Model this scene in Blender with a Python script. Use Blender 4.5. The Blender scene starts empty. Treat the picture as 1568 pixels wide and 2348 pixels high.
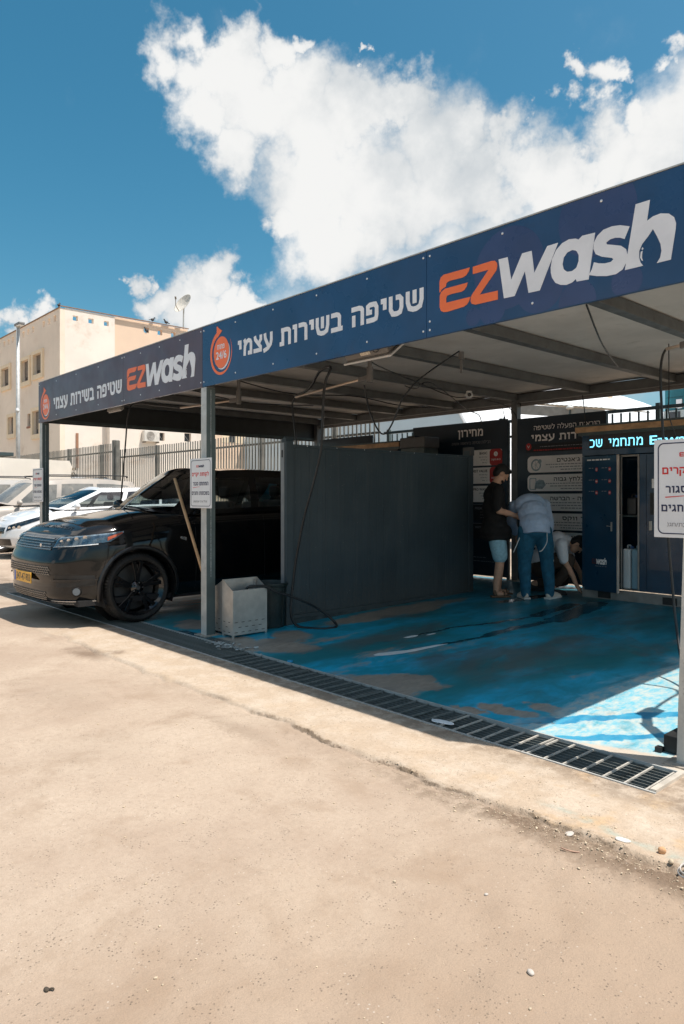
import bpy, bmesh, math, random
from mathutils import Vector, Matrix, noise as mnoise
random.seed(7)
R = math.radians
S = bpy.context.scene
COL = S.collection

# ------------------------------------------------------------------ camera, sky, sun, exposure
cam_d = bpy.data.cameras.new("camera"); cam = bpy.data.objects.new("camera", cam_d); COL.objects.link(cam)
cam.location = (6.25, -3.80, 1.40)
cam.rotation_euler = (R(90), 0, math.atan2(.741, .671))
cam_d.sensor_width = 36; cam_d.lens = 24.93; cam_d.shift_y = -0.0137
cam_d.clip_start = .05; cam_d.clip_end = 2000
S.camera = cam

SUN = Vector((.365, .19, 1.0)).normalized()
sun_d = bpy.data.lights.new("sun", 'SUN'); sun = bpy.data.objects.new("sun", sun_d); COL.objects.link(sun)
sun_d.energy = 4.8; sun_d.angle = R(.5); sun_d.color = (1.0, .94, .86)
sun.rotation_euler = SUN.to_track_quat('Z', 'Y').to_euler()
sun.location = (8, 6, 20)
S.view_settings.view_transform = 'Standard'; S.view_settings.look = 'None'
S.view_settings.gamma = 1; S.view_settings.use_curve_mapping = False
S.view_settings.exposure = 0.30
S.cycles.max_bounces = 12; S.cycles.diffuse_bounces = 8; S.cycles.glossy_bounces = 4; S.cycles.transparent_max_bounces = 16


class NT:
    """small helper that wires math nodes"""
    def __init__(s, tree): s.t = tree; s.n = tree.nodes; s.l = tree.links
    def node(s, kind, **kw):
        nd = s.n.new(kind)
        for k, v in kw.items(): setattr(nd, k, v)
        return nd
    def put(s, sock, v):
        if isinstance(v, bpy.types.NodeSocket): s.l.new(v, sock)
        elif v is not None: sock.default_value = v
    def m(s, op, a, b=None, c=None, clamp=False):
        nd = s.node('ShaderNodeMath', operation=op, use_clamp=clamp)
        s.put(nd.inputs[0], a)
        if b is not None: s.put(nd.inputs[1], b)
        if c is not None: s.put(nd.inputs[2], c)
        return nd.outputs[0]
    def add(s, a, b): return s.m('ADD', a, b)
    def mul(s, a, b): return s.m('MULTIPLY', a, b)
    def sub(s, a, b): return s.m('SUBTRACT', a, b)
    def mx(s, a, b): return s.m('MAXIMUM', a, b)
    def ss(s, v, a, b, lo=0., hi=1.):
        nd = s.node('ShaderNodeMapRange', interpolation_type='SMOOTHSTEP')
        s.put(nd.inputs[0], v); s.put(nd.inputs[1], a); s.put(nd.inputs[2], b); s.put(nd.inputs[3], lo); s.put(nd.inputs[4], hi)
        return nd.outputs[0]
    def vec(s, op, a, b=None, sc=None):
        nd = s.node('ShaderNodeVectorMath', operation=op)
        s.put(nd.inputs[0], a)
        if b is not None: s.put(nd.inputs[1], b)
        if sc is not None: s.put(nd.inputs['Scale'], sc)
        return nd.outputs['Value'] if op in ('DISTANCE', 'LENGTH', 'DOT_PRODUCT') else nd.outputs[0]
    def noise(s, vec, scale, detail=4, rough=.55, dist=0., color=False):
        nd = s.node('ShaderNodeTexNoise'); s.put(nd.inputs['Vector'], vec)
        nd.inputs['Scale'].default_value = scale; nd.inputs['Detail'].default_value = detail
        nd.inputs['Roughness'].default_value = rough; nd.inputs['Distortion'].default_value = dist
        return nd.outputs['Color'] if color else nd.outputs['Fac']
    def mix(s, f, a, b):
        nd = s.node('ShaderNodeMix', data_type='RGBA')
        s.put(nd.inputs[0], f); s.put(nd.inputs[6], a); s.put(nd.inputs[7], b)
        return nd.outputs[2]
    def xyz(s, v):
        nd = s.node('ShaderNodeSeparateXYZ'); s.put(nd.inputs[0], v); return nd.outputs


def rgb(*c): return (c[0], c[1], c[2], 1.)

# --- clouds: soft balls on the sky sphere (direction, radius), broken up by noise
CAMP = (6.25, -3.80, 1.4)
def sky_dir(u, v):     # bearing of a cloud seen from the yard, in degrees right of the street axis / up
    a = (u - 784) / 1625.7; b = (1141.6 - v) / 1625.7
    d = Vector((a * .671 - .741, a * .741 + .671, b)); return d.normalized()
CL = [(400,130,62),(460,105,55),(540,100,55),(640,112,50),(690,92,26),(470,190,75),(560,190,90),(480,270,75),(600,280,100),(700,220,80),
      (540,390,75),(720,330,120),(820,260,85),(900,240,60),(950,255,55),(960,330,110),(1045,330,62),(720,450,120),(840,420,130),(980,440,120),
      (1100,420,100),(1200,385,80),(1160,350,45),(1250,410,100),(740,560,100),(650,540,48),(860,540,100),(1400,345,82),(1330,360,60),(1510,345,95),
      (1490,255,50),(1550,180,40),(1562,95,36),(1385,235,42),(1300,250,36),(1240,282,24),(1390,155,42),(1330,150,28),(1425,160,26),
      (300,640,30),(345,628,22),(275,640,18),(482,648,50),(430,680,58),(380,690,48),(335,715,42),(540,672,40),(592,682,42),(450,730,80),(560,730,60),
      (90,722,32),(20,742,34),(50,755,26),(850,110,14),(838,170,16),(1050,170,12),(1640,250,150),(1700,500,220),(1500,600,260),(1200,640,240),(1000,760,220),(700,900,200),(1760,120,90),
      (-420,420,160),(-300,500,120),(2300,300,300),(2600,700,350),(2100,900,250)]
world = bpy.data.worlds.new("World"); S.world = world; world.use_nodes = True
W = NT(world.node_tree)
for n_ in list(W.n): W.n.remove(n_)
wo = W.node('ShaderNodeOutputWorld'); bg = W.node('ShaderNodeBackground'); W.l.new(bg.outputs[0], wo.inputs[0])
bg.inputs[1].default_value = .10
sk = W.node('ShaderNodeTexSky', sky_type='NISHITA'); sk.sun_disc = False
sk.sun_elevation = math.asin(SUN.z); sk.sun_rotation = math.atan2(SUN.x, SUN.y)
sk.air_density = 1.0; sk.dust_density = 1.7; sk.ozone_density = 2.0; sk.altitude = 50
tc = W.node('ShaderNodeTexCoord').outputs['Generated']
nv = W.vec('SUBTRACT', W.noise(tc, 7, 6, .62, color=True), (.5, .5, .5))
nv2 = W.vec('SUBTRACT', W.noise(tc, 26, 5, .6, color=True), (.5, .5, .5))
dd = W.vec('ADD', tc, W.vec('ADD', W.vec('SCALE', nv, sc=.16), W.vec('SCALE', nv2, sc=.05)))
F = None
dirs = [(sky_dir(u, v), r / 1625.7 * 1.42 / (1 + ((u-784)/1625.7)**2 + ((1141-v)/1625.7)**2)**.5) for u, v, r in CL]
rnd = random.Random(3)
for k in range(26):            # the same kind of cumulus round the rest of the sky
    az = rnd.uniform(-.35, 3.6) + math.atan2(.671, -.741) + 1.0
    el = rnd.uniform(.12, .9); c = Vector((math.cos(az)*math.cos(el), math.sin(az)*math.cos(el), math.sin(el)))
    dirs.append((c, rnd.uniform(.09, .2)))
for c, r in dirs:
    x = W.m('SUBTRACT', 1.0, W.mul(W.vec('DISTANCE', dd, tuple(c)), 1 / r), clamp=True)
    F = x if F is None else W.add(F, W.mul(x, x)) if False else W.mx(F, x)
fb = W.noise(tc, 9, 9, .62)
den = W.ss(W.add(F, W.mul(W.sub(fb, .5), .50)), .03, .58)
shade = W.ss(W.add(W.mul(W.noise(W.vec('ADD', tc, (.0, .0, .06)), 6.5, 6, .55), 1.0), W.mul(F, .22)), .36, .70)
z = W.xyz(tc)[2]
lowgrey = W.ss(z, .25, .62)
cloud = W.mix(shade, rgb(4.9, 5.25, 5.5), rgb(7.4, 7.4, 7.3))
hs = W.node('ShaderNodeHueSaturation'); hs.inputs['Hue'].default_value = .472; hs.inputs['Saturation'].default_value = 1.37; hs.inputs['Value'].default_value = 1.02
W.l.new(sk.outputs[0], hs.inputs['Color'])
W.put(bg.inputs[0], W.mix(den, hs.outputs[0], cloud))
world.cycles.sampling_method = 'AUTOMATIC'

# ------------------------------------------------------------------ materials
MATS = {}
def mat(name, col, rough=.6, metal=0., var=.12, vscale=6., bump=0., bscale=40., coat=0., spec=.5, dirt=None, dirtamt=.0, emit=None, trans=0., ior=1.45, fine=0.):
    if name in MATS: return MATS[name]
    m = bpy.data.materials.new(name); m.use_nodes = True
    N = NT(m.node_tree); b = N.n['Principled BSDF']
    tc = N.node('ShaderNodeTexCoord').outputs['Object']
    n1 = N.noise(tc, vscale, 5, .6)
    f = N.ss(n1, .3, .7)
    lo = tuple(max(0, c * (1 - var)) for c in col); hi = tuple(min(1, c * (1 + var)) for c in col)
    c = N.mix(f, rgb(*lo), rgb(*hi))
    if dirt:
        dm = N.ss(N.noise(tc, vscale * 2.3, 7, .65), .62 - dirtamt, .78)
        c = N.mix(dm, c, rgb(*dirt))
    if fine:
        g = N.noise(tc, 220, 2, .5)
        c = N.mix(N.ss(g, .35, .65, 0., fine), c, rgb(*[x * .6 for x in col]))
    N.put(b.inputs['Base Color'], c)
    rr = N.ss(N.noise(tc, vscale * 1.7, 4), .3, .7, max(.02, rough - .08), min(1, rough + .08))
    N.put(b.inputs['Roughness'], rr)
    b.inputs['Metallic'].default_value = metal
    b.inputs['Specular IOR Level'].default_value = spec
    b.inputs['Coat Weight'].default_value = coat; b.inputs['Coat Roughness'].default_value = .04
    b.inputs['IOR'].default_value = ior
    b.inputs['Transmission Weight'].default_value = trans
    if emit:
        b.inputs['Emission Color'].default_value = rgb(*emit[:3]); b.inputs['Emission Strength'].default_value = emit[3]
    if bump:
        bp = N.node('ShaderNodeBump'); bp.inputs['Strength'].default_value = bump; bp.inputs['Distance'].default_value = .01
        N.put(bp.inputs['Height'], N.noise(tc, bscale, 5, .6)); N.put(b.inputs['Normal'], bp.outputs[0])
    MATS[name] = m; return m

def glassmat(name, tint, alpha=.35, rough=.03):
    """thin car / window glass: part tinted pass-through, part mirror"""
    if name in MATS: return MATS[name]
    m = bpy.data.materials.new(name); m.use_nodes = True
    N = NT(m.node_tree); out = N.n['Material Output']; N.n.remove(N.n['Principled BSDF'])
    tr = N.node('ShaderNodeBsdfTransparent'); tr.inputs[0].default_value = rgb(*tint)
    gl = N.node('ShaderNodeBsdfGlossy'); gl.inputs['Roughness'].default_value = rough; gl.inputs[0].default_value = rgb(.9, .95, .97)
    fr = N.node('ShaderNodeFresnel'); fr.inputs[0].default_value = 1.6
    tc = N.node('ShaderNodeTexCoord').outputs['Object']
    f = N.add(fr.outputs[0], N.ss(N.noise(tc, 3, 3), .3, .8, 0., .05))
    ms = N.node('ShaderNodeMixShader'); N.put(ms.inputs[0], f); N.l.new(tr.outputs[0], ms.inputs[1]); N.l.new(gl.outputs[0], ms.inputs[2])
    N.l.new(ms.outputs[0], out.inputs[0]); MATS[name] = m; return m

# ------------------------------------------------------------------ mesh helpers
def frame_of(d):
    d = d.normalized(); a = Vector((0, 0, 1)) if abs(d.z) < .9 else Vector((1, 0, 0))
    u = d.cross(a).normalized(); return u, d.cross(u).normalized()

class MB:
    def __init__(s): s.v = []; s.f = []
    def add(s, vs, fs):
        o = len(s.v); s.v += [tuple(v) for v in vs]; s.f += [tuple(i + o for i in f) for f in fs]; return s
    def box(s, x0, x1, y0, y1, z0, z1, rot=0, c=None):
        vs = [Vector((x, y, z)) for z in (z0, z1) for y in (y0, y1) for x in (x0, x1)]
        if rot:
            c = Vector(c) if c else Vector(((x0+x1)/2, (y0+y1)/2, 0)); M_ = Matrix.Rotation(rot, 3, 'Z')
            vs = [M_ @ (v - c) + c for v in vs]
        return s.add(vs, [(0,2,3,1),(4,5,7,6),(0,1,5,4),(2,6,7,3),(0,4,6,2),(1,3,7,5)])
    def bar(s, p0, p1, w, h=None, up=(0, 0, 1)):
        p0, p1 = Vector(p0), Vector(p1); h = h or w; d = (p1 - p0).normalized(); upv = Vector(up)
        if abs(d.dot(upv)) > .98: upv = Vector((1, 0, 0))
        a = d.cross(upv).normalized(); b = a.cross(d).normalized()
        vs = [p + a * (i * w / 2) + b * (j * h / 2) for p in (p0, p1) for j in (-1, 1) for i in (-1, 1)]
        return s.add(vs, [(0,2,3,1),(4,5,7,6),(0,1,5,4),(2,6,7,3),(0,4,6,2),(1,3,7,5)])
    def cyl(s, p0, p1, r0, r1=None, n=12, cap=True):
        r1 = r0 if r1 is None else r1; p0, p1 = Vector(p0), Vector(p1); u, v = frame_of(p1 - p0)
        vs = [p + (u * math.cos(2*math.pi*i/n) + v * math.sin(2*math.pi*i/n)) * r for p, r in ((p0, r0), (p1, r1)) for i in range(n)]
        fs = [(i, i+n, (i+1) % n + n, (i+1) % n) for i in range(n)]
        if cap: fs += [tuple(range(n)), tuple(range(2*n-1, n-1, -1))]
        return s.add(vs, fs)
    def tube(s, pts, r, n=8, smooth=True, cap=True):
        pts = [Vector(p) for p in pts]
        if smooth and len(pts) > 2: pts = spline(pts, 6)
        rs = r if isinstance(r, (list, tuple)) else [r] * len(pts)
        if len(rs) != len(pts): rs = [rs[min(len(rs)-1, int(i * len(rs) / len(pts)))] for i in range(len(pts))]
        u = None; vs = []
        for i, p in enumerate(pts):
            d = (pts[min(i+1, len(pts)-1)] - pts[max(i-1, 0)]).normalized()
            if u is None: u, _ = frame_of(d)
            u = (u - d * u.dot(d)).normalized(); w = d.cross(u)
            vs += [p + (u * math.cos(2*math.pi*k/n) + w * math.sin(2*math.pi*k/n)) * rs[i] for k in range(n)]
        fs = [(i*n+k, i*n+(k+1) % n, (i+1)*n+(k+1) % n, (i+1)*n+k) for i in range(len(pts)-1) for k in range(n)]
        if cap: fs += [tuple(range(n-1, -1, -1)), tuple((len(pts)-1)*n+k for k in range(n))]
        return s.add(vs, fs)
    def lathe(s, prof, c=(0, 0, 0), axis='Z', n=32, closed=False):
        c = Vector(c); vs = []
        for i in range(n):
            a = 2*math.pi*i/n
            for r, h in prof:
                q = (r*math.cos(a), r*math.sin(a), h)
                if axis == 'X': q = (q[2], q[0], q[1])
                if axis == 'Y': q = (q[0], q[2], q[1])
                vs.append(c + Vector(q))
        m = len(prof); fs = []
        for i in range(n):
            for k in range(m if closed else m-1):
                a, b = i*m+k, i*m+(k+1) % m; c2, d = ((i+1) % n)*m+(k+1) % m, ((i+1) % n)*m+k
                fs.append((a, b, c2, d))
        return s.add(vs, fs)
    def sphere(s, c, r, n=12, sc=(1, 1, 1), m=8):
        c = Vector(c); vs = [c + Vector((0, 0, r*sc[2]))]
        for j in range(1, m):
            t = math.pi*j/m
            vs += [c + Vector((r*sc[0]*math.sin(t)*math.cos(2*math.pi*i/n), r*sc[1]*math.sin(t)*math.sin(2*math.pi*i/n), r*sc[2]*math.cos(t))) for i in range(n)]
        vs.append(c - Vector((0, 0, r*sc[2]))); fs = []
        for i in range(n): fs.append((0, 1+i, 1+(i+1) % n))
        for j in range(m-2):
            for i in range(n): fs.append((1+j*n+i, 1+(j+1)*n+i, 1+(j+1)*n+(i+1) % n, 1+j*n+(i+1) % n))
        L_ = len(vs)-1
        for i in range(n): fs.append((L_, 1+(m-2)*n+(i+1) % n, 1+(m-2)*n+i))
        return s.add(vs, fs)
    def prism(s, pts, y0, y1):           # outline in (x,z), from y0 to y1 (y0 nearer the street)
        n = len(pts); a = [(x, y0, z) for x, z in pts] + [(x, y1, z) for x, z in pts]
        ar = sum(pts[i][0]*pts[(i+1) % n][1] - pts[(i+1) % n][0]*pts[i][1] for i in range(n))
        fr = tuple(range(n)); bk = tuple(range(2*n-1, n-1, -1))
        if ar < 0: fr, bk = fr[::-1], bk[::-1]
        sd = [(i, (i+1) % n, (i+1) % n + n, i+n) for i in range(n)]
        if ar > 0: sd = [f[::-1] for f in sd]
        return s.add(a, [fr, bk] + sd)
    def move(s, M_): s.v = [tuple(M_ @ Vector(v)) for v in s.v]; return s

def spline(pts, k=6):
    P = [pts[0]] + list(pts) + [pts[-1]]; out = []
    for i in range(1, len(P)-2):
        a, b, c, d = P[i-1], P[i], P[i+1], P[i+2]
        for j in range(k):
            t = j/k
            out.append(.5*((2*b) + (c-a)*t + (2*a-5*b+4*c-d)*t*t + (3*b-a-3*c+d)*t*t*t))
    out.append(Vector(pts[-1])); return out

WM = {}     # world matrix of each root while building
def thing(name, label, cat, loc=(0, 0, 0), rot=0, group=None):
    o = bpy.data.objects.new(name, None); COL.objects.link(o); o.location = loc; o.rotation_euler = (0, 0, rot); o.empty_display_size = .2
    o['label'] = label; o['category'] = cat
    if group: o['group'] = group
    WM[o.name] = Matrix.Translation(loc) @ Matrix.Rotation(rot, 4, 'Z'); return o
def tag(o, label, cat, group=None):
    o['label'] = label; o['category'] = cat
    if group: o['group'] = group
    return o
def mesh_of(mb, name, smooth=False):
    me = bpy.data.meshes.new(name); me.from_pydata(mb.v, [], mb.f); me.update()
    if smooth: me.polygons.foreach_set('use_smooth', [True]*len(me.polygons))
    return me
def link(name, me, m=None, parent=None, label=None, kind=None, bevel=0, sharp=None):
    o = bpy.data.objects.new(name, me); COL.objects.link(o)
    if m and not me.materials: me.materials.append(m)
    if parent: o.parent = parent
    if label: o['label'] = label
    if kind: o['kind'] = kind
    if bevel:
        b = o.modifiers.new('bevel', 'BEVEL'); b.width = bevel; b.segments = 2; b.limit_method = 'ANGLE'; b.angle_limit = R(40)
    return o
def part(name, mb, m, parent=None, smooth=False, bevel=0, local=False, label=None, kind=None, auto=None):
    """mb in world metres (or local to the parent) -> a mesh object under parent"""
    if parent and not local:
        p = parent
        while p.parent: p = p.parent
        Mi = WM[p.name].inverted(); mb.move(Mi)
    me = mesh_of(mb, name, smooth)
    if auto is not None:
        bm = bmesh.new(); bm.from_mesh(me)
        for e in bm.edges:
            if len(e.link_faces) == 2 and e.calc_face_angle(0) > R(auto): e.smooth = False
        bm.to_mesh(me); bm.free(); me.polygons.foreach_set('use_smooth', [True]*len(me.polygons))
    return link(name, me, m, parent, label, kind, bevel)
def structure(name, mb, m, smooth=False):
    o = part(name, mb, m, smooth=smooth); o['kind'] = 'structure'; return o
def solo(name, mb, m, label, cat, group=None, **kw):
    """a thing that is one mesh, its origin at its base"""
    xs = [v[0] for v in mb.v]; ys = [v[1] for v in mb.v]; zs = [v[2] for v in mb.v]
    c = Vector(((min(xs)+max(xs))/2, (min(ys)+max(ys))/2, min(zs))); mb.move(Matrix.Translation(-c))
    o = part(name, mb, m, local=True, **kw); o.location = c; return tag(o, label, cat, group)
def copy_tree(o, loc=None, rot=None, parent=None, label=None):
    c = o.copy(); COL.objects.link(c); c.parent = parent
    if loc is not None: c.location = loc
    if rot is not None: c.rotation_euler = (0, 0, rot)
    if label: c['label'] = label
    for ch in o.children: copy_tree(ch, parent=c)
    return c
# ------------------------------------------------------------------ lettering
# Hebrew display letters as pen strokes; t = stroke weight, unit height
def heb(ch, t):
    h = t/2; T = 1-h; B = h
    def W_(w): return w, w-h
    if ch == 'ש': w, r = W_(1.0); return w, [[(h,1),(h,.5),(h+.1,.2),(w*.42,B),(w*.6,B),(r-.08,.2),(r,.5),(r,1)], [(w/2,1),(w/2,.38)]]
    if ch == 'ט': w, r = W_(.86); return w, [[(h,1),(h,.35),(h+.12,.14),(w*.42,B),(w*.6,B),(r-.08,.16),(r,.38),(r,.75),(r-.12,T),(w*.48,T)]]
    if ch == 'י': w, r = W_(.34+h*.3); return w, [[(.02,T),(r,T),(r,.45)]]
    if ch == 'פ': w, r = W_(.78); return w, [[(.02,B),(r-.2,B),(r-.04,.16),(r,.32),(r,.7),(r-.08,.86),(r-.22,T),(h+.12,T),(h,.82),(h,.52),(w*.48,.52)]]
    if ch == 'ה': w, r = W_(.82); return w, [[(0,T),(r-.2,T),(r-.05,T-.05),(r,.76),(r,0)], [(h+.03,.58),(h+.03,0)]]
    if ch == 'ב': w, r = W_(.78); return w, [[(0,T),(r-.28,T),(r-.14,T-.05),(r-.08,.74),(r-.08,t)], [(0,B),(w+.02,B)]]
    if ch == 'ר': w, r = W_(.68); return w, [[(0,T),(r-.2,T),(r-.05,T-.05),(r,.74),(r,0)]]
    if ch == 'ו': w, r = W_(.34+h*.3); return w, [[(.02,T),(r,T),(r,0)]]
    if ch == 'ת': w, r = W_(.9); return w, [[(h-.02,T),(r-.2,T),(r-.05,T-.05),(r,.76),(r,0)], [(h+.12,1-t),(h+.12,B),(-.02,B)]]
    if ch == 'ע': w, r = W_(.8); return w, [[(h,1),(h+.04,.7),(w*.5,.26)], [(r,1),(r,.55),(r-.06,.3),(w*.5,.1),(0,-.02)]]
    if ch == 'צ': w, r = W_(.78); return w, [[(h,1),(h+.04,.8),(r-.02,.28),(r-.02,B),(0,B)], [(r,1),(r,.74),(w*.62,.52)]]
    if ch == 'ץ': w, r = W_(.74); return w, [[(h,1),(h,.75),(w*.4,.5)], [(r,1),(r,.74),(w*.42,.42),(w*.42,-.3)]]
    if ch == 'מ': w, r = W_(.88); return w, [[(h+.02,1),(.27,.66)], [(h+.05,0),(.2,.6),(.42,T-.04),(r-.22,T),(r-.06,T-.06),(r,.72),(r,B),(w*.55,B)]]
    if ch == 'ח': w, r = W_(.82); return w, [[(-.02,T),(r-.2,T),(r-.05,T-.05),(r,.76),(r,0)], [(h+.04,1-t),(h+.04,0)]]
    if ch == 'ל': w, r = W_(.68); return w, [[(h,1.32),(h,T),(r,T),(r,.62),(w*.62,.3),(w*.35,0)]]
    if ch == 'ק': w, r = W_(.8); return w, [[(0,T),(r-.15,T),(r,.8),(r,.55),(w*.6,.12)], [(h,.6),(h,-.3)]]
    if ch == 'ם': w, r = W_(.82); return w, [[(-.02,T),(r-.12,T),(r,T-.12),(r,B),(h,B),(h,1-t)]]
    if ch == 'ס': w, r = W_(.84); return w, [[(-.02,T),(r-.2,T),(r,T-.15),(r,.4),(r-.12,.14),(w*.5,B),(h+.1,.16),(h,.4),(h,1-t)]]
    if ch == 'ג': w, r = W_(.6); return w, [[(.08,T),(r-.15,T),(r-.1,.8),(r-.08,.4),(r,0)], [(0,B),(.1,B),(r-.12,.34)]]
    if ch == 'ן': w, r = W_(.34+h*.3); return w, [[(.02,T),(r,T),(r,-.3)]]
    if ch == 'נ': w, r = W_(.55); return w, [[(.1,T),(r-.1,T),(r,.8),(r,B),(0,B)]]
    if ch == 'ד': w, r = W_(.74); return w, [[(0,T),(w,T)], [(r-.08,1-t),(r-.08,0)]]
    if ch == 'א': w, r = W_(.82); return w, [[(h,1),(r,0)], [(r,1),(r,.7),(w*.66,.5)], [(h+.02,0),(h+.02,.35),(w*.36,.5)]]
    if ch == 'כ': w, r = W_(.74); return w, [[(0,T),(r-.2,T),(r,.76),(r,.26),(r-.2,B),(0,B)]]
    if ch == 'ז': w, r = W_(.4); return w, [[(0,T),(w,T)], [(w/2,1-t),(w/2,0)]]
    if ch == "'": return .2, [[(.1,1),(.06,.7)]]
    if ch == '-': return .45, [[(.05,.5),(.4,.5)]]
    if ch == '/': return .45, [[(.03,-.05),(.42,1.05)]]
    if ch == '+': return .5, [[(.05,.5),(.45,.5)]]
    if ch == '(': return .3, [[(.25,1.1),(.1,.8),(.1,.2),(.25,-.1)]]
    if ch == ')': return .3, [[(.05,1.1),(.2,.8),(.2,.2),(.05,-.1)]]
    if ch == '1': return .4, [[(.05,.8),(.25,T),(.25,0)]]
    if ch == '0': return .6, [[(.3,T),(.1,.75),(.1,.25),(.3,B),(.5,.25),(.5,.75),(.3,T)]]
    return .38, []

def strokes_to_mb(mb, strokes, t, fx, fz, y, depth, lift0=0):
    """each stroke a mitred ribbon with thickness; overlaps are kept .3 mm apart"""
    for k, pl in enumerate(strokes):
        P = [Vector((fx(a, b), fz(a, b))) for a, b in pl]; n = len(P); L_, Rr = [], []
        for i in range(n):
            d0 = (P[i]-P[i-1]).normalized() if i else (P[1]-P[0]).normalized()
            d1 = (P[i+1]-P[i]).normalized() if i < n-1 else d0
            nn = (Vector((-d0.y, d0.x)) + Vector((-d1.y, d1.x))); nn = nn.normalized() if nn.length > 1e-6 else Vector((-d0.y, d0.x))
            s = min(1.8, 1/max(.3, nn.dot(Vector((-d0.y, d0.x))))); o = nn*(t/2*s); L_.append(P[i]+o); Rr.append(P[i]-o)
        yy = y - depth - (k+lift0)*.0003
        vs = [(p.x, yy, p.y) for p in L_] + [(p.x, yy, p.y) for p in Rr] + [(p.x, y, p.y) for p in L_] + [(p.x, y, p.y) for p in Rr]
        fs = []
        for i in range(n-1):
            fs.append((i, i+1, n+i+1, n+i)); fs.append((i, 2*n+i, 2*n+i+1, i+1)); fs.append((n+i, n+i+1, 3*n+i+1, 3*n+i))
        fs += [(0, n, 3*n, 2*n), (n-1, 3*n-1, 4*n-1, 2*n-1)]
        mb.add(vs, fs)

def hebrew(mb, s, x0, x1, z0, z1, y, t=.2, depth=.002, gap=.16, each=None):
    """string written right to left, filling the box x0..x1 / z0..z1 on the plane y, facing the street (-Y)"""
    s = s[::-1]; lay = []; cx = 0
    for ch in s:
        w, st = heb(ch, t); lay.append((cx, st)); cx += w + gap
    tot = cx - gap; H = z1 - z0; kx = (x1-x0)/tot
    for i, (ox, st) in enumerate(lay):
        tt = t*(H+kx)/2*.98
        q = MB() if each else mb
        strokes_to_mb(q, st, tt, lambda a, b: x0 + (ox+a)*kx, lambda a, b: z0 + b*H, y, depth)
        if each and q.v: each(q)
    return mb

FONT_CACHE = {}
def latin(mb, s, x0, x1, z0, z1, y, depth=.002, bold=.0, cap_only=True):
    key = (s, bold)
    if key not in FONT_CACHE:
        c = bpy.data.curves.new('glyphs', 'FONT'); c.body = s; c.offset = bold; c.resolution_u = 3; c.size = 1
        o = bpy.data.objects.new('glyphs', c); COL.objects.link(o)
        me = bpy.data.meshes.new_from_object(o.evaluated_get(bpy.context.evaluated_depsgraph_get()))
        FONT_CACHE[key] = ([v.co[:] for v in me.vertices], [tuple(p.vertices) for p in me.polygons])
        bpy.data.objects.remove(o); bpy.data.curves.remove(c); bpy.data.meshes.remove(me)
    vs, fs = FONT_CACHE[key]
    a0, a1 = min(v[0] for v in vs), max(v[0] for v in vs); b0, b1 = min(v[1] for v in vs), max(v[1] for v in vs)
    mb.add([(x0+(v[0]-a0)/(a1-a0)*(x1-x0), y-depth, z0+(v[1]-b0)/(b1-b0)*(z1-z0)) for v in vs], fs); return mb

def rrect(x0, x1, z0, z1, r, n=5, corners=(1, 1, 1, 1)):
    """rounded rectangle outline; corners = lower left, lower right, upper right, upper left"""
    out = []
    for k, (cx, cz, a0) in enumerate(((x0+r, z0+r, 180), (x1-r, z0+r, 270), (x1-r, z1-r, 0), (x0+r, z1-r, 90))):
        if corners[k]: out += [(cx+r*math.cos(R(a0+90*i/n)), cz+r*math.sin(R(a0+90*i/n))) for i in range(n+1)]
        else: out.append(((x0, z0), (x1, z0), (x1, z1), (x0, z1))[k])
    return out
def ring_xz(mb, outer, inner, y0, y1):
    n = len(outer)
    vs = [(x, y0, z) for x, z in outer] + [(x, y0, z) for x, z in inner] + [(x, y1, z) for x, z in outer] + [(x, y1, z) for x, z in inner]
    fs = [(i, (i+1) % n, n+(i+1) % n, n+i) for i in range(n)] + [(i, 2*n+i, 2*n+(i+1) % n, (i+1) % n) for i in range(n)] + [(n+i, n+(i+1) % n, 3*n+(i+1) % n, 3*n+i) for i in range(n)]
    mb.add(vs, fs); return mb
def greek(mb, x0, x1, z, h, y, rnd, depth=.0012):
    """a line of print too small to read: word-long dashes"""
    x = x0
    while x < x1 - .01:
        w = min(rnd.uniform(.018, .06), x1-x); mb.box(x, x+w, y-depth, y, z-h/2, z+h/2); x += w + .012
    return mb

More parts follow.
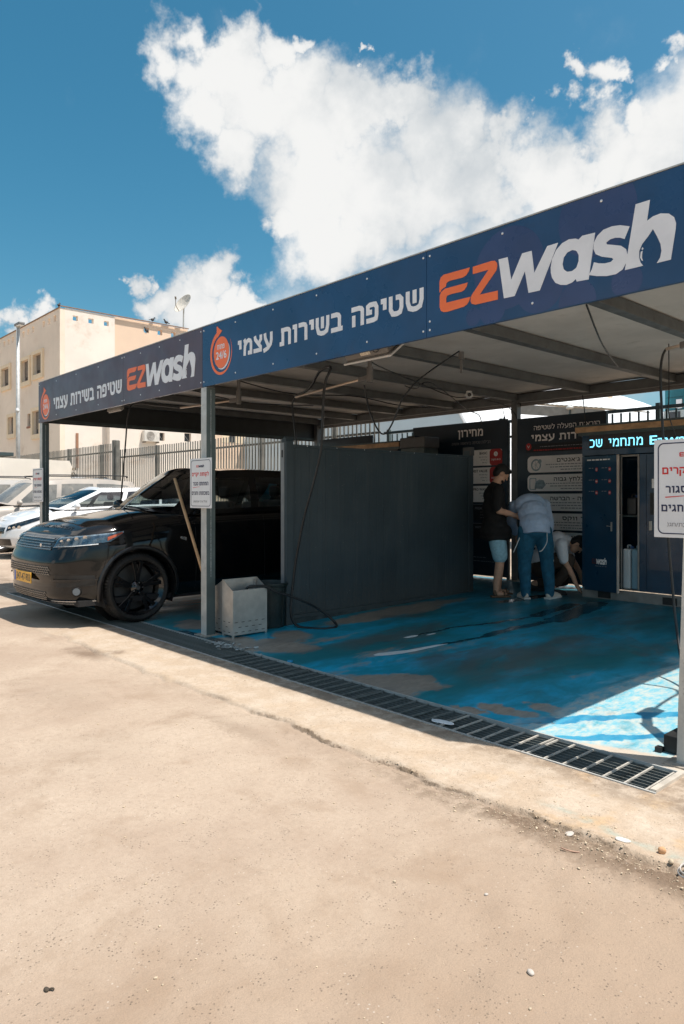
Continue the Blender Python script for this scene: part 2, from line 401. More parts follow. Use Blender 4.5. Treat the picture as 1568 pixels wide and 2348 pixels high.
LOGO = {
 'EU': [(3.062,2.82),(3.062,2.896),(3.073,2.925),(3.1,2.938),(3.324,2.934),(3.313,2.91),(3.292,2.889),(3.264,2.881),(3.163,2.884),(3.134,2.881),(3.122,2.871),(3.119,2.852),(3.089,2.844)],
 'EL': [(3.064,2.721),(3.064,2.8),(3.076,2.823),(3.111,2.839),(3.305,2.838),(3.298,2.815),(3.278,2.794),(3.25,2.788),(3.163,2.791),(3.129,2.787),(3.122,2.773),(3.122,2.74),(3.327,2.738),(3.317,2.712),(3.299,2.693),(3.274,2.683),(3.134,2.676),(3.097,2.681),(3.074,2.694)],
 'Z': [(3.348,2.932),(3.496,2.934),(3.522,2.93),(3.539,2.913),(3.542,2.891),(3.535,2.865),(3.403,2.736),(3.546,2.732),(3.547,2.675),(3.368,2.677),(3.338,2.689),(3.33,2.707),(3.331,2.735),(3.341,2.749),(3.474,2.883),(3.348,2.884)],
 'W': [(3.552,2.93),(3.621,2.928),(3.648,2.778),(3.728,2.924),(3.796,2.923),(3.815,2.783),(3.905,2.923),(3.978,2.924),(3.853,2.666),(3.774,2.668),(3.748,2.809),(3.673,2.67),(3.593,2.672)],
 'S': [(4.417,2.897),(4.388,2.835),(4.363,2.849),(4.334,2.857),(4.304,2.856),(4.282,2.845),(4.284,2.833),(4.324,2.819),(4.368,2.803),(4.397,2.777),(4.405,2.742),(4.4,2.706),(4.377,2.669),(4.338,2.652),(4.284,2.654),(4.223,2.668),(4.176,2.685),(4.194,2.713),(4.207,2.751),(4.238,2.737),(4.274,2.728),(4.309,2.728),(4.324,2.739),(4.314,2.749),(4.254,2.771),(4.218,2.794),(4.204,2.827),(4.207,2.864),(4.228,2.897),(4.264,2.921),(4.314,2.926),(4.363,2.919)],
 'H': [(4.451,3.008),(4.53,3.008),(4.514,2.899),(4.546,2.914),(4.587,2.918),(4.631,2.904),(4.658,2.877),(4.668,2.843),(4.666,2.813),(4.641,2.658),(4.567,2.658),(4.585,2.683),(4.592,2.717),(4.587,2.754),(4.569,2.799),(4.546,2.846),(4.519,2.813),(4.487,2.781),(4.471,2.748),(4.471,2.711),(4.479,2.682),(4.493,2.662),(4.39,2.662)],
 'i': [(4.480,2.741),(4.490,2.743),(4.487,2.722),(4.487,2.703),(4.492,2.69),(4.486,2.69),(4.476,2.71)],
 'dot': [(4.484,2.755),(4.489,2.763),(4.495,2.755),(4.489,2.747)],
}
AO = [(3.928,2.787),(3.937,2.835),(3.965,2.884),(4.004,2.914),(4.048,2.925),(4.092,2.918),(4.124,2.899),(4.134,2.923),(4.214,2.919),(4.174,2.66),(4.097,2.665),(4.1,2.686),(4.07,2.666),(4.032,2.66),(3.993,2.669),(3.959,2.689),(3.937,2.724),(3.929,2.756)]
AI = [(4.007,2.788),(4.015,2.826),(4.037,2.85),(4.07,2.857),(4.097,2.845),(4.112,2.816),(4.111,2.782),(4.097,2.746),(4.07,2.733),(4.037,2.736),(4.015,2.756)]
def logo(x0, x1, z0, z1, y, depth=.002, split=False):
    """EZwash word mark: returns (orange mesh, white mesh) filling the box"""
    ox0, ox1, oz0, oz1 = 3.062, 4.668, 2.652, 3.008
    f = lambda P: [(x0+(a-ox0)/(ox1-ox0)*(x1-x0), z0+(b-oz0)/(oz1-oz0)*(z1-z0)) for a, b in P]
    o = MB(); w = MB(); L_ = []
    def put(t, k, d):
        q = MB(); q.prism(f(LOGO[k]), y-depth*d, y); (o if t else w).add(q.v, q.f); L_.append((t, k, q))
    for k in ('EU', 'EL', 'Z'): put(1, k, 1)
    for k, d in (('W', 1), ('H', 1), ('S', 1.15), ('i', 1.15), ('dot', 1.15)): put(0, k, d)
    # a: bridge the hole by walking round both outlines together
    c = Vector((4.06, 2.797)); N_ = 44
    def hit(P, a):
        d = Vector((math.cos(a), math.sin(a))); best = 0
        for i in range(len(P)):
            p, q = Vector(P[i]) - c, Vector(P[(i+1) % len(P)]) - c; e = q-p
            den = d.x*e.y - d.y*e.x
            if abs(den) < 1e-9: continue
            t = (p.x*e.y - p.y*e.x)/den; s = (p.x*d.y - p.y*d.x)/den
            if 0 <= s <= 1 and t > best: best = t
        return tuple(c + d*best)
    angs = sorted([2*math.pi*i/N_ for i in range(N_)] + [math.atan2(p[1]-c.y, p[0]-c.x) % (2*math.pi) for p in AO])
    q = MB(); ring_xz(q, f([hit(AO, a) for a in angs]), f([hit(AI, a) for a in angs]), y-depth*.85, y); w.add(q.v, q.f); L_.append((0, 'A', q))
    return (L_ if split else (o, w))
# ------------------------------------------------------------------ palette
GALV = mat('galvanised steel', (.52,.52,.50), .45, .25, .12, 9, dirt=(.2,.17,.13), dirtamt=.02, bump=.04, bscale=60)
DKST = mat('dark green painted steel', (.060,.085,.085), .4, .0, .15, 7, dirt=(.16,.15,.13), dirtamt=.02)
BEAM = mat('grey roof steel', (.11,.115,.115), .5, .2, .15, 5, dirt=(.06,.055,.05))
ROOF = mat('roof membrane', (.52,.49,.46), .75, 0, .10, 1.6, dirt=(.42,.39,.36), dirtamt=.08, bump=.25, bscale=3)
NAVY = mat('navy print', (.020,.068,.165), .33, 0, .14, 1.6, dirt=(.03,.045,.10), dirtamt=.06, coat=.25)
PURP = mat('faded purple navy print', (.104,.066,.082), .36, 0, .16, 2.2, dirt=(.12,.095,.10), dirtamt=.08, coat=.2)
BUBB = mat('bubble print', (.040,.064,.158), .33, 0, .1, 3, coat=.25)
ORNG = mat('orange print', (.95,.19,.05), .4, 0, .04, 5, coat=.2)
WHTE = mat('white print', (.82,.83,.86), .4, 0, .05, 6, coat=.2)
SCRW = mat('screw head', (.75,.77,.8), .3, .5, .05)
SIGNW = mat('sign white', (.74,.75,.77), .35, 0, .04, 5, coat=.2)
PRED = mat('red print', (.62,.02,.02), .4, 0, .05)
PNAVY = mat('navy letter', (.015,.02,.07), .4, 0, .05)
PBLK = mat('black print', (.02,.02,.022), .4, 0, .05)
PGRY = mat('grey print', (.25,.25,.27), .5, 0, .05)
STNL = mat('stainless steel', (.50,.48,.45), .38, .55, .14, 5, dirt=(.36,.33,.29), dirtamt=.0)
BLKR = mat('black rubber', (.018,.018,.018), .45, 0, .2, 10)
HOSE = mat('black hose', (.02,.022,.024), .35, 0, .2, 10)
WALLN = mat('dark slate panel', (.022,.038,.048), .5, 0, .18, 2, dirt=(.05,.06,.065), dirtamt=.03, bump=.12, bscale=5)
def slate_material():
    m = bpy.data.materials.new('streaked slate panel'); m.use_nodes = True; N = NT(m.node_tree); b = N.n['Principled BSDF']
    P = N.node('ShaderNodeNewGeometry').outputs['Position']; x, y, z = N.xyz(P)
    mp = N.node('ShaderNodeMapping'); mp.inputs['Scale'].default_value = (14, 14, .7); N.put(mp.inputs['Vector'], P)
    st = N.noise(mp.outputs[0], 1.0, 5, .65); n = N.noise(P, 1.6, 6, .6); f = N.noise(P, 30, 5, .7)
    c = N.mix(N.ss(n, .3, .7), rgb(.030,.050,.062), rgb(.048,.070,.082))
    c = N.mix(N.ss(st, .5, .75, 0, .55), c, rgb(.085,.102,.108))                     # dried water runs
    low = N.ss(N.add(z, N.mul(N.sub(n, .5), .5)), .55, .12)
    c = N.mix(N.mul(low, N.ss(f, .35, .65, .2, .6)), c, rgb(.085,.080,.070))        # splash dirt
    v = N.node('ShaderNodeTexVoronoi'); v.inputs['Scale'].default_value = 26; N.put(v.inputs['Vector'], P)
    c = N.mix(N.mul(N.ss(v.outputs['Distance'], .13, .06), N.ss(N.noise(P, 5, 3), .55, .62)), c, rgb(.22,.23,.22))
    N.put(b.inputs['Base Color'], c); N.put(b.inputs['Roughness'], N.ss(st, .3, .7, .38, .6))
    bp = N.node('ShaderNodeBump'); bp.inputs['Strength'].default_value = .3; bp.inputs['Distance'].default_value = .02
    N.put(bp.inputs['Height'], N.add(N.noise(P, 2.2, 3), N.mul(f, .05))); N.put(b.inputs['Normal'], bp.outputs[0]); return m
WALLN = slate_material()
CABN = mat('cabinet navy', (.005,.042,.088), .35, 0, .15, 3, coat=.3)
WOOD = mat('varnished wood', (.42,.25,.13), .5, 0, .25, 9, dirt=(.26,.14,.07), dirtamt=.05)
CONC = mat('concrete', (.36,.31,.25), .85, 0, .2, 4, bump=.3, bscale=30, dirt=(.18,.15,.12), dirtamt=.05)

# ------------------------------------------------------------------ ground
def ground_material():
    m = bpy.data.materials.new('sandy asphalt'); m.use_nodes = True; N = NT(m.node_tree); b = N.n['Principled BSDF']
    P = N.node('ShaderNodeNewGeometry').outputs['Position']; x, y, z = N.xyz(P)
    big = N.noise(P, .55, 5, .6); mid = N.noise(P, 2.6, 7, .65, .3); fine = N.noise(P, 38, 6, .7); gr = N.noise(P, 190, 3, .6)
    c = N.mix(N.ss(big, .36, .66), rgb(.40,.305,.232), rgb(.52,.42,.328))
    c = N.mix(N.ss(mid, .5, .72, 0, .62), c, rgb(.33,.24,.17))
    # browner, trodden dirt on the right of the yard
    trod = N.ss(N.add(N.sub(x, N.mul(y, .25)), N.mul(N.sub(mid, .5), 1.6)), 4.1, 5.6)
    trod = N.mul(trod, N.ss(y, -.75, -1.15))
    c = N.mix(N.mul(trod, .72), c, rgb(.32,.225,.155))
    # pale concrete apron between the drain and the broken edge
    at = N.node('ShaderNodeAttribute'); at.attribute_name = 'edge'; edge = N.sub(N.add(at.outputs['Fac'], N.mul(N.sub(N.noise(P, 14, 5, .7), .5), .045)), 1.06)
    apr = N.mul(N.ss(edge, -1.07, -1.05), N.ss(x, -2.5, -.5))
    apc = N.mix(N.ss(N.noise(P, 4.5, 6, .65), .36, .62), rgb(.60,.50,.395), rgb(.51,.40,.295))
    apc = N.mix(N.mul(N.ss(N.noise(P, 3.1, 4, .6), .50, .66), N.ss(x, 3.9, 4.5, .15, .9)), apc, rgb(.55,.37,.20))
    c = N.mix(N.mul(apr, .85), c, apc)
    # grime along the grating
    gm = N.mul(N.ss(N.add(y, N.mul(N.sub(mid, .5), .25)), -.72, -.47), N.ss(y, .3, -.1))
    c = N.mix(N.mul(gm, N.ss(N.noise(P, 9, 6, .7), .36, .6, .15, .72)), c, rgb(.17,.125,.09))
    # dark band of loose soil along the crack, stronger to the right
    dirtb = N.mul(N.ss(N.m('ABSOLUTE', N.add(edge, 1.13)), .15, .02), N.ss(x, 3.0, 4.9, .12, .9))
    ckl = N.mul(N.mul(N.ss(N.m('ABSOLUTE', N.add(edge, 1.06)), .013, .003), N.ss(N.noise(P, 3.1, 6, .7), .40, .58)), N.ss(x, .8, 3.4, 0, 1.))
    dirtb = N.m('MAXIMUM', dirtb, N.mul(ckl, 1.2))
    c = N.mix(N.m('MULTIPLY', N.mx(N.mul(ckl, .85), N.mul(dirtb, N.ss(N.noise(P, 13, 6, .7), .38, .6))), 1., clamp=True), c, rgb(.13,.092,.058))
    # old oil / water stain by the drain, and faint grey blotches
    for sx, sy, rx, ry, am in ((-.15,-1.18,.50,.16,.9), (.1,-1.0,.18,.12,.8), (1.0,-1.9,.9,.35,.22), (2.6,-1.35,.6,.14,.35), (2.3,-2.2,.6,.5,.16), (4.52,-1.16,.26,.085,.95), (5.15,-1.16,.30,.11,1.0), (4.9,-1.22,.5,.12,.6)):
        d = N.m('SQRT', N.add(N.m('POWER', N.mul(N.add(N.sub(x, sx), N.mul(N.sub(mid, .5), .7)), 1/rx), 2.), N.m('POWER', N.mul(N.add(N.sub(y, sy), N.mul(N.sub(fine, .5), .25)), 1/ry), 2.)))
        c = N.mix(N.mul(N.ss(d, 1.0, .15), N.ss(mid, .3, .6, am*.5, am)), c, rgb(.15,.10,.065))
    # pale blue green paint run at the right
    ln = N.m('ABSOLUTE', N.sub(N.add(y, N.mul(N.sub(N.noise(P, 3, 4), .5), .2)), N.add(-.92, N.mul(N.sub(x, 4.4), -.12))))
    c = N.mix(N.mul(N.mul(N.ss(ln, .05, .0), N.ss(x, 4.35, 4.6)), N.ss(N.noise(P, 12, 5), .35, .6, 0, .55)), c, rgb(.30,.42,.38))
    # aggregate: dark pits and pale chips
    v = N.node('ShaderNodeTexVoronoi'); v.inputs['Scale'].default_value = 75; N.put(v.inputs['Vector'], N.vec('ADD', P, N.vec('SCALE', N.noise(P, 60, 2, .5, color=True), sc=.006)))
    pit = N.mul(N.ss(v.outputs['Distance'], .30, .14), N.ss(N.noise(P, 17, 3, .6), .46, .66))
    c = N.mix(N.mul(pit, .8), c, rgb(.15,.12,.09))
    v2 = N.node('ShaderNodeTexVoronoi'); v2.inputs['Scale'].default_value = 41; N.put(v2.inputs['Vector'], P)
    c = N.mix(N.mul(N.ss(v2.outputs['Distance'], .17, .09), N.ss(N.noise(P, 9, 2), .5, .64, 0, .5)), c, rgb(.66,.59,.50))
    c = N.mix(N.ss(fine, .35, .7, 0, .34), c, rgb(.33,.25,.185))
    c = N.mix(N.ss(gr, .4, .68, 0, .26), c, rgb(.26,.195,.145)); c = N.mix(N.ss(N.noise(P, 11, 6, .72), .54, .74, 0, .22), c, rgb(.30,.22,.16))
    # hairline cracks
    vc = N.node('ShaderNodeTexVoronoi', feature='DISTANCE_TO_EDGE'); vc.inputs['Scale'].default_value = .55
    N.put(vc.inputs['Vector'], N.vec('ADD', P, N.vec('SCALE', N.noise(P, 3.2, 6, .65, color=True), sc=.55)))
    crk = N.mul(N.ss(vc.outputs['Distance'], .003, .001), N.ss(N.noise(P, 1.3, 3), .60, .70))
    c = N.mix(N.mul(crk, .3), c, rgb(.13,.09,.06))
    N.put(b.inputs['Base Color'], c); b.inputs['Roughness'].default_value = .9; b.inputs['Specular IOR Level'].default_value = .25
    bp = N.node('ShaderNodeBump'); bp.inputs['Strength'].default_value = .75; bp.inputs['Distance'].default_value = .006
    h = N.add(N.add(N.mul(fine, 1.0), N.mul(gr, .45)), N.add(N.mul(pit, -.5), N.mul(crk, -1.5)))
    h = N.add(h, N.mul(N.mul(dirtb, N.noise(P, 55, 4, .8)), 1.8))
    N.put(bp.inputs['Height'], h); N.put(b.inputs['Normal'], bp.outputs[0]); return m
GROUND = ground_material()

def lerp_s(v, a, b): t = max(0, min(1, (v-a)/(b-a))); return t*t*(3-2*t)
def edge_y(x): return -1.09 + .075*mnoise.fractal(Vector((x*1.7, 3.1, 0)), 1, 2, 5) + .03*mnoise.fractal(Vector((x*6, 7.1, 0)), 1, 2, 3)
def ground_z(x, y):
    base = 0.
    if x < -5: base += .13*lerp_s(-x, 5, 9)
    if y > 5.45: base = max(base, .12)
    if -4.9 < x < 5.4 and -.05 < y < 5.5: return -.12
    if y < -.46 and x > -2.6 and y > -5 and x < 9:
        e = edge_y(x); k = lerp_s(x, -2.5, -.5)
        base += k*(.012*lerp_s(y, e-.012, e+.012) - .012) * 1.7 - k*.012*math.exp(-((y-e+.012)/.016)**2)*max(0, min(1, .5+2*mnoise.noise(Vector((x*3.5, 1, 2)))))
        base += .010*mnoise.fractal(Vector((x*.9, y*.9, 1)), 1, 2, 3) * lerp_s(-y, .47, .9)
        base += .0022*mnoise.fractal(Vector((x*9, y*9, 1)), 1, 2, 3)* lerp_s(-y, .47, .6)
        rb = math.exp(-((y-e+.12)/.16)**2)*lerp_s(x, 3.6, 5.0)
        base += rb*.020*abs(mnoise.fractal(Vector((x*22, y*22, 5)), .8, 2, 4)) + rb*.012
        base += .008*lerp_s(x, 3.8, 5.2)*mnoise.fractal(Vector((x*5, y*5, 9)), 1, 2, 3)*lerp_s(-y, .5, .8)
    return base
def frange(a, b, s): n = max(1, round((b-a)/s)); return [a+(b-a)*i/n for i in range(n)]
DX0, DX1, DY0, DY1 = -4.78, 4.76, -.455, -.095       # the drain pit
xs = [-900,-300,-120,-70,-45] + frange(-40, -10, 3) + frange(-10, DX0, .6) + frange(DX0, -1., .25) + frange(-1, 2.4, .04) + frange(2.4, DX1, .016) + frange(DX1, 5.9, .016) + frange(5.9, 8, .1) + frange(8, 14, 1.5) + [14, 30, 80, 200, 900]
ys = [-900,-200,-60,-30,-15,-8,-5,-4.2] + frange(-3.8, -2.6, .04) + frange(-2.6, -1.6, .03) + frange(-1.6, DY0, .016) + [DY0, DY1] + frange(0, 5.5, .5) + [5.5,5.7,6.2,7,9,12,16,25,40,70,150,400,900]
g = MB(); nx = len(xs)
for y in ys:
    for x in xs: g.v.append((x, y, ground_z(x, y)))
for j in range(len(ys)-1):
    for i in range(nx-1):
        if DX0-.001 <= xs[i] and xs[i+1] <= DX1+.001 and ys[j] >= DY0-.001 and ys[j+1] <= DY1+.001: continue
        g.f.append((j*nx+i, j*nx+i+1, (j+1)*nx+i+1, (j+1)*nx+i))
go_ = structure('ground', g, GROUND, smooth=True)
at_ = go_.data.attributes.new('edge', 'FLOAT', 'POINT'); at_.data.foreach_set('value', [max(-3, min(3, v[1]-edge_y(v[0]))) for v in g.v])

# painted wash bay floor, rising to the back
FZ = .0255
def fz(y): return FZ*max(0, y)
def floor_material():
    m = bpy.data.materials.new('worn blue floor paint'); m.use_nodes = True; N = NT(m.node_tree); b = N.n['Principled BSDF']
    P = N.node('ShaderNodeNewGeometry').outputs['Position']; x, y, z = N.xyz(P)
    st = N.node('ShaderNodeMapping'); st.inputs['Rotation'].default_value = (0, 0, R(-20)); st.inputs['Scale'].default_value = (1, .45, 1); N.put(st.inputs['Vector'], P); Q = st.outputs[0]
    n1 = N.noise(Q, 1.5, 8, .62, .4); n2 = N.noise(Q, 5, 8, .66, .5); n3 = N.noise(Q, 1.0, 5, .6); n4 = N.noise(Q, 22, 5, .7)
    blue = N.mix(N.ss(n2, .35, .65), rgb(.008,.29,.40), rgb(.012,.44,.68))
    blue = N.mix(N.ss(n3, .42, .62), blue, rgb(.016,.20,.235))
    # worn to bare screed
    bare = N.mul(N.ss(N.add(n1, N.mul(N.sub(n2, .5), .5)), .60, .72), .85)
    blobs = [(.55,-.02,.45,.28), (.95,.30,.40,.28), (.6,.6,.3,.2), (2.5,-.02,.42,.24), (2.62,.22,.32,.18), (3.55,.12,.22,.10), (3.35,-.02,.16,.07), (3.7,.35,.22,.10), (.45,2.4,.25,1.4),(-.6,.3,.35,.25)]
    for sx, sy, rx, ry in blobs:
        ux = N.mul(N.add(N.sub(x, sx), N.mul(N.sub(n2, .5), .55)), 1/rx); uy = N.mul(N.add(N.sub(y, sy), N.mul(N.sub(n1, .5), .5)), 1/ry)
        d = N.add(N.mul(ux, ux), N.mul(uy, uy)); bare = N.mx(bare, N.ss(N.add(d, N.mul(N.sub(n4, .5), .9)), 1.05, .55))
    bc = N.mix(N.ss(n4, .3, .7), rgb(.29,.245,.20), rgb(.40,.34,.28))
    bc = N.mix(N.ss(n3, .5, .7), bc, rgb(.20,.19,.175))
    bare = N.mul(bare, N.ss(y, 4.6, 3.2, .35, 1.))
    c = N.mix(bare, blue, bc)
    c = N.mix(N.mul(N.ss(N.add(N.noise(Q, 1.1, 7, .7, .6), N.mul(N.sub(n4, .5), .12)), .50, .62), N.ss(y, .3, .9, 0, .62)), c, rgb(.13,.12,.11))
    # chalky dried film; its extra paleness is painted to follow the sunlit wedge
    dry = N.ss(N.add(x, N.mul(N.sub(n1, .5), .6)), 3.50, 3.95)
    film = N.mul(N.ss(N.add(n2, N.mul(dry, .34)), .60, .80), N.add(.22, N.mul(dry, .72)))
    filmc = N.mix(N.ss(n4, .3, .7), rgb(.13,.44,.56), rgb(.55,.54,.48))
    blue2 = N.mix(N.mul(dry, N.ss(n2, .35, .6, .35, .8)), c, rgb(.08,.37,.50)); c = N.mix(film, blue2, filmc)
    # two wet runs through the pale part, paint saturated again
    def run(c0, sl, w, wob):
        cc = N.add(N.add(c0, N.mul(N.sub(x, 4.1), sl)), N.mul(N.sub(N.noise(P, 5, 6, .6), .5), wob))
        return N.ss(N.m('ABSOLUTE', N.sub(y, cc)), w, w*.72)
    wet = N.mx(run(.52, 1.35, .105, .30), run(-.02, 1.2, .075, .26))
    wet = N.mul(wet, N.ss(x, 3.65, 3.85))
    c = N.mix(N.mul(wet, .9), c, N.mix(N.ss(n2, .4, .62), rgb(.006,.21,.40), rgb(.03,.32,.50)))
    c = N.mix(N.mul(wet, N.ss(n2, .60, .66, 0, .75)), c, rgb(.16,.12,.09))
    # bare cement lip beside the grating
    lip = N.ss(N.add(N.add(y, N.mul(N.sub(x, 4.3), -.28)), N.mul(N.sub(n2, .5), .12)), .02, -.03)
    c = N.mix(N.mul(lip, N.ss(x, 3.5, 3.9)), c, rgb(.52,.45,.37))
    # dark trickles running to the drain from the back
    tr = None; wobx = N.mul(N.sub(N.noise(P, 5, 5), .5), .14)
    TRK = ((1.93,.95,1.985,1.39,.03),(1.985,1.39,2.047,1.88,.045),(2.047,1.88,2.04,2.41,.07),(2.04,2.41,2.11,3.08,.075),(2.11,3.08,1.92,4.34,.17),(1.53,1.36,1.556,2.04,.026),(1.556,2.04,1.724,2.5,.034),(1.724,2.5,1.816,3.14,.05),(1.816,3.14,1.735,4.08,.11),(1.0,3.7,1.1,4.4,.12),(-.37,-.06,.45,-.04,.10))
    for (ax, ay, bx, by, w) in TRK:
        dx, dy = bx-ax, by-ay; L2 = dx*dx+dy*dy
        px, py = N.sub(N.add(x, wobx), ax), N.sub(y, ay)
        t = N.m('MULTIPLY', N.add(N.mul(px, dx), N.mul(py, dy)), 1/L2, clamp=True)
        ex, ey = N.sub(px, N.mul(t, dx)), N.sub(py, N.mul(t, dy))
        d = N.m('SQRT', N.add(N.mul(ex, ex), N.mul(ey, ey))); k = N.ss(d, w, w*.55)
        tr = k if tr is None else N.mx(tr, k)
    c = N.mix(N.mul(tr, .75), c, rgb(.006,.022,.032))
    # colour darkens towards the back, then random soil blotches
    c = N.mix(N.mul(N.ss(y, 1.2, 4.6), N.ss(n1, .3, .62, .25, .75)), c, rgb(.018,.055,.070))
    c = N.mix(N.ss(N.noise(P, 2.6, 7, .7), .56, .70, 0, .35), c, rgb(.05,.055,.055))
    N.put(b.inputs['Base Color'], c)
    wetall = N.mx(tr, N.mul(wet, .6))
    rgh = N.sub(N.ss(n1, .3, .7, .30, .55), N.mul(wetall, .24)); rgh = N.add(rgh, N.mul(dry, .12))
    N.put(b.inputs['Roughness'], rgh); b.inputs['Specular IOR Level'].default_value = .35
    bp = N.node('ShaderNodeBump'); bp.inputs['Strength'].default_value = .25; bp.inputs['Distance'].default_value = .004
    N.put(bp.inputs['Height'], N.add(N.add(n4, N.mul(bare, -.5)), N.mul(n2, .8))); N.put(b.inputs['Normal'], bp.outputs[0]); return m
fl = MB(); fx_ = frange(-4.85, 5.35, .3) + [5.35]; fy_ = [DY1, 0] + frange(.3, 5.5, .4)+[5.5]
for y in fy_:
    for x in fx_: fl.v.append((x, y, fz(y)))
n_ = len(fx_)
for j in range(len(fy_)-1):
    for i in range(n_-1): fl.f.append((j*n_+i, j*n_+i+1, (j+1)*n_+i+1, (j+1)*n_+i))
# its side edges down to the ground below
for (xa, ya, xb, yb) in ((-4.85, DY1, -4.85, 5.5), (5.35, DY1, 5.35, 5.5), (-4.85, 5.5, 5.35, 5.5)):
    fl.add([(xa, ya, fz(ya)), (xb, yb, fz(yb)), (xb, yb, -.13), (xa, ya, -.13)], [(0,1,2,3)])
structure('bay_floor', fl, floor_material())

# ------------------------------------------------------------------ drain pit and gratings
pit = MB()
ang = .03
pit.box(DX0-.02, DX1+.02, DY0, DY1, -.34, -.30)
pit.add([(DX0,DY0,0),(DX1,DY0,0),(DX1,DY0,-.31),(DX0,DY0,-.31)], [(0,1,2,3)])
pit.add([(DX0,DY1,0),(DX1,DY1,0),(DX1,DY1,-.31),(DX0,DY1,-.31)], [(3,2,1,0)])
pit.add([(DX0,DY0,0),(DX0,DY1,0),(DX0,DY1,-.31),(DX0,DY0,-.31)], [(0,1,2,3)])
pit.add([(DX1,DY0,0),(DX1,DY1,0),(DX1,DY1,-.31),(DX1,DY0,-.31)], [(3,2,1,0)])
structure('drain_pit', pit, mat('wet pit concrete', (.05,.05,.045), .4, 0, .3, 8))
dr = thing('drain_channel', 'long galvanised angle frame edging the floor drain', 'drain channel', (0, -.275, 0))
fr = MB()
fr.box(DX0, DX1, DY0, DY0+.012, -.05, .006); part('frame_rail', fr, GALV, dr)
fr = MB(); fr.box(DX0, DX1, DY1-.012, DY1, -.05, .006); part('frame_rail', fr, GALV, dr)
fr = MB(); fr.box(DX1-.03, DX1, DY0+.013, DY1-.013, -.05, .016); part('frame_end', fr, mat('bright galvanised end', (.62,.56,.48), .5, .3), dr)
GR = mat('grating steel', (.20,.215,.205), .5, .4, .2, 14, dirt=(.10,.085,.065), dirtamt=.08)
GRW = mat('sunlit grating steel', (.50,.465,.41), .55, .15, .2, 14, dirt=(.3,.25,.2), dirtamt=.03)  # lighter copy of the grating steel, sunshine put into its colour
def grating(x0, x1, m, rm, label, sag=0., tilt=0.):
    """one lift-out panel: bearing bars along the channel, cross bars on top"""
    t = thing('drain_grating', label, 'drain grating', ((x0+x1)/2, -.275, 0), group='lift-out gratings along the wash bay drain')
    ya, yb = DY0+.020, DY1-.022; L_ = x1-x0-.012
    nb = 9; bar = None
    for k in range(nb):
        b = MB(); y = ya + (yb-ya)*k/(nb-1) - (-.275); n = 8
        if bar is None:
            for i in range(n):
                u0, u1 = -L_/2+L_*i/n, -L_/2+L_*(i+1)/n
                z0, z1 = -sag*math.cos(math.pi*u0/L_), -sag*math.cos(math.pi*u1/L_)
                b.bar((u0, 0, -.022+z0), (u1+.001, 0, -.022+z1), .0045, .032)
            bar = mesh_of(b, 'bearing_bar')
        o = link('bearing_bar', bar, m, t); o.location = (0, y, tilt*(y))
    step = .104 if x0 > .8 else .052; nc = max(2, round(L_/step)); cr = None
    for k in range(nc+1):
        u = -L_/2 + L_*k/nc; z0 = -sag*math.cos(math.pi*u/L_)
        if cr is None:
            b = MB(); b.bar((0, ya+.275, -.002), (0, yb+.275, -.002), .009, .009); cr = mesh_of(b, 'cross_bar')
        o = link('cross_bar', cr, rm, t); o.location = (u + (.004 if k == 0 else -.004 if k == nc else 0), 0, z0)
        if sag: o.rotation_euler = (0, 0, random.uniform(-.03, .03))
ends = [-4.74,-3.75,-2.75,-1.75,-.87,-.02,.90,1.78,2.62,3.40,4.03,4.72]
gl = ['far left grating, beyond the black car','grating in front of the black car nose, left side','grating under the black car front bumper','grating beside the black car front tyre, left of it',
 'grating touching the black car front tyre','fine grating just left of the middle canopy post foot','litter strewn grating right of the middle canopy post foot','shaded grating in front of the steel bins',
 'shaded grating before the bare patch of floor','sagging shaded grating with bent cross bars and white dried soap','grating crossed by the shadow corner, half in the sun','sunlit grating at the right end of the drain']
for i in range(len(ends)-1):
    x0, x1 = ends[i], ends[i+1]
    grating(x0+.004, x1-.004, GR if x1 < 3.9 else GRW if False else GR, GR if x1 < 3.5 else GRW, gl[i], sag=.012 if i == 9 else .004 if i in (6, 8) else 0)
# ------------------------------------------------------------------ canopy
can = thing('wash_canopy', 'long steel car wash canopy with navy sign fascia and grey underside', 'canopy', (0, 2.7, 0))
FX0, FX1 = -4.79, 4.785
for (x, y, label) in ((-4.70, 0, 'far left front post'), (-.05, 0, 'middle front post with a sign on it'), (4.718, 0, 'right front post at the picture edge'), (-4.70, 5.4, 'rear left post'), (0.0, 5.4, 'rear middle post between the boards'), (4.70, 5.4, 'rear right post')):
    w = .052; y_ = y; y = y+.005 if y_ == 0 else y_; b = MB(); b.box(x-w, x+w, y-w+.05, y+w+.05, fz(y), 2.526 if y_ == 0 else 2.98)
    po = part('post', b, GALV if y_ == 0 else BEAM, can, bevel=.004, label=label)
    if y_ == 0:
        s = MB(); s.box(x-w+.004, x+w-.004, .028, .099, 2.5265, 2.855); part('post_head', s, BEAM, po)
    s = MB(); s.box(x+w, x+w+.004, y-w+.052, y+w+.048, fz(y)+.004, 2.52); part('side_sheet', s, mat('weathered green grey steel', (.105,.14,.14), .45, .15, .12, 4, dirt=(.19,.2,.19), dirtamt=.03), po)
    if x > 4 and y_ == 0:      # this post leans outwards a little
        for o_ in (po, po.children[-1]) + ((po.children[0],) if len(po.children) > 1 else ()):
            for v_ in o_.data.vertices: v_.co.x += .030*v_.co.z
    s = MB(); s.box(x-w-.05, x+w+.05, y-w+.0, y+w+.10, fz(y)-.002, fz(y)+.008); part('base_plate', s, mat('rusty base plate', (.42,.36,.30), .7, .2, .3, 20), po)
    s = MB(); s.box(x+w+.0045, x+w+.0085, y+.044, y+.052, .6, 2.5); part('weld_seam', s, mat('weld bead', (.35,.38,.38), .5, .4, .4, 60), po)
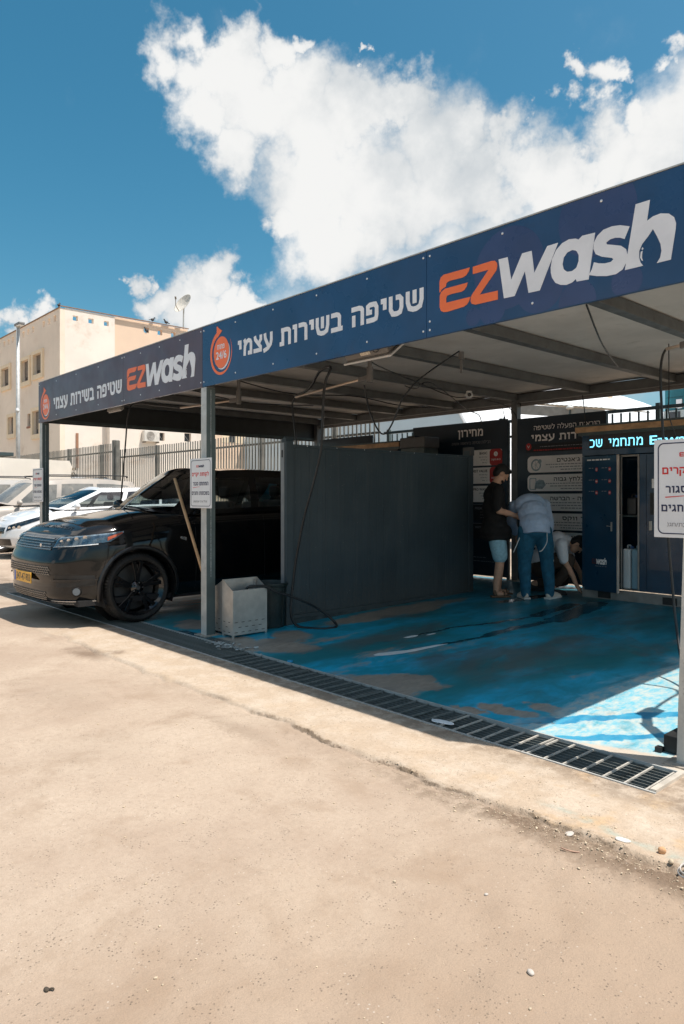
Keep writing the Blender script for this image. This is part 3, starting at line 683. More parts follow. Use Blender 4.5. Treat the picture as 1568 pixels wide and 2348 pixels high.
# rear and front beams, side beams
b = MB(); b.box(FX0+.06, FX1-.06, 5.40, 5.50, 2.845, 2.965); part('beam', b, BEAM, can, bevel=.004, label='rear beam')
b = MB(); b.box(FX0+.06, FX1-.06, 5.501, 5.53, 2.80, 2.99); part('gutter', b, mat('gutter', (.19,.18,.175), .5, .2), can)
b = MB(); b.box(FX0+.02, FX1-.02, .10, .20, 2.86, 2.98); part('beam', b, BEAM, can, bevel=.004, label='front beam')
px_ = [-4.62,-3.55,-2.38,-1.20,.011,1.19,2.37,3.55,4.62]
for x in px_:
    b = MB(); b.box(x-.05, x+.05, .201, 5.399, 2.875, 2.975); part('purlin', b, BEAM, can, bevel=.004)
# underside panels, slightly bellied sheets
for i in range(len(px_)-1):
    x0, x1 = px_[i]+.004, px_[i+1]-.004; b = MB(); nx_, ny_ = 8, 20
    for j in range(ny_+1):
        for k in range(nx_+1):
            x = x0+(x1-x0)*k/nx_; y = .06+5.46*j/ny_
            z = 2.985 + .010*math.sin(math.pi*k/nx_) + .006*mnoise.noise(Vector((x*2, y*2.5, 4)))
            b.v.append((x, y, z))
    for j in range(ny_):
        for k in range(nx_):
            a = j*(nx_+1)+k; b.f.append((a, a+nx_+1, a+nx_+2, a+1))
    o = part('roof_sheet', b, ROOF, can, smooth=True)
b = MB(); b.box(FX0+.01, FX1-.01, .03, 5.53, 3.02, 3.05); part('roof_deck', b, mat('roof deck steel', (.4,.4,.4), .6, .3), can)
# side cheeks of the canopy
b = MB(); b.box(FX0, FX0+.02, .03, 5.52, 2.54, 3.13); part('side_panel', b, mat('fascia back sheet', (.035,.04,.042), .4, .1), can, label='left end panel seen from inside')
b = MB(); b.box(FX0+.021, FX0+.06, .06, 5.39, 2.56, 2.60); b.box(FX0+.021, FX0+.06, .06, 5.39, 2.90, 2.95); part('side_rail', b, DKST, can)
b = MB(); b.box(FX1-.02, FX1, .03, 5.52, 2.54, 3.13); part('side_panel', b, NAVY, can)
# fascia boards
FB, FT = 2.53, 3.14
def rivet(p, x, z):
    global RV
    try: RV
    except NameError:
        r = MB(); r.lathe([(0, -.004), (.006, -.0035), (.0085, 0)], axis='Y', n=10); RV = mesh_of(r, 'rivet', True); RV.materials.append(SCRW)
    o = link('rivet', RV, None, p); o.location = Vector((x, -.0005, z)) - Vector(can.location)
def fascia(x0, x1, m, label, rivs):
    b = MB(); b.box(x0+.0015, x1-.0015, 0, .024, FB, FT); p = part('fascia_panel', b, m, can, label=label, bevel=.002)
    for x, z in rivs: rivet(p, x, z)
    return p
def sq(x0, x1, n=4): return [(x0+.03, 3.10), (x0+.03, 2.58)] + [(x1-.03, 3.10), (x1-.03, 2.58)] + [(x0+(x1-x0)*i/n, 3.085) for i in range(1, n)] + [(x0+(x1-x0)*i/n, 2.60) for i in range(1, n)]
p1 = fascia(FX0, -1.893, PURP, 'faded panel with the round badge and white Hebrew lettering', sq(FX0, -1.893))
p2 = fascia(-1.893, -.068, PURP, 'faded panel with orange and white word mark', sq(-1.893, -.068))
p3 = fascia(-.068, 2.942, NAVY, 'navy panel with the round badge and white Hebrew lettering', sq(-.068, 2.942, 5))
p4 = fascia(2.942, FX1, NAVY, 'navy panel with large orange and white word mark', [(2.972,3.10),(2.972,2.58),(2.972,2.64)] + [(3.58,3.09),(3.80,2.60),(4.25,3.09),(4.75,3.09),(4.75,2.58)])
strip = MB(); strip.box(FX0, FX1, -.006, .028, FT+.0005, FT+.008); part('fascia_cap', strip, GALV, can)
for p, (x0, x1, z0, z1) in ((p4, (3.062, 4.668, 2.652, 3.008)), (p2, (-1.787, -.203, 2.655, 3.015))):
    eo, di = MB(), MB()
    for t_, k_, q_ in logo(x0, x1, z0, z1, -.0006, split=True):
        if k_ in ('EU', 'EL'): part('letter_half', q_, ORNG, p)
        elif k_ in ('i', 'dot'): part('drop_highlight', q_, WHTE, p)
        else: part('letter', q_, ORNG if t_ else WHTE, p)
b = hebrew(MB(), 'שטיפה בשירות עצמי', .576, 2.918, 2.738, 2.893, -.0006, t=.235, gap=.12, each=lambda q: part('letter', q, WHTE, p3))
b = hebrew(MB(), 'שטיפה בשירות עצמי', -4.173, -1.93, 2.678, 2.845, -.0006, t=.235, gap=.12, each=lambda q: part('letter', q, WHTE, p1))
# floating bubble print on the right panel
for (cx, cz, r) in ((3.35,2.60,.06),(3.50,2.62,.10),(3.85,2.70,.17),(3.62,2.86,.26),(4.22,3.02,.24),(4.4,2.6,.09),(4.10,2.55,.12)):
    b = MB(); out = []
    for i in range(40):
        a = 2*math.pi*i/40; out.append((cx+r*math.cos(a), min(3.136, max(2.534, cz+r*math.sin(a)))))
    bk = globals().get('bk', 0)+1; b.prism(out, -.00008-.00006*(bk % 8), .001)
    part('bubble_print', b, BUBB, p4)
def badge(p, cx, cz, sx, sz):
    """round 24/6 badge with a circling arrow; cx,cz disc centre, half sizes"""
    y = -.0006
    b = MB(); d = [(cx+sx*math.cos(2*math.pi*i/48), cz+sz*math.sin(2*math.pi*i/48)) for i in range(48)]; b.prism(d, y-.0015, y); part('badge_disc', b, ORNG, p)
    # white sliver hugging the lower right of the disc
    o_, i_ = [], []
    for i in range(25):
        a = R(-115+140*i/24); w = .10*math.sin(math.pi*i/24)
        o_.append((cx+(1.04+w)*sx*math.cos(a), cz+(1.04+w)*sz*math.sin(a))); i_.append((cx+1.02*sx*math.cos(a), cz+1.02*sz*math.sin(a)))
    b = MB(); b.prism(o_+i_[::-1], y-.0010, y); part('badge_crescent', b, WHTE, p)
    # tapering ring with arrow head
    o_, i_ = [], []; n = 44
    for i in range(n+1):
        f = i/n; a = R(112+ (392-112)*f); w = .30*(1-f)**.8+.01
        rr = 1.46-.10*f
        o_.append((cx-.02*sx+(rr+.03)*sx*math.cos(a), cz+(rr)*sz*math.sin(a)-.02*sz)); i_.append((cx-.02*sx+(rr+.03-w)*sx*math.cos(a), cz+(rr-w)*sz*math.sin(a)-.02*sz))
    b = MB(); m_ = len(o_)
    vs = [(x, y-.0012, z) for x, z in o_] + [(x, y-.0012, z) for x, z in i_]
    b.add(vs, [(k, m_+k, m_+k+1, k+1) for k in range(m_-1)])
    b.prism([(cx-.62*sx, cz+1.72*sz), (cx+.10*sx, cz+1.36*sz), (cx-.52*sx, cz+.98*sz)], y-.0022, y)
    b.prism([(cx-.62*sx, cz+1.36*sz), (cx-.30*sx, cz+1.52*sz), (cx-.50*sx, cz+1.72*sz)], y-.0020, y)
    part('badge_arrow', b, ORNG, p)
    b = hebrew(MB(), 'פתוח', cx-.50*sx, cx+.42*sx, cz+.22*sz, cz+.52*sz, y-.0016, t=.2, depth=.0012, gap=.15); part('badge_letters', b, WHTE, p); b = MB()
    b = latin(b, '24/6', cx-.68*sx, cx+.70*sx, cz-.42*sz, cz+.08*sz, y-.0016, .0012, bold=.02); part('badge_letters', b, WHTE, p)
badge(p3, .288, 2.832, .137, .155)
badge(p1, -4.487, 2.782, .137, .155)

# things hung under the roof
fl_ = thing('floodlight', 'grey finned floodlight hung under the right bay fascia', 'floodlight', (2.17, .27, 2.60))
fl_.rotation_euler = (R(38), 0, 0); WM[fl_.name] = Matrix.Translation((2.17,.27,2.60)) @ Matrix.Rotation(R(38), 4, 'X')
A = mat('grey cast aluminium', (.17,.165,.16), .45, .3, .1, 10)
b = MB(); b.box(-.24,.24,-.13,.13,.0,.09); part('housing', b, A, fl_, bevel=.015, local=True)
b = MB(); b.box(-.27,.27,-.15,.15,-.018,.0); part('lens_frame', b, mat('pale lens rim', (.5,.5,.49), .4), fl_, bevel=.004, local=True)
for k in range(16):
    b = MB(); b.box(-.225+.03*k, -.221+.03*k, -.12,.12,.0905,.125); part('cooling_fin', b, A, fl_, local=True)
b = MB(); b.box(-.05,.06,-.1335,-.1305,.03,.07); part('sticker', b, mat('label sticker', (.7,.62,.5), .5, 0, .3, 60), fl_, local=True)
b = MB(); b.tube([(.10,-.131,.07),(.14,-.16,.05),(.18,-.15,.06),(.2,-.10,.13)], .004, 6); part('flex', b, BLKR, fl_, local=True)
b = MB(); b.bar((-.2,0,.1),(-.2,.0,.36),.02,.006); b.bar((.2,0,.1),(.2,0,.36),.02,.006); part('bracket', b, A, fl_, local=True)

def boom(name_label, base, tip, rot_h=.28):
    t = thing('hose_boom', name_label, 'swivel boom', (base[0], base[1], base[2]))
    T_ = mat('boom tube', (.62,.50,.40), .35, .5, .08)
    b = MB(); b.tube([base, tip], .013, 10, smooth=False); part('boom_tube', b, T_, t, smooth=True)
    b = MB(); b.cyl((base[0],base[1],base[2]-.05),(base[0],base[1],base[2]+.10),.032,n=16); b.cyl((base[0],base[1],base[2]+.10),(base[0],base[1],2.875),.022,n=12); part('swivel', b, A, t, auto=35)
    d = (Vector(tip)-Vector(base)).normalized()
    b = MB(); b.bar(Vector(base)-d*.02, Vector(base)+d*.18, .03, .05); part('elbow', b, A, t, bevel=.006)
    return t
boom('pale hose boom on a ceiling swivel in the right bay', (1.30,1.05,2.58), (-.10,1.235,2.55))
boom('hose boom on a ceiling swivel in the left bay', (-.9,1.0,2.58), (-2.2,.95,2.60))
boom('hose boom entering at the right picture edge', (4.15,1.72,2.575), (3.86,1.762,2.555))
b = MB(); b.cyl((1.75,1.9,2.80),(1.75,1.9,2.875),.028,n=14); b.cyl((1.75,1.9,2.70),(1.75,1.9,2.80),.016,n=10); b.cyl((1.75,1.9,2.66),(1.75,1.9,2.70),.01,n=8)
solo('ceiling_nozzle', b, A, 'small empty swivel fitting on the ceiling right of the floodlight', 'fitting', auto=40)
# tube lamp in the left bay
t = thing('tube_lamp', 'slim tube lamp under the left bay fascia', 'lamp', (-3.2, .5, 2.62))
b = MB(); b.box(-3.42,-3.0,.47,.53,2.62,2.66); part('lamp_body', b, mat('lamp body', (.32,.31,.29), .5), t, bevel=.005)
b = MB(); b.tube([(-3.41,.5,2.612),(-3.01,.5,2.612)], .012, 8, smooth=False); part('tube', b, mat('lamp glass', (.5,.48,.45), .3), t)
b = MB(); b.box(-3.24,-3.18,.48,.52,2.66,2.70); part('mount', b, A, t)
# security camera
t = thing('security_camera', 'white ball security camera on the purlin above the price board', 'camera', (.11, 4.15, 2.87))
b = MB(); b.sphere((.11,4.15,2.835), .052, 18, m=12); part('ball', b, mat('white plastic', (.6,.6,.58), .35), t, smooth=True)
b = MB(); b.cyl((.145,4.11,2.832),(.158,4.095,2.830),.027,n=16); part('lens', b, mat('black lens', (.01,.01,.01), .1), t)
b = MB(); b.cyl((.11,4.15,2.872),(.11,4.15,2.89),.04,n=16); part('mount', b, mat('white plastic', (.6,.6,.58), .35), t)
# hoses and cables
def hose(label, pts, r, cat='hose', name='hose', group=None, m=None): 
    b = MB(); b.tube(pts, r, 8); return solo(name, b, m or HOSE, label, cat, group, smooth=True)
hose('black pressure hose hanging from the boom, looping over the floor into the front steel bin',
     [(-.10,1.235,2.56),(.25,1.15,2.60),(.60,1.0,2.72),(.86,.93,2.72),(.80,.9,2.55),(.765,.9,2.2),(.74,.9,1.9),(.64,.9,1.6),(.47,.9,1.2),(.35,.89,.76),(.31,.87,.45),(.32,.84,.24),(.33,.85,.11),(.36,.90,.04),(.47,.95,.030),(.60,1.02,.030),(.655,1.16,.032),(.58,1.25,.05),(.48,1.22,.13),(.44,1.10,.22),(.44,.92,.31),(.38,.75,.385),(.36,.61,.43),(.325,.52,.487),(.28,.42,.497),(.23,.34,.48),(.20,.30,.36)], .014)
hose('black hose dropping from the boom tip behind the dark partition wall', [(-.10,1.235,2.55),(-.145,1.23,2.50),(-.15,1.23,2.43),(-.11,1.23,2.2),(-.077,1.23,1.99),(-.05,1.23,1.4)], .0105)
hose('black cable sagging in a loop below the boom swivel', [(1.19,1.08,2.52),(1.20,1.1,2.40),(1.25,1.1,2.248),(1.362,1.1,2.063),(1.454,1.1,2.02),(1.55,1.1,2.107),(1.655,1.1,2.287),(1.70,1.1,2.35),(1.75,1.3,2.55),(1.8,1.8,2.86)], .008, 'cable', 'cable')
hose('black cable running back under the purlin and dropping to the price board', [(-.04,3.0,2.86),(.15,3.0,2.80),(.42,3.0,2.84),(-.6,5.0,2.78),(-.55,5.25,2.70),(-.53,5.3,2.55)], .007, 'cable', 'cable')
hose('black cable slung under the left purlin of the right bay', [(-1.2,1.2,2.868),(-1.15,2.0,2.78),(-1.2,3.2,2.865),(-1.22,4.2,2.82),(-1.2,5.2,2.86)], .008, 'cable', 'cable')
hose('black cable slung under the purlin left of the middle post', [(-2.3,1.2,2.868),(-2.35,2.2,2.79),(-2.38,3.4,2.866)], .008, 'cable', 'cable')
hose('black cable slung under the middle purlin towards the camera', [(1.2,1.0,2.868),(1.0,1.4,2.80),(.3,2.8,2.86),(.02,3.9,2.80),(.0,4.4,2.84),(.0,5.1,2.80),(.02,5.36,2.70),(.06,5.38,2.6)], .007, 'cable', 'cable')
hose('black cable slung under the second purlin from the right', [(3.5,1.2,2.868),(3.0,2.4,2.82),(2.45,3.8,2.865)], .008, 'cable', 'cable')
hose('thin cable hanging from the rear beam to the right board', [(1.14,5.38,2.84),(1.17,5.36,2.7),(1.2,5.33,2.6),(1.21,5.33,2.4)], .007, 'cable', 'cable')
hose('thin cable hanging in front of the teal building', [(3.35,3.0,2.86),(3.352,3.0,2.4),(3.35,3.0,2.2),(3.33,3.2,2.0)], .005, 'cable', 'cable')
hose('black pressure hose hanging beside the right post sign, down to the floor', [(3.86,1.762,2.56),(3.83,1.76,2.50),(3.814,1.76,2.36),(3.823,1.76,2.13),(3.836,1.76,1.85),(3.876,1.76,1.09),(3.903,1.76,.767),(3.95,1.72,.45),(4.1,1.5,.15),(4.4,1.1,.05),(4.62,.75,.05)], .0105)
hose('black hose hanging in the left bay in front of the white car', [(-2.2,.95,2.60),(-2.6,.8,2.66),(-2.95,.65,2.70),(-3.03,.6,2.55),(-3.1,.6,2.2),(-3.18,.6,1.76),(-3.26,.6,1.30),(-3.35,.65,.8),(-3.45,.8,.2),(-3.5,1.1,.05)], .0105)

# ---- notice boards on the posts
def notice(label, x0, x1, z0, z1, y, tilt=0.):
    t = thing('notice_sign', label, 'sign', ((x0+x1)/2, y, z0), group='closing notices on the front posts')
    b = MB(); b.box(x0, x1, y, y+.006, z0, z1); part('board', b, SIGNW, t, bevel=.001)
    w, h = x1-x0, z1-z0; X = lambda a: x0+a*w; Z = lambda a: z0+a*h; yy = y-.0004
    b = ring_xz(MB(), rrect(X(.045), X(.955), Z(.035), Z(.965), .03), rrect(X(.058), X(.942), Z(.046), Z(.954), .026), yy-.0008, yy); part('border', b, PNAVY, t)
    o, wl = logo(X(.30), X(.66), Z(.815), Z(.875), yy, .001); part('logo', o, PRED, t); part('logo', wl, PNAVY, t)
    b = hebrew(MB(), 'לקוחות יקרים', X(.10), X(.88), Z(.645), Z(.715), yy, t=.21, depth=.001, gap=.14); part('lettering', b, PRED, t, label='red greeting line')
    b = hebrew(MB(), 'המתחם סגור', X(.14), X(.86), Z(.455), Z(.525), yy, t=.21, depth=.001, gap=.14); part('lettering', b, PNAVY, t, label='upper navy line of lettering'); b = MB(); hebrew(b, 'בשבתות וחגים', X(.09), X(.90), Z(.265), Z(.335), yy, t=.21, depth=.001, gap=.14)
    part('lettering', b, PNAVY, t, label='lower navy line of lettering')
    b = MB(); b.prism([(X(.13),Z(.415)),(X(.45),Z(.432)),(X(.46),Z(.428)),(X(.14),Z(.405))], yy-.001, yy); part('underline', b, PRED, t)
    b = hebrew(MB(), '(כולל ערבי שבת/חג)', X(.16), X(.80), Z(.115), Z(.15), yy, t=.14, depth=.001, gap=.16); part('lettering', b, PGRY, t, label='small grey line')
    for xx in (.5,):
        for zz in (.985, .015): 
            b = MB(); b.cyl((X(xx), y-.002, Z(zz)), (X(xx), y, Z(zz)), .004, n=8); part('screw', b, SCRW, t)
    return t
notice('white closing notice on the middle post, in front of the black car', -.205, .205, 1.298, 1.80, -.062)
notice('small looking white notice on the far left post, in front of the dusty cars', -4.86, -4.43, 1.345, 1.842, -.062)
notice('large white notice on the right post, cut by the picture edge', 4.585, 5.02, 1.195, 1.704, -.075)

# ---- steel bins and barrel
def bin_(label, xl, xh, y0, y1, zl, zh, zf=0.):
    """open top steel box; xl = side with the low rim, xh = side with the tall back"""
    t = thing('steel_bin', label, 'bin', ((xl+xh)/2, (y0+y1)/2, zf), group='stainless bins at the middle post'); w = .006
    s = 1 if xl > xh else -1; zb = zf+.03
    b = MB(); b.box(min(xl, xl-s*w), max(xl, xl-s*w), y0, y1, zb, zl); part('front_panel', b, STNL, t, bevel=.001)
    b = MB(); b.box(min(xh, xh+s*w), max(xh, xh+s*w), y0, y1, zb-.02, zh); part('back_panel', b, STNL, t, bevel=.001)
    for y in (y0, y1-w):
        b = MB(); pts = [(xl-s*w*1.1, zb), (xl-s*w*1.1, zl-.002), (xh+s*.02, zh-.004), (xh+s*w*1.1, zh-.004), (xh+s*w*1.1, zb)]
        b.prism(pts, y+.0005, y+w-.0005); part('side_panel', b, STNL, t)
    b = MB(); b.box(min(xl, xh)+w*1.2, max(xl, xh)-w*1.2, y0+w, y1-w, zb, zb+.006); part('bottom', b, STNL, t)
    DARK = mat('slot shadow gap', (.012,.011,.01), .9)
    n = 0
    for r, z in enumerate((zf+.155, zf+.105, zf+.055)):
        for k in range(5 if r != 1 else 4):
            y = y0+.02+(.045 if r == 1 else 0)+k*.082
            if y+.038 > y1-.01: continue
            b = MB(); b.box(xl if s > 0 else xl-.0012, xl+.0012 if s > 0 else xl, y, y+.036, z, z+.0055); part('drain_slot', b, DARK, t)
        for k in range(2 if r != 1 else 1):
            xa = min(xl, xh)+.02+(.045 if r == 1 else 0)+k*.09
            b = MB(); b.box(xa, xa+.034, y0-.0008, y0+.0005, z, z+.0055); part('drain_slot', b, DARK, t)
    for x in (min(xl, xh)+.004, max(xl, xh)-.022):
        for y in (y0+.002, y1-.02):
            b = MB(); b.box(x, x+.018, y, y+.018, zf, zb); part('foot', b, STNL, t)
    b = MB(); b.box(min(xh, xh+s*.03), max(xh, xh+s*.03), y1-w-.03, y1-w-.024, zl-.08, zh-.02); part('bracket', b, STNL, t)
    return t
bin_('front stainless bin with the hose end in it, right of the middle post', .312, .118, .118, .535, .478, .574, 0)
bin_('rear stainless bin standing back to back behind the front one', -.13, .085, .16, .575, .47, .566, 0)
t = thing('plastic_barrel', 'dark green black plastic barrel behind the steel bins', 'barrel', (.045, .755, .015))
PL = mat('dark plastic', (.022,.034,.034), .45, 0, .2, 8, dirt=(.06,.06,.055), dirtamt=.04)
b = MB(); b.lathe([(0,.0),(.165,.0),(.175,.02),(.185,.25),(.195,.44),(.205,.445),(.21,.46),(.208,.478),(.195,.48),(.190,.46),(.18,.25),(.165,.03),(0,.02)], (0,0,0), n=36); part('shell', b, PL, t, local=True, auto=35)
for k in range(6):
    a = 2*math.pi*k/6+.3; b = MB(); b.bar((.178*math.cos(a),.178*math.sin(a),.03),(.199*math.cos(a),.199*math.sin(a),.42),.03,.012, up=(math.cos(a), math.sin(a), 0)); part('rib', b, PL, t, local=True, bevel=.004)
# broom
t = thing('broom', 'broom with a pale wooden handle leaning behind the middle post', 'broom', (-.25, .3, 0))
b = MB(); b.tube([(-1.0,.20,1.62),(-.47,.20,.73),(-.16,.20,.22)], [.017,.0165,.016], 12, smooth=False); part('handle', b, mat('pale wood handle', (.58,.34,.17), .55, 0, .15, 12), t, smooth=True)
b = MB(); b.box(-.27,-.02,.17,.23,.10,.20); part('head', b, mat('broom head', (.03,.06,.12), .5), t, bevel=.01)
b = MB()
rnd = random.Random(5)
for k in range(160):
    x = rnd.uniform(-.265,-.025); y = rnd.uniform(.172,.228); b.bar((x,y,.1),(x+rnd.uniform(-.02,.02),y+rnd.uniform(-.02,.02),.0),.002)
part('bristles', b, mat('bristles', (.03,.03,.03), .8), t, kind='stuff')

# ---- partition wall between the bays
t = thing('partition_wall', 'dark slate panel wall between the two wash bays', 'partition wall', (.14, 2.5, .04))
YA, YB = .985, 4.05; n = 13
for k in range(n):
    y0 = YA+(YB-YA)*k/n; y1 = YA+(YB-YA)*(k+1)/n
    b = MB(); b.box(.11, .165, y0+.0012, y1-.0012, .125, 1.955)
    rr = .0022
    for q in range(3):
        yy = y0+(y1-y0)*(q+.5)/3; b.box(.165, .165+rr, yy-.006, yy+.006, .13, 1.95)
    part('wall_panel', b, WALLN, t, bevel=.001)
b = MB(); b.box(.098,.172,YA,YB,1.956,1.985); part('top_rail', b, WALLN, t, bevel=.003)
b = MB(); b.box(.095,.178,YA,YB,.085,.124); part('bottom_rail', b, WALLN, t, bevel=.003)
b = MB(); b.box(.10,.16,YA,YB,.0,.0845); part('plinth', b, mat('dirty plinth', (.07,.08,.08), .8, 0, .4, 6), t)
for k in range(7):
    y = YA+.2+k*.44; b = MB(); b.sphere((.1735,y,1.972),.006,8,(.4,1,1),6); part('bolt_head', b, SCRW, t)
b = MB(); b.box(.09,.185,.885,.983,.01,2.02); p = part('end_post', b, WALLN, t, bevel=.004, label='near end post')
b = MB(); b.box(.092,.150,.880,.8845,.02,2.0); part('edge_strip', b, mat('light grey strip', (.26,.27,.28), .45, .3, .1, 6), p)
b = MB(); b.box(.105,.13,.8785,.8798,1.84,1.92); part('lock_slot', b, BLKR, p)
b = MB(); b.add([(.088,.883,2.0205),(.187,.883,2.0205),(.187,.985,2.0205),(.088,.985,2.0205),(.150,.884,2.065),(.170,.98,2.065)], [(0,1,4),(1,2,5,4),(2,3,5),(3,0,4,5),(0,3,2,1)]); part('cap', b, WALLN, p)
b = MB(); b.box(.09,.185,4.052,4.15,.04,2.05); part('end_post', b, WALLN, t, bevel=.004, label='far end post')
b = MB(); b.box(.07,.21,4.06,4.14,1.985,2.10); part('hinge_box', b, mat('hinge box', (.08,.08,.08), .5), t, bevel=.006)

# ---- board wall at the back
BRD = mat('navy board', (.006,.020,.036), .42, 0, .16, 2, coat=.15, dirt=(.012,.028,.045), dirtamt=.05)
CARD = mat('white card print', (.88,.84,.82), .5, 0, .05, 5)
DCARD = mat('dark card print', (.012,.014,.018), .5)
REDB = mat('red card print', (.42,.03,.03), .5, 0, .05)
BLUG = mat('washed blue print', (.28,.36,.40), .5, 0, .3, 20)
rg = random.Random(11)
YB_ = 5.405; yb = 5.3795
t = thing('price_board', 'tall navy price list board left of the rear post', 'board', (-.82, 5.4, .15))
b = MB(); b.box(-2.05, -.105, 5.38, 5.40, .175, 2.615); part('board', b, BRD, t, bevel=.002)
b = hebrew(MB(), 'מחירון', -1.065, -.566, 2.385, 2.50, yb, t=.2, gap=.13); part('lettering', b, CARD, t, label='heading')
b = hebrew(MB(), 'חבילות שטיפה בהתאמה אישית', -1.19, -.42, 2.262, 2.305, yb, t=.13, gap=.14); part('lettering', b, PGRY, t, label='subtitle')
for nm, z1, z0 in (('BASIC', 2.162, 1.912), ('BEST VALUE', 1.882, 1.627), ('PRO WASH', 1.592, 1.335)):
    b = MB(); b.prism(rrect(-.80, -.205, z0, z1, .03, corners=(0,0,1,0)), yb-.002, yb); c = part('card', b, CARD, t)
    b = MB(); b.prism(rrect(-.435, -.203, z0-.001, z1+.003, .05, corners=(1,0,1,1)), yb-.0035, yb-.0021); part('red_panel', b, REDB, c)
    lw = .15 if nm == 'BASIC' else .29 if nm[0] == 'B' else .27
    b = latin(MB(), nm, -.48-lw, -.48, z1-.075, z1-.035, yb-.0021, .001, bold=.02); part('lettering', b, PBLK, c)
    b = MB()
    for q in range(3):
        z = z1-.115-q*.045; greek(b, -.64+.03*q, -.51, z, .008, yb-.0021, rg)
        b.bar((-.50, yb-.003, z-.006), (-.495, yb-.003, z-.01), .004); b.bar((-.495, yb-.003, z-.01), (-.485, yb-.003, z+.008), .004)
        b.bar((-.77, yb-.003, z-.004), (-.762, yb-.003, z-.012), .005); b.bar((-.762, yb-.003, z-.012), (-.75, yb-.003, z+.012), .005)
    part('small_print', b, PGRY, c)
    b = MB(); b.cyl((-.319, yb-.0045, z1-.075), (-.319, yb-.0036, z1-.075), .038, n=24); b2 = MB(); b2.bar((-.319,yb-.005,z1-.075),(-.319,yb-.005,z1-.052),.004); b2.bar((-.319,yb-.005,z1-.075),(-.305,yb-.005,z1-.083),.004)
    part('clock_face', b, CARD, c); part('clock_hands', b2, REDB, c)
    b = hebrew(MB(), 'כ-10 דקות', -.40, -.235, z0+.075, z0+.10, yb-.0036, t=.2, depth=.001, gap=.14); part('lettering', b, CARD, c, label='white minutes line')
for nm, z1, z0 in (('PREMIUM', 1.302, 1.05), ('WHITE WASH', 1.0, .75)):
    b = MB(); b.prism(rrect(-.80, -.205, z0, z1, .02, corners=(0,0,1,0)), yb-.0015, yb); c = part('card', b, DCARD, t)
    b = latin(MB(), nm, -.72, -.48, z1-.085, z1-.045, yb-.0016, .001, bold=.01)
    for q in range(3): greek(b, -.62, -.51, z1-.125-q*.045, .006, yb-.0016, rg)
    b.box(-.80, -.205, yb-.0022, yb-.0016, z1-.006, z1); part('lettering', b, PGRY, c)
b = MB(); greek(b, -.75, -.3, .40, .008, yb, rg); greek(b, -.75, -.5, .46, .008, yb, rg); part('small_print', b, PGRY, t)

t = thing('instruction_board', 'tall navy washing instruction board right of the rear post', 'board', (.78, 5.4, .15))
b = MB(); b.box(.075, 1.49, 5.38, 5.40, .175, 2.595); part('board', b, BRD, t, bevel=.002)
b = hebrew(MB(), 'הוראות הפעלה לשטיפה', .357, 1.40, 2.405, 2.465, yb, t=.15, gap=.16); part('lettering', b, CARD, t, label='heading, thin line')
b = hebrew(MB(), 'בשירות עצמי', .312, 1.35, 2.24, 2.335, yb, t=.21, gap=.13); part('lettering', b, CARD, t, label='heading, bold line')
b = MB(); b.box(.22, 1.44, yb-.001, yb, 2.075, 2.20); bb = part('notice_strip', b, DCARD, t)
b = MB(); b.prism([(.268+.048*math.cos(2*math.pi*i/24), 2.163+.052*math.sin(2*math.pi*i/24)) for i in range(24)], yb-.002, yb-.0011); part('round_badge', b, REDB, bb)
b = MB(); b.bar((.250,yb-.0028,2.18),(.268,yb-.0028,2.145),.007); b.bar((.268,yb-.0028,2.145),(.286,yb-.0028,2.18),.007); part('tick', b, CARD, bb)
b = MB(); greek(b, .46, 1.43, 2.155, .010, yb-.0011, rg); part('small_print', b, PGRY, bb)
b = MB(); greek(b, .357, 1.43, 2.105, .018, yb-.0011, rg); part('small_print', b, REDB, bb, label='red warning line')
for tx, z1, z0, x0 in (("ניקוי ג'אנטים", 2.018, 1.775, .74), ('מים בלחץ גבוה', 1.742, 1.50, .69), ('הקצפה + הברשה', 1.462, 1.214, .63), ('סופר ווקס', 1.178, .938, .83), ('ניקוי פנים הרכב', .905, .665, .60)):
    b = MB(); b.prism(rrect(.25, 1.45, z0, z1, .065), yb-.002, yb); c = part('card', b, CARD, t)
    b = hebrew(MB(), tx, x0, 1.37, z1-.095, z1-.045, yb-.0021, t=.2, depth=.001, gap=.14); part('lettering', b, PBLK, c)
    b = MB()
    for q in range(3): greek(b, .56+.07*q+(.1 if q == 2 else 0), 1.37, z1-.13-q*.038, .012, yb-.0021, rg)
    part('small_print', b, PGRY, c)
    zc = (z0+z1)/2-.01
    b = MB()
    if tx[0] == 'נ' and 'ג' in tx:
        o_ = [(.395+.085*math.cos(2*math.pi*i/28), zc+.09*math.sin(2*math.pi*i/28)) for i in range(28)]; i_ = [(.395+.062*math.cos(2*math.pi*i/28), zc+.066*math.sin(2*math.pi*i/28)) for i in range(28)]
        ring_xz(b, o_, i_, yb-.003, yb-.0021)
        for k in range(7):
            a = 2*math.pi*k/7; b.bar((.395, yb-.003, zc), (.395+.06*math.cos(a), yb-.003, zc+.064*math.sin(a)), .012, .001)
        b.prism([(.46+.03*math.cos(i), zc+.05+.035*math.sin(i)) for i in [k*.6 for k in range(10)]], yb-.0036, yb-.0030)
    else:
        b.prism([(.37,zc-.07),(.50,zc-.08),(.56,zc-.02),(.52,zc+.05),(.45,zc+.06),(.39,zc+.03)], yb-.003, yb-.0021)
        ring_xz(b, rrect(.285,.40,zc-.09,zc+.085,.02), rrect(.297,.388,zc-.078,zc+.073,.015), yb-.0028, yb-.0021)
    part('picture', b, BLUG, c)
t = thing('antenna', 'short black antenna on top of the price board', 'antenna', (-.17, 5.39, 2.615))
b = MB(); b.cyl((-.17,5.39,2.615),(-.17,5.39,2.65),.018,.012,n=10); part('foot', b, BLKR, t)
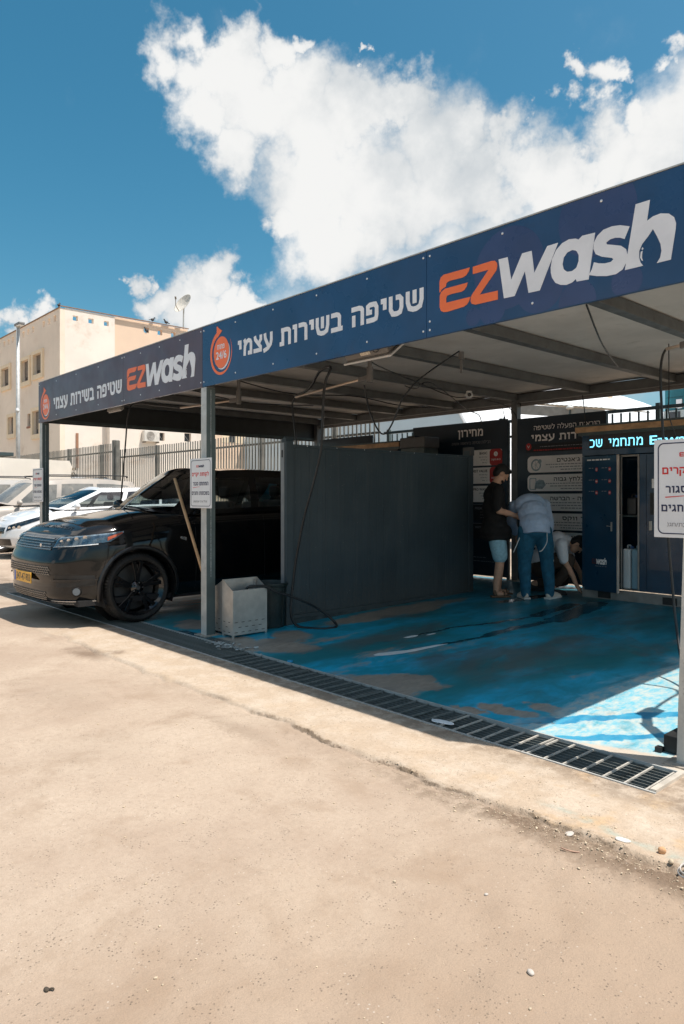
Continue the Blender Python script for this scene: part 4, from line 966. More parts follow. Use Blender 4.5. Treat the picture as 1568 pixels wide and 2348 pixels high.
b = MB(); b.cyl((-.17,5.39,2.65),(-.205,5.39,2.80),.006,.003,n=8); part('whip', b, BLKR, t)
# frames carrying the boards
for nm, xa, xb, lab in (('board_stand', -2.04, -.12, 'dark steel frame behind the price board'), ('board_stand', .09, 1.47, 'dark steel frame behind the instruction board')):
    t = thing(nm, lab, 'stand', ((xa+xb)/2, 5.42, .13))
    for x in (xa, xb):
        b = MB(); b.box(x-.02, x+.02, 5.401, 5.441, fz(5.4), 2.58); part('upright', b, DKST, t)
    for z in (.5, 2.4):
        b = MB(); b.box(xa+.021, xb-.021, 5.405, 5.437, z, z+.04); part('crosspiece', b, DKST, t)
# left bay board
t = thing('instruction_board', 'navy board at the back of the left bay, mostly hidden', 'board', (-3.9, 5.4, .15))
b = MB(); b.box(-4.55, -3.05, 5.38, 5.40, .175, 2.56); part('board', b, BRD, t, bevel=.002)
b = hebrew(MB(), 'שטיפה', -4.35, -3.95, 2.28, 2.36, yb, t=.18, gap=.15); part('lettering', b, CARD, t)
# ---- kiosks
def jerry(label, x, y, z, w, d, h, m):
    t = thing('jerry_can', label, 'jerry can', (x, y, z))
    b = MB(); b.box(-w/2, w/2, -d/2, d/2, 0, h); part('body', b, m, t, local=True, bevel=.02)
    b = MB(); b.cyl((w*.25,0,h),(w*.25,0,h+.03),.022,n=12); part('cap', b, mat('cap blue', (.05,.12,.3), .4), t, local=True)
    b = MB(); b.tube([(-w*.3,0,h-.01),(-w*.3,0,h+.035),(w*.05,0,h+.035),(w*.05,0,h-.01)], .010, 6); part('handle', b, m, t, local=True)
def kiosk(x0, x1, label, right=True):
    y0, y1 = 4.70, 5.30; zb = fz(y0)
    t = thing('payment_kiosk', label, 'kiosk', ((x0+x1)/2, 5.0, zb))
    ST = mat('kiosk steel base', (.30,.28,.26), .45, .5, .15, 8)
    # shell: back, sides, top, front pieces round the open bay
    gx0, gx1 = x0+.53, x0+.735
    def pc(nm, *a, m=CABN, bev=.003, lab=None): b = MB(); b.box(*a); return part(nm, b, m, t, bevel=bev, label=lab)
    pc('back_panel', x0+.021, x1-.021, y1-.02, y1, zb+.13, 2.20)
    pc('side_panel', x0, x0+.02, y0+.021, y1, zb+.13, 2.20); pc('side_panel', x1-.02, x1, y0+.021, y1, zb+.13, 2.20)
    pc('top_panel', x0+.021, x1-.021, y0+.021, y1-.021, 2.18, 2.20)
    pc('front_header', x0, x1, y0, y0+.02, 1.945, 2.235)
    pc('shelf', x0+.022, gx1+.3, y0+.06, y1-.03, 1.165, 1.185, m=DKST)
    pc('shelf', x0+.022, gx1+.3, y0+.06, y1-.03, zb+.131, zb+.145, m=ST)
    pc('front_stile', x0, x0+.045, y0, y0+.02, zb+.13, 1.94)
    for a, c in ((gx0-.012, gx0), (gx1, gx1+.022)): pc('door_frame', a, c, y0-.002, y0+.03, zb+.14, 1.935, m=ST)
    pc('door_frame', gx0+.001, gx1-.001, y0-.002, y0+.03, 1.91, 1.935, m=ST)
    pc('base_skirt', x0, x1, y0, y0+.02, zb+.0, zb+.128, m=ST, bev=.002)
    pc('base_side', x0, x0+.02, y0+.021, y1, zb, zb+.128, m=ST, bev=.002)
    for hx in (x0+.22, x0+1.04):
        b = MB(); b.box(hx, hx+.17, y0-.0025, y0-.0005, zb-.0+.012, zb+.10); part('fork_slot', b, BLKR, t)
    # doors
    dw = gx0-.014-(x0+.047)
    d = thing('tmp', 'tmp', 'x'); bpy.data.objects.remove(d)
    a = R(-7) if right else 0
    b = MB(); b.box(x0+.047, x0+.047+dw, y0-.022, y0-.002, zb+.10 if right else zb+.14, 1.935)
    hinge = Vector((x0+.047, y0-.002, 0)); Rz = Matrix.Translation(hinge) @ Matrix.Rotation(a, 4, 'Z') @ Matrix.Translation(-hinge)
    b.move(Rz); dr_ = part('door', b, CABN, t, bevel=.003, label='left door with printed list, standing ajar' if right else None)
    yd = y0-.0225
    if right:
        def dp(nm, b, m, lab=None): b.move(Rz); return part(nm, b, m, dr_, label=lab)
        b = MB(); b.box(x0+.047+dw+.0005, x0+.047+dw+.022, y0-.024, y0-.001, zb+.10, 1.938); dp('edge_strip', b, mat('pale door edge', (.62,.52,.45), .5))
        b = MB(); greek(b, x0+.09, x0+.42, 1.885, .016, yd, rg); dp('lettering', b, CARD)
        for r_, z in enumerate((1.762, 1.612, 1.467)):
            for x in (1.766, 1.954):
                b = MB(); b.prism([(x-.025+.019*math.cos(2*math.pi*i/16), z+.027*math.sin(2*math.pi*i/16)) for i in range(16)], yd-.001, yd); dp('number_disc', b, REDB)
                b = latin(MB(), '0%d' % (r_*2+(1 if x > 1.9 else 2)), x-.037, x-.013, z-.012, z+.012, yd-.0011, .001, bold=.01); dp('number', b, CARD)
                b = MB(); greek(b, x-.14, x-.06, z+.018, .008, yd, rg); dp('small_print', b, PGRY)
        o, w = logo(1.672, 1.885, .556, .645, yd, .001); dp('logo', o, mat('dim orange print', (.10,.03,.03), .5)); dp('logo', w, CARD)
        b = MB(); greek(b, 1.72, 1.885, .535, .007, yd, rg); dp('small_print', b, PGRY)
        b = MB(); b.box(1.95,1.965,yd-.012,yd,.985,1.10); b.bar((1.955,yd-.02,1.045),(1.90,yd-.02,1.05),.008); dp('handle', b, STNL)
    else:
        b = MB(); b.box(x0+.4,x0+.415,y0-.034,y0-.022,.985,1.10); part('handle', b, STNL, dr_)
    # right door and panels
    xr = gx1+.024; w2 = .085
    pc('front_stile', xr, xr+w2-.002, y0, y0+.02, zb+.14, 1.935)
    n = 2; xs_ = [xr+w2+k*(x1-xr-w2)/n for k in range(n+1)]
    for k in range(n):
        dd_ = pc('door', xs_[k]+.002, xs_[k+1]-.002, y0-.004, y0+.018, zb+.14, 1.935, lab='plain navy door')
        if k == 0:
            def q(nm, m, *a, lab=None): b = MB(); b.box(*a); part(nm, b, m, dd_, label=lab, bevel=.002)
            q('lock', mat('pale lock', (.55,.5,.45), .4, .4), xs_[0]+.04, xs_[0]+.075, y0-.02, y0-.0045, 1.01, 1.12)
            q('sticker', CARD, xs_[0]+.07, xs_[0]+.16, y0-.006, y0-.0045, 1.52, 1.63); q('sticker_mark', PBLK, xs_[0]+.10, xs_[0]+.13, y0-.0075, y0-.0062, 1.57, 1.61)
            q('card_reader', BLKR, xs_[0]+.06, xs_[0]+.22, y0-.03, y0-.0045, 1.20, 1.46); q('reader_label', PGRY, xs_[0]+.13, xs_[0]+.2, y0-.0325, y0-.031, 1.29, 1.39)
    # light display
    b = MB(); b.box(x0+.115, x1-.02, y0-.03, y0-.001, 2.02, 2.205); ld = part('led_display', b, mat('display face', (.035,.035,.037), .35), t, bevel=.004)
    if right:
        LED = mat('lit blue diodes', (.1,.3,.4), .5, emit=(.22,.75,1.0,1.6))
        b = MB(); yy = y0-.0305
        hebrew(b, 'מתחמי', 1.89, 2.327, 2.045, 2.145, yy, t=.15, depth=.001, gap=.2); hebrew(b, 'שכ', 1.638, 1.806, 2.045, 2.148, yy, t=.15, depth=.001, gap=.25)
        latin(b, 'Ezwash', 2.412, 3.02, 2.042, 2.148, yy, .001, bold=.012)
        part('lettering', b, LED, ld, label='lit cyan lettering')
    # roof with a wooden trim
    b = MB(); b.box(x0-.05, x1+.05, y0-.09, y0-.065, 2.24, 2.31); part('wood_trim', b, WOOD, t, bevel=.003)
    b = MB(); b.box(x0-.05, x0-.03, y0-.064, y1, 2.24, 2.31); part('wood_trim', b, WOOD, t, bevel=.003)
    b = MB(); b.box(x0-.05, x1+.05, y0-.088, y1+.02, 2.3115, 2.335); part('roof_panel', b, DKST, t, bevel=.003)
    b = MB(); b.box(x0-.02, x1+.04, y0-.06, y1, 2.202, 2.30); part('roof_core', b, DKST, t)
    return t
kiosk(1.512, 4.10, 'navy service kiosk with lit display and an open door, right bay')
WP = mat('milky plastic', (.60,.64,.66), .35, 0, .08, 4); WB = mat('bluish plastic', (.25,.42,.52), .35, 0, .08, 4)
jerry('pale jerry can standing inside the open kiosk, left one', 2.08, 4.86, .267, .10, .22, .50, WP)
jerry('bluish jerry can standing inside the open kiosk, right one', 2.20, 4.88, .267, .12, .24, .50, WB)
jerry('small dark can on the kiosk shelf', 2.12, 4.9, 1.186, .12, .2, .22, mat('dark can', (.05,.05,.05), .4))
kiosk(-3.75, -1.72, 'second kiosk seen over the partition wall, left bay', right=False)
t = thing('control_box', 'dark grey box on the roof of the left bay kiosk', 'box', (-1.55, 4.75, 2.33))
b = MB(); b.box(-1.66,-1.13,4.62,5.0,2.20,2.37); part('housing', b, mat('grey box', (.10,.10,.10), .5), t, bevel=.02)
b = MB(); b.box(-1.64,-1.15,4.64,4.98,.14,2.195); part('pedestal', b, DKST, t)
b = MB(); b.box(-1.55,-1.40,4.7,4.8,2.3705,2.40); part('cap', b, BLKR, t)

# gun stand at the right post; unseen upper parts shaped for the floor shadow
t = thing('gun_stand', 'black spray gun stand half hidden behind the right post, its unseen upper parts shaped for their shadow', 'stand', (4.60, .20, 0))
b = MB(); b.box(4.545,4.70,.13,.30,.006,.10); part('base', b, mat('black steel', (.02,.02,.02), .5), t, bevel=.004)
b = MB(); b.box(4.51,4.545,.10,.14,.002,.03); part('foot', b, mat('black steel', (.02,.02,.02), .5), t)
b = MB(); b.bar((4.665,.18,.10),(4.835,.775,1.5),.10,.03); part('holder', b, mat('black steel', (.02,.02,.02), .5), t)
b = MB(); b.bar((4.835,.775,1.5),(4.875,1.06,1.9),.05,.04); b.bar((4.865,1.0,1.85),(4.91,1.20,1.98),.10,.06); part('spray_gun', b, BLKR, t, bevel=.008)
b = MB(); b.tube([(4.90,1.18,1.97),(4.92,1.35,2.08),(4.95,1.55,2.2),(4.97,1.73,2.3),(4.95,1.85,2.6),(4.6,1.8,2.86)], .012, 8); part('hose', b, HOSE, t, smooth=True)
# soap suds, dropped cap, litter
SOAP = mat('white soap foam', (.78,.80,.80), .5, 0, .05, 30, bump=.3, bscale=200)
def puddle(label, pts, h, m, cat='suds', name='soap_suds'):
    P = spline([Vector((x, y, 0)) for x, y in pts + [pts[0]]], 5)[:-1]; c = sum(P, Vector())/len(P); b = MB(); n = len(P)
    b.v = [(p.x, p.y, fz(p.y)+.0015) for p in P] + [(p.x*.75+c.x*.25, p.y*.75+c.y*.25, fz(p.y)+h*.8) for p in P] + [(c.x, c.y, fz(c.y)+h)]
    b.f = [(i, (i+1) % n, n+(i+1) % n, n+i) for i in range(n)] + [(n+i, n+(i+1) % n, 2*n) for i in range(n)]
    solo(name, b, m, label, cat, smooth=True)
puddle('long white tongue of soap suds on the blue floor', [(1.80,.60),(1.85,.60),(1.92,.72),(1.97,.92),(1.985,1.10),(2.0,1.38),(1.97,1.30),(1.945,1.05),(1.90,.92),(1.84,.80),(1.79,.68)], .006, SOAP)
puddle('small white blob of soap suds at the end of the upper trickle', [(1.51,1.30),(1.55,1.32),(1.565,1.43),(1.535,1.48),(1.505,1.40)], .005, SOAP)
puddle('thin streak of suds above the small blob', [(1.60,1.53),(1.615,1.57),(1.62,1.66),(1.60,1.66),(1.59,1.58)], .005, SOAP)
puddle('white dried soap crust on the sagging drain grating', [(3.30,-.36),(3.36,-.33),(3.44,-.325),(3.47,-.36),(3.42,-.385),(3.34,-.40)], .006, SOAP, 'soap crust', 'soap_crust')
b = MB(); b.cyl((1.46,-.06,0),(1.46,-.06,.012),.026,n=18); b.move(Matrix.Translation((0.0,-.0,.0))); solo('bottle_cap', b, mat('cap sky blue', (.05,.35,.62), .4), 'small sky blue cap at the edge of the drain', 'cap', bevel=.002)
b = MB(); rnd = random.Random(9)
for k in range(46):
    x, y = rnd.gauss(.62,.20), rnd.gauss(-.13,.07)
    s_ = rnd.uniform(.006,.022); q = MB(); q.box(-s_,s_,-s_*.6,s_*.6,0,s_*.35); q.move(Matrix.Translation((x,y,.012)) @ Matrix.Rotation(rnd.uniform(0,6),4,'Z') @ Matrix.Rotation(rnd.uniform(-.5,.5),4,'X')); b.add(q.v, q.f)
o = part('litter', b, mat('grey litter', (.36,.38,.37), .7, 0, .4, 30)); tag(o, 'scraps of grey and blue litter on the grating by the middle post', 'litter'); o['kind'] = 'stuff'
# ------------------------------------------------------------------ cars
def crv(tab, y):
    if y <= tab[0][0]: return tab[0][1]
    for (a, va), (b, vb) in zip(tab, tab[1:]):
        if y <= b: t = (y-a)/(b-a); return va+(vb-va)*(t*t*(3-2*t)*.5+t*.5)
    return tab[-1][1]
def paint(name, col, rough=.2, dust=0., dustcol=(.42,.35,.27), metal=0.):
    if name in MATS: return MATS[name]
    m = bpy.data.materials.new(name); m.use_nodes = True; N = NT(m.node_tree); b = N.n['Principled BSDF']
    tc = N.node('ShaderNodeTexCoord').outputs['Object']; nz = N.xyz(N.node('ShaderNodeNewGeometry').outputs['Normal'])[2]
    n = N.noise(tc, 3.5, 6, .6); up = N.ss(nz, .1, .9)
    f = N.mul(N.ss(N.add(n, N.mul(up, .25)), .42, .72), dust)
    N.put(b.inputs['Base Color'], N.mix(f, rgb(*col), rgb(*dustcol))); N.put(b.inputs['Roughness'], N.add(rough, N.mul(f, .5)))
    b.inputs['Metallic'].default_value = metal; b.inputs['Coat Weight'].default_value = 0. if name.startswith('black') else 1-.7*dust; b.inputs['Coat Roughness'].default_value = .03+.25*dust
    MATS[name] = m; return m

CGL = glassmat('car glass', (.82,.90,.90)); DGL = mat('dusty car glass', (.17,.165,.15), .22, 0, .25, 3, coat=.6, dirt=(.34,.30,.25), dirtamt=.08)
LAMPG = glassmat('headlight lens', (.75,.80,.82), rough=.02)
CHR = mat('chrome', (.7,.7,.7), .12, 1., .03); BLKP = mat('black trim', (.012,.012,.013), .35, 0, .1, 10, coat=.3)
TYR = mat('tyre rubber', (.022,.021,.020), .75, 0, .25, 12, dirt=(.09,.08,.07), dirtamt=.03)
RIMB = mat('gloss black rim', (.010,.010,.011), .18, .2, .1, 8, coat=.8); RIMS = mat('silver rim', (.45,.45,.46), .3, .8)
SEAT = mat('dark seat', (.02,.02,.022), .7); INTR = mat('car interior', (.016,.016,.017), .8)

class Car:
    def __init__(s, name, label, spec, group=None):
        s.p = spec; s.L = spec['L']; s.hw = spec['W']/2
        s.root = thing(name, label, 'car', group=group)
        s.out = spline([Vector((x*s.hw, y, 0)) for x, y in spec['plan']], 10); acc = [0]
        for a, b in zip(s.out, s.out[1:]): acc.append(acc[-1]+(b-a).length)
        s.acc = acc; s.U = acc[-1]
    def plan(s, u):
        u = max(0, min(s.U-1e-6, u)); lo, hi = 0, len(s.acc)-1
        while hi-lo > 1:
            m = (lo+hi)//2
            if s.acc[m] <= u: lo = m
            else: hi = m
        t = (u-s.acc[lo])/(s.acc[hi]-s.acc[lo]); return s.out[lo].lerp(s.out[hi], t)
    def u_at_y(s, y):
        lo, hi = 0, s.U
        for _ in range(40):
            m = (lo+hi)/2
            if s.plan(m).y < y: lo = m
            else: hi = m
        return lo
    def belt(s, y): return crv(s.p['belt'], y)
    def sill(s, y): return crv(s.p['sill'], y)
    def surf(s, u, z, e=0., side=1):
        """point of the body skin at arc position u from the nose centre and height z"""
        p = s.plan(u); y = p.y; zb, zs = s.belt(y), s.sill(y); t = max(0, min(1, (z-zs)/(zb-zs)))
        ins = crv(s.p['inset'], t); nin = crv(s.p['nose'], t); tin = crv(s.p['tail'], t)
        n = s.plan(u+.02)-s.plan(u-.02); n = Vector((n.y, -n.x, 0)).normalized()
        wn = max(0, 1-y/1.0)**2; wt = max(0, 1-(s.L-y)/1.0)**2
        x = p.x - ins*min(1, p.x/s.hw*1.0) ; yy = y + nin*wn*1.0 - tin*wt
        # shoulder over the wheels
        for wy in s.p['wheels']:
            d = math.hypot(y-wy, z-s.p['wr'])
            if d < .8 and p.x > s.hw*.8: x += s.p.get('flare', .02)*math.exp(-((d-s.p['wr']-.05)/.16)**2)
        q = Vector((x, yy, z)) + n*e
        return Vector((q.x*side, q.y, q.z))
    def patch(s, mb, u0, u1, z0, z1, e=.004, nu=12, nv=3, side=1, z0b=None, z1b=None, thick=0.):
        """quad of skin between two arc positions; z bounds may slope (z0b/z1b at the u1 end)"""
        z0b = z0 if z0b is None else z0b; z1b = z1 if z1b is None else z1b; vs = []
        for i in range(nu+1):
            f = i/nu; u = u0+(u1-u0)*f; a = z0+(z0b-z0)*f; b = z1+(z1b-z1)*f
            for j in range(nv+1): vs.append(s.surf(abs(u), a+(b-a)*j/nv, e, side if u >= 0 else -side))
        fs = [(i*(nv+1)+j, (i+1)*(nv+1)+j, (i+1)*(nv+1)+j+1, i*(nv+1)+j+1) for i in range(nu) for j in range(nv)]
        if side < 0: fs = [f[::-1] for f in fs]
        mb.add(vs, fs); return mb
    def prt(s, name, mb, m, parent=None, **kw): return part(name, mb, m, parent or s.root, local=True, **kw)
    def body(s, m, rows=26, du=.045):
        n = int(s.U/du); us = [s.U*i/n for i in range(n+1)]
        full = [(u, 1) for u in us] + [(u, -1) for u in reversed(us[1:-1])]; N_ = len(full)
        grid = []; wr = s.p['wr']; ar = wr+s.p.get('archgap', .055)
        for u, sd in full:
            y = s.plan(u).y; zb, zs = s.belt(y), s.sill(y)
            grid.append([s.surf(u, zs+(zb-zs)*k/rows, 0, sd) for k in range(rows+1)])
        def ctr(y, z):
            for wy in s.p['wheels']:
                if math.hypot(y-wy, z-wr) < ar: return wy
            return None
        mb = MB(); idx = {}; bump_pts = []
        # snap vertices near the arch
        for i in range(N_):
            for k in range(rows+1):
                q = grid[i][k]
                if abs(q.x) > s.hw*.55:
                    for wy in s.p['wheels']:
                        d = math.hypot(q.y-wy, q.z-wr)
                        if abs(d-ar) < du*.75 and d > 1e-6:
                            f = ar/d; q.y = wy+(q.y-wy)*f; q.z = wr+(q.z-wr)*f
        mb.v = [tuple(q) for col in grid for q in col]; R_ = rows+1
        for i in range(N_):
            j = (i+1) % N_
            for k in range(rows):
                q = (grid[i][k]+grid[j][k]+grid[i][k+1]+grid[j][k+1])/4
                if abs(q.x) > s.hw*.55 and any(math.hypot(q.y-wy, q.z-wr) < ar-.004 for wy in s.p['wheels']): continue
                mb.f.append((i*R_+k, j*R_+k, j*R_+k+1, i*R_+k+1))
        # bonnet and boot deck
        yb0 = s.p['gh_front']; yb1 = s.p['gh_rear']; nc = 14; base = len(mb.v); rowsl = []
        for i, u in enumerate(us):
            y = s.plan(u).y
            if yb0+.03 < y < yb1-.03: rowsl.append(None); continue
            a = s.surf(u, 99, 0, 1); a.z = s.belt(y); cr = crv(s.p['crown'], y); off = len(mb.v); hw_ = max(a.x, 1e-4)
            for k in range(nc+1):
                f = 1-2*k/nc; mb.v.append((a.x*f, a.y, a.z + cr*(1-abs(f)**2.6) + s.p.get('rib', 0)*math.exp(-((abs(f)-.62)/.10)**2)*min(1, y*3)))
            rowsl.append(off)
        for i in range(len(us)-1):
            if rowsl[i] is None or rowsl[i+1] is None: continue
            for k in range(nc): a, b = rowsl[i]+k, rowsl[i+1]+k; mb.f.append((a, a+1, b+1, b))
        o = s.prt('body', mb, m, auto=38)
        bm = bmesh.new(); bm.from_mesh(o.data); bmesh.ops.remove_doubles(bm, verts=bm.verts, dist=.002); bmesh.ops.recalc_face_normals(bm, faces=bm.faces); bm.to_mesh(o.data); bm.free()
        # arch liners, floor pan, bulkheads
        for sd in (1, -1):
            for wy in s.p['wheels']:
                lin = MB()
                n = 18; vs = []
                for k in range(n+1):
                    a = R(-25)+R(230)*k/n
                    for xx in (s.hw-.012, s.hw-.36): vs.append((sd*xx, wy+ar*1.0*math.cos(a), max(.14, wr+ar*math.sin(a))))
                o_ = len(lin.v); lin.add(vs, [(2*k, 2*k+1, 2*k+3, 2*k+2) for k in range(n)])
                lin.add([(sd*(s.hw-.36), wy+ar*math.cos(R(a_)), wr+ar*math.sin(R(a_))) for a_ in range(0, 360, 20)], [tuple(range(18))])
                s.prt('wheel_arch', lin, BLKP)
        fp = MB(); fp.box(-s.hw+.08, s.hw-.08, .25, s.L-.25, .24, .30); s.prt('floor_pan', fp, INTR)
        return o
    def greenhouse(s, m, glass, sections, frosted=False):
        """sections: (label, n, bottom x,y, top x,y) stations from nose centre to tail centre on one side"""
        st = []
        for lab, n, b, t in sections: st.append((lab, n, b, t))
        cols = [(st[0][2], st[0][3], None)]
        for (l0, n0, b0, t0), (l1, n1, b1, t1) in zip(st, st[1:]):
            for k in range(1, n1+1): f = k/n1; cols.append(((b0[0]+(b1[0]-b0[0])*f, b0[1]+(b1[1]-b0[1])*f), (t0[0]+(t1[0]-t0[0])*f, t0[1]+(t1[1]-t0[1])*f), l1))
        rows = [0, .05, .10, .25, .4, .55, .7, .82, .90, 1.0]
        def pt(c, r, sd):
            (bx, by), (tx, ty), _ = c
            zb = s.belt(by)+crv(s.p['crown'], by)*(1-min(1, abs(bx)/s.hw)**2.6)*(1 if by < s.p['gh_front']+.5 else .2)-.004
            zt = crv(s.p['roof'], ty) - s.p.get('roofdrop', .06)*(abs(tx)/max(.1, s.p['rhw']))**4
            bul = math.sin(math.pi*r)*.022; x = bx+(tx-bx)*r; y = by+(ty-by)*r; z = zb+(zt-zb)*(r if r < 1 else 1)
            if abs(bx) > s.hw*.6: x += bul*1.2
            else: y += (-bul if by < s.L/2 else bul)*1.4
            return Vector((x*sd, y, z))
        shell = MB(); panes = {}
        for sd in (1, -1):
            o = len(shell.v); Rn = len(rows)
            for c in cols: shell.v += [tuple(pt(c, r, sd)) for r in rows]
            for i in range(len(cols)-1):
                lab = cols[i+1][2]
                for k in range(Rn-1):
                    f = (o+i*Rn+k, o+(i+1)*Rn+k, o+(i+1)*Rn+k+1, o+i*Rn+k+1); f = f if sd > 0 else f[::-1]
                    lim = (1, 7) if lab in ('windshield', 'rear_window') else (2, 7)
                    if lab in ('windshield', 'rear_window', 'side_window', 'side_window2', 'side_window3') and lim[0] <= k < lim[1]+ (1 if lab == 'windshield' else 0):
                        key = lab if lab in ('windshield', 'rear_window') else lab+str(sd); panes.setdefault(key, []).append([tuple(pt(cols[q[0]], rows[q[1]], sd)) for q in ((i, k), (i+1, k), (i+1, k+1), (i, k+1))][::sd])
                    else: shell.f.append(f)
        # roof skin
        o = len(shell.v); nc = 12; Rn = len(rows)
        for c in cols:
            q = pt(c, 1.0, 1)
            for k in range(nc+1): f = 1-2*k/nc; shell.v.append((q.x*f, q.y, q.z + s.p.get('roofcrown', .035)*(1-f*f)*min(1, abs(q.x)/.4)))
        for i in range(len(cols)-1):
            for k in range(nc): a, b = o+i*(nc+1)+k, o+(i+1)*(nc+1)+k; shell.f.append((a, a+1, b+1, b))
        bm = bmesh.new(); me = bpy.data.meshes.new('roof'); me.from_pydata(shell.v, [], shell.f); bm.from_mesh(me)
        bmesh.ops.remove_doubles(bm, verts=bm.verts, dist=.002); bmesh.ops.recalc_face_normals(bm, faces=bm.faces)
        for e in bm.edges:
            if len(e.link_faces) == 2 and e.calc_face_angle(0) > R(40): e.smooth = False
        bm.to_mesh(me); bm.free(); me.polygons.foreach_set('use_smooth', [True]*len(me.polygons))
        link('roof_and_pillars', me, m, s.root)
        for key, fs in panes.items():
            mb = MB()
            for q in fs: mb.add(q, [(0, 1, 2, 3)])
            nm = key.rstrip('-1').rstrip('23') if key.startswith('side') else key
            bm = bmesh.new(); me = bpy.data.meshes.new(nm); me.from_pydata(mb.v, [], mb.f); bm.from_mesh(me); bmesh.ops.remove_doubles(bm, verts=bm.verts, dist=.001); bm.to_mesh(me); bm.free()
            me.polygons.foreach_set('use_smooth', [True]*len(me.polygons)); link('side_window' if key.startswith('side') else nm, me, glass, s.root)
        # seats and dashboard
        y0 = s.p['gh_front']
        b = MB(); b.box(-s.hw+.14, s.hw-.14, y0+.25, y0+.75, .6, s.belt(y0+.5)-.02); s.prt('dashboard', b, INTR, bevel=.06)
        b = MB(); b.lathe([(.185,-.012),(.197,0),(.185,.012),(.173,0)], (0,0,0), 'Z', 20, closed=True); b.cyl((0,0,-.1),(0,0,.0),.03); b.bar((-.17,0,-.01),(.17,0,-.01),.03,.02)
        b.move(Matrix.Translation((.38, y0+.88, s.belt(y0+.8)-.05)) @ Matrix.Rotation(R(62), 4, 'X')); s.prt('steering_wheel', b, BLKP)
        for x in (-.38, .38):
            for yy, nm in ((y0+1.25, 'front_seat'), (y0+2.15, 'rear_seat')):
                b = MB(); b.box(x-.24, x+.24, yy-.1, yy+.42, .45, .62); b.box(x-.23, x+.23, yy+.38, yy+.50, .55, s.belt(yy)+.12); b.box(x-.12, x+.12, yy+.42, yy+.50, s.belt(yy)+.16, s.belt(yy)+.33); s.prt(nm, b, SEAT, bevel=.04)
    def wheel(s, wy, sd, rim, spokes=5, tread=True, steer=0):
        r = s.p['wr']; w = s.p['ww']; rr = r*s.p.get('rimf', .68)
        M_ = Matrix.Translation((sd*(s.hw-.03-w/2), wy, r)) @ Matrix.Rotation(R(steer), 4, 'Z')
        # tyre is the wheel part, everything else hangs on it
        h = w/2; prof = [(rr, -h*.86), (rr+.012, -h*.98), (rr+(r-rr)*.45, -h*1.04), (r-.03, -h*.93), (r-.010, -h*.80), (r-.001, -h*.5), (r, 0), (r-.001, h*.5), (r-.010, h*.80), (r-.03, h*.93), (rr+(r-rr)*.45, h*1.04), (rr+.012, h*.98), (rr, h*.86), (rr-.02, 0)]
        N_ = 144 if tread else 40; b = MB(); b.lathe(prof, (0,0,0), 'X', N_, closed=True)
        if tread:
            mp = len(prof)
            for i in range(N_):
                if i % 2 == 0: continue
                for k in (3, 4, 5, 7, 8, 9):
                    x, y, z = b.v[i*mp+k]; f = .972 if k in (4, 8) else .985; b.v[i*mp+k] = (x, y*f, z*f)
        b.move(M_); t = s.prt('wheel', b, TYR, auto=30)
        if tread:
            g_ = MB()
            for xx in (-h*.55, -h*.18, h*.18, h*.55): g_.lathe([(r+.0005, xx-.004), (r+.0005, xx+.004)], (0,0,0), 'X', 72)
            g_.move(M_); s.prt('tread_groove', g_, BLKR, t)
        b = MB(); b.lathe([(rr, -h*.86), (rr-.004, -h*.5), (rr-.035, -h*.2), (rr-.035, h*.55), (rr-.012, h*.72), (rr+.004, h*.90), (rr+.014, h*.93), (rr+.012, h*.86), (rr, h*.80)], (0,0,0), 'X', 48)
        if sd < 0: b.move(Matrix.Scale(-1, 4, (1, 0, 0)))
        b.move(M_); s.prt('rim', b, rim, t, auto=30)
        b = MB(); b.lathe([(0, -.03*sd), (rr-.05, -.03*sd)], (0,0,0), 'X', 32); b.move(M_); s.prt('brake_disc', b, mat('brake iron', (.10,.10,.10), .4, .7), t)
        b = MB(); X = sd*h*.74
        for k in range(spokes):
            a0 = 2*math.pi*k/spokes+.3
            for da in ((-.16, .16) if spokes <= 6 else (0,)):
                a = a0+da; ai = a0+da*.35
                vs = []
                for rad, ang_, hw_, xo in ((.045, ai, .020, X-sd*.02), (rr*.55, (a+ai)/2, .019, X-sd*.010), (rr-.012, a, .025, X-sd*.004)):
                    for s2 in (-1, 1):
                        for dx in (0, -sd*.03): vs.append((xo+dx, rad*math.cos(ang_)-s2*hw_*math.sin(ang_), rad*math.sin(ang_)+s2*hw_*math.cos(ang_)))
                q = MB(); q.add(vs, [f for k_ in (0, 1) for f in ((k_*4, k_*4+2, k_*4+6, k_*4+4), (k_*4+1, k_*4+5, k_*4+7, k_*4+3), (k_*4, k_*4+4, k_*4+5, k_*4+1), (k_*4+2, k_*4+3, k_*4+7, k_*4+6))]); q.move(M_)
                s.prt('spoke', q, rim, t, bevel=.003 if tread else 0)
        b = MB(); b.lathe([(0, X+sd*.006), (.030, X+sd*.004), (.036, X-sd*.01), (.075, X-sd*.02), (.08, X-sd*.045)], (0,0,0), 'X', 28); b.move(M_); s.prt('hub_cap', b, rim, t, smooth=True)
        if tread:
            b = MB(); b.cyl((X+sd*.0045,0,0),(X+sd*.0075,0,0),.024,n=24); b.move(M_); s.prt('centre_badge', b, mat('badge grey', (.12,.12,.12), .3, .6), t)
            for k in range(5):
                a = 2*math.pi*k/5; b = MB(); b.cyl((X-sd*.03, .058*math.cos(a), .058*math.sin(a)), (X-sd*.002, .058*math.cos(a), .058*math.sin(a)), .010, n=8); b.move(M_); s.prt('wheel_nut', b, CHR, t)
        return t
    def place(s, loc, rot=0):
        s.root.location = loc; s.root.rotation_euler = (0, 0, rot)

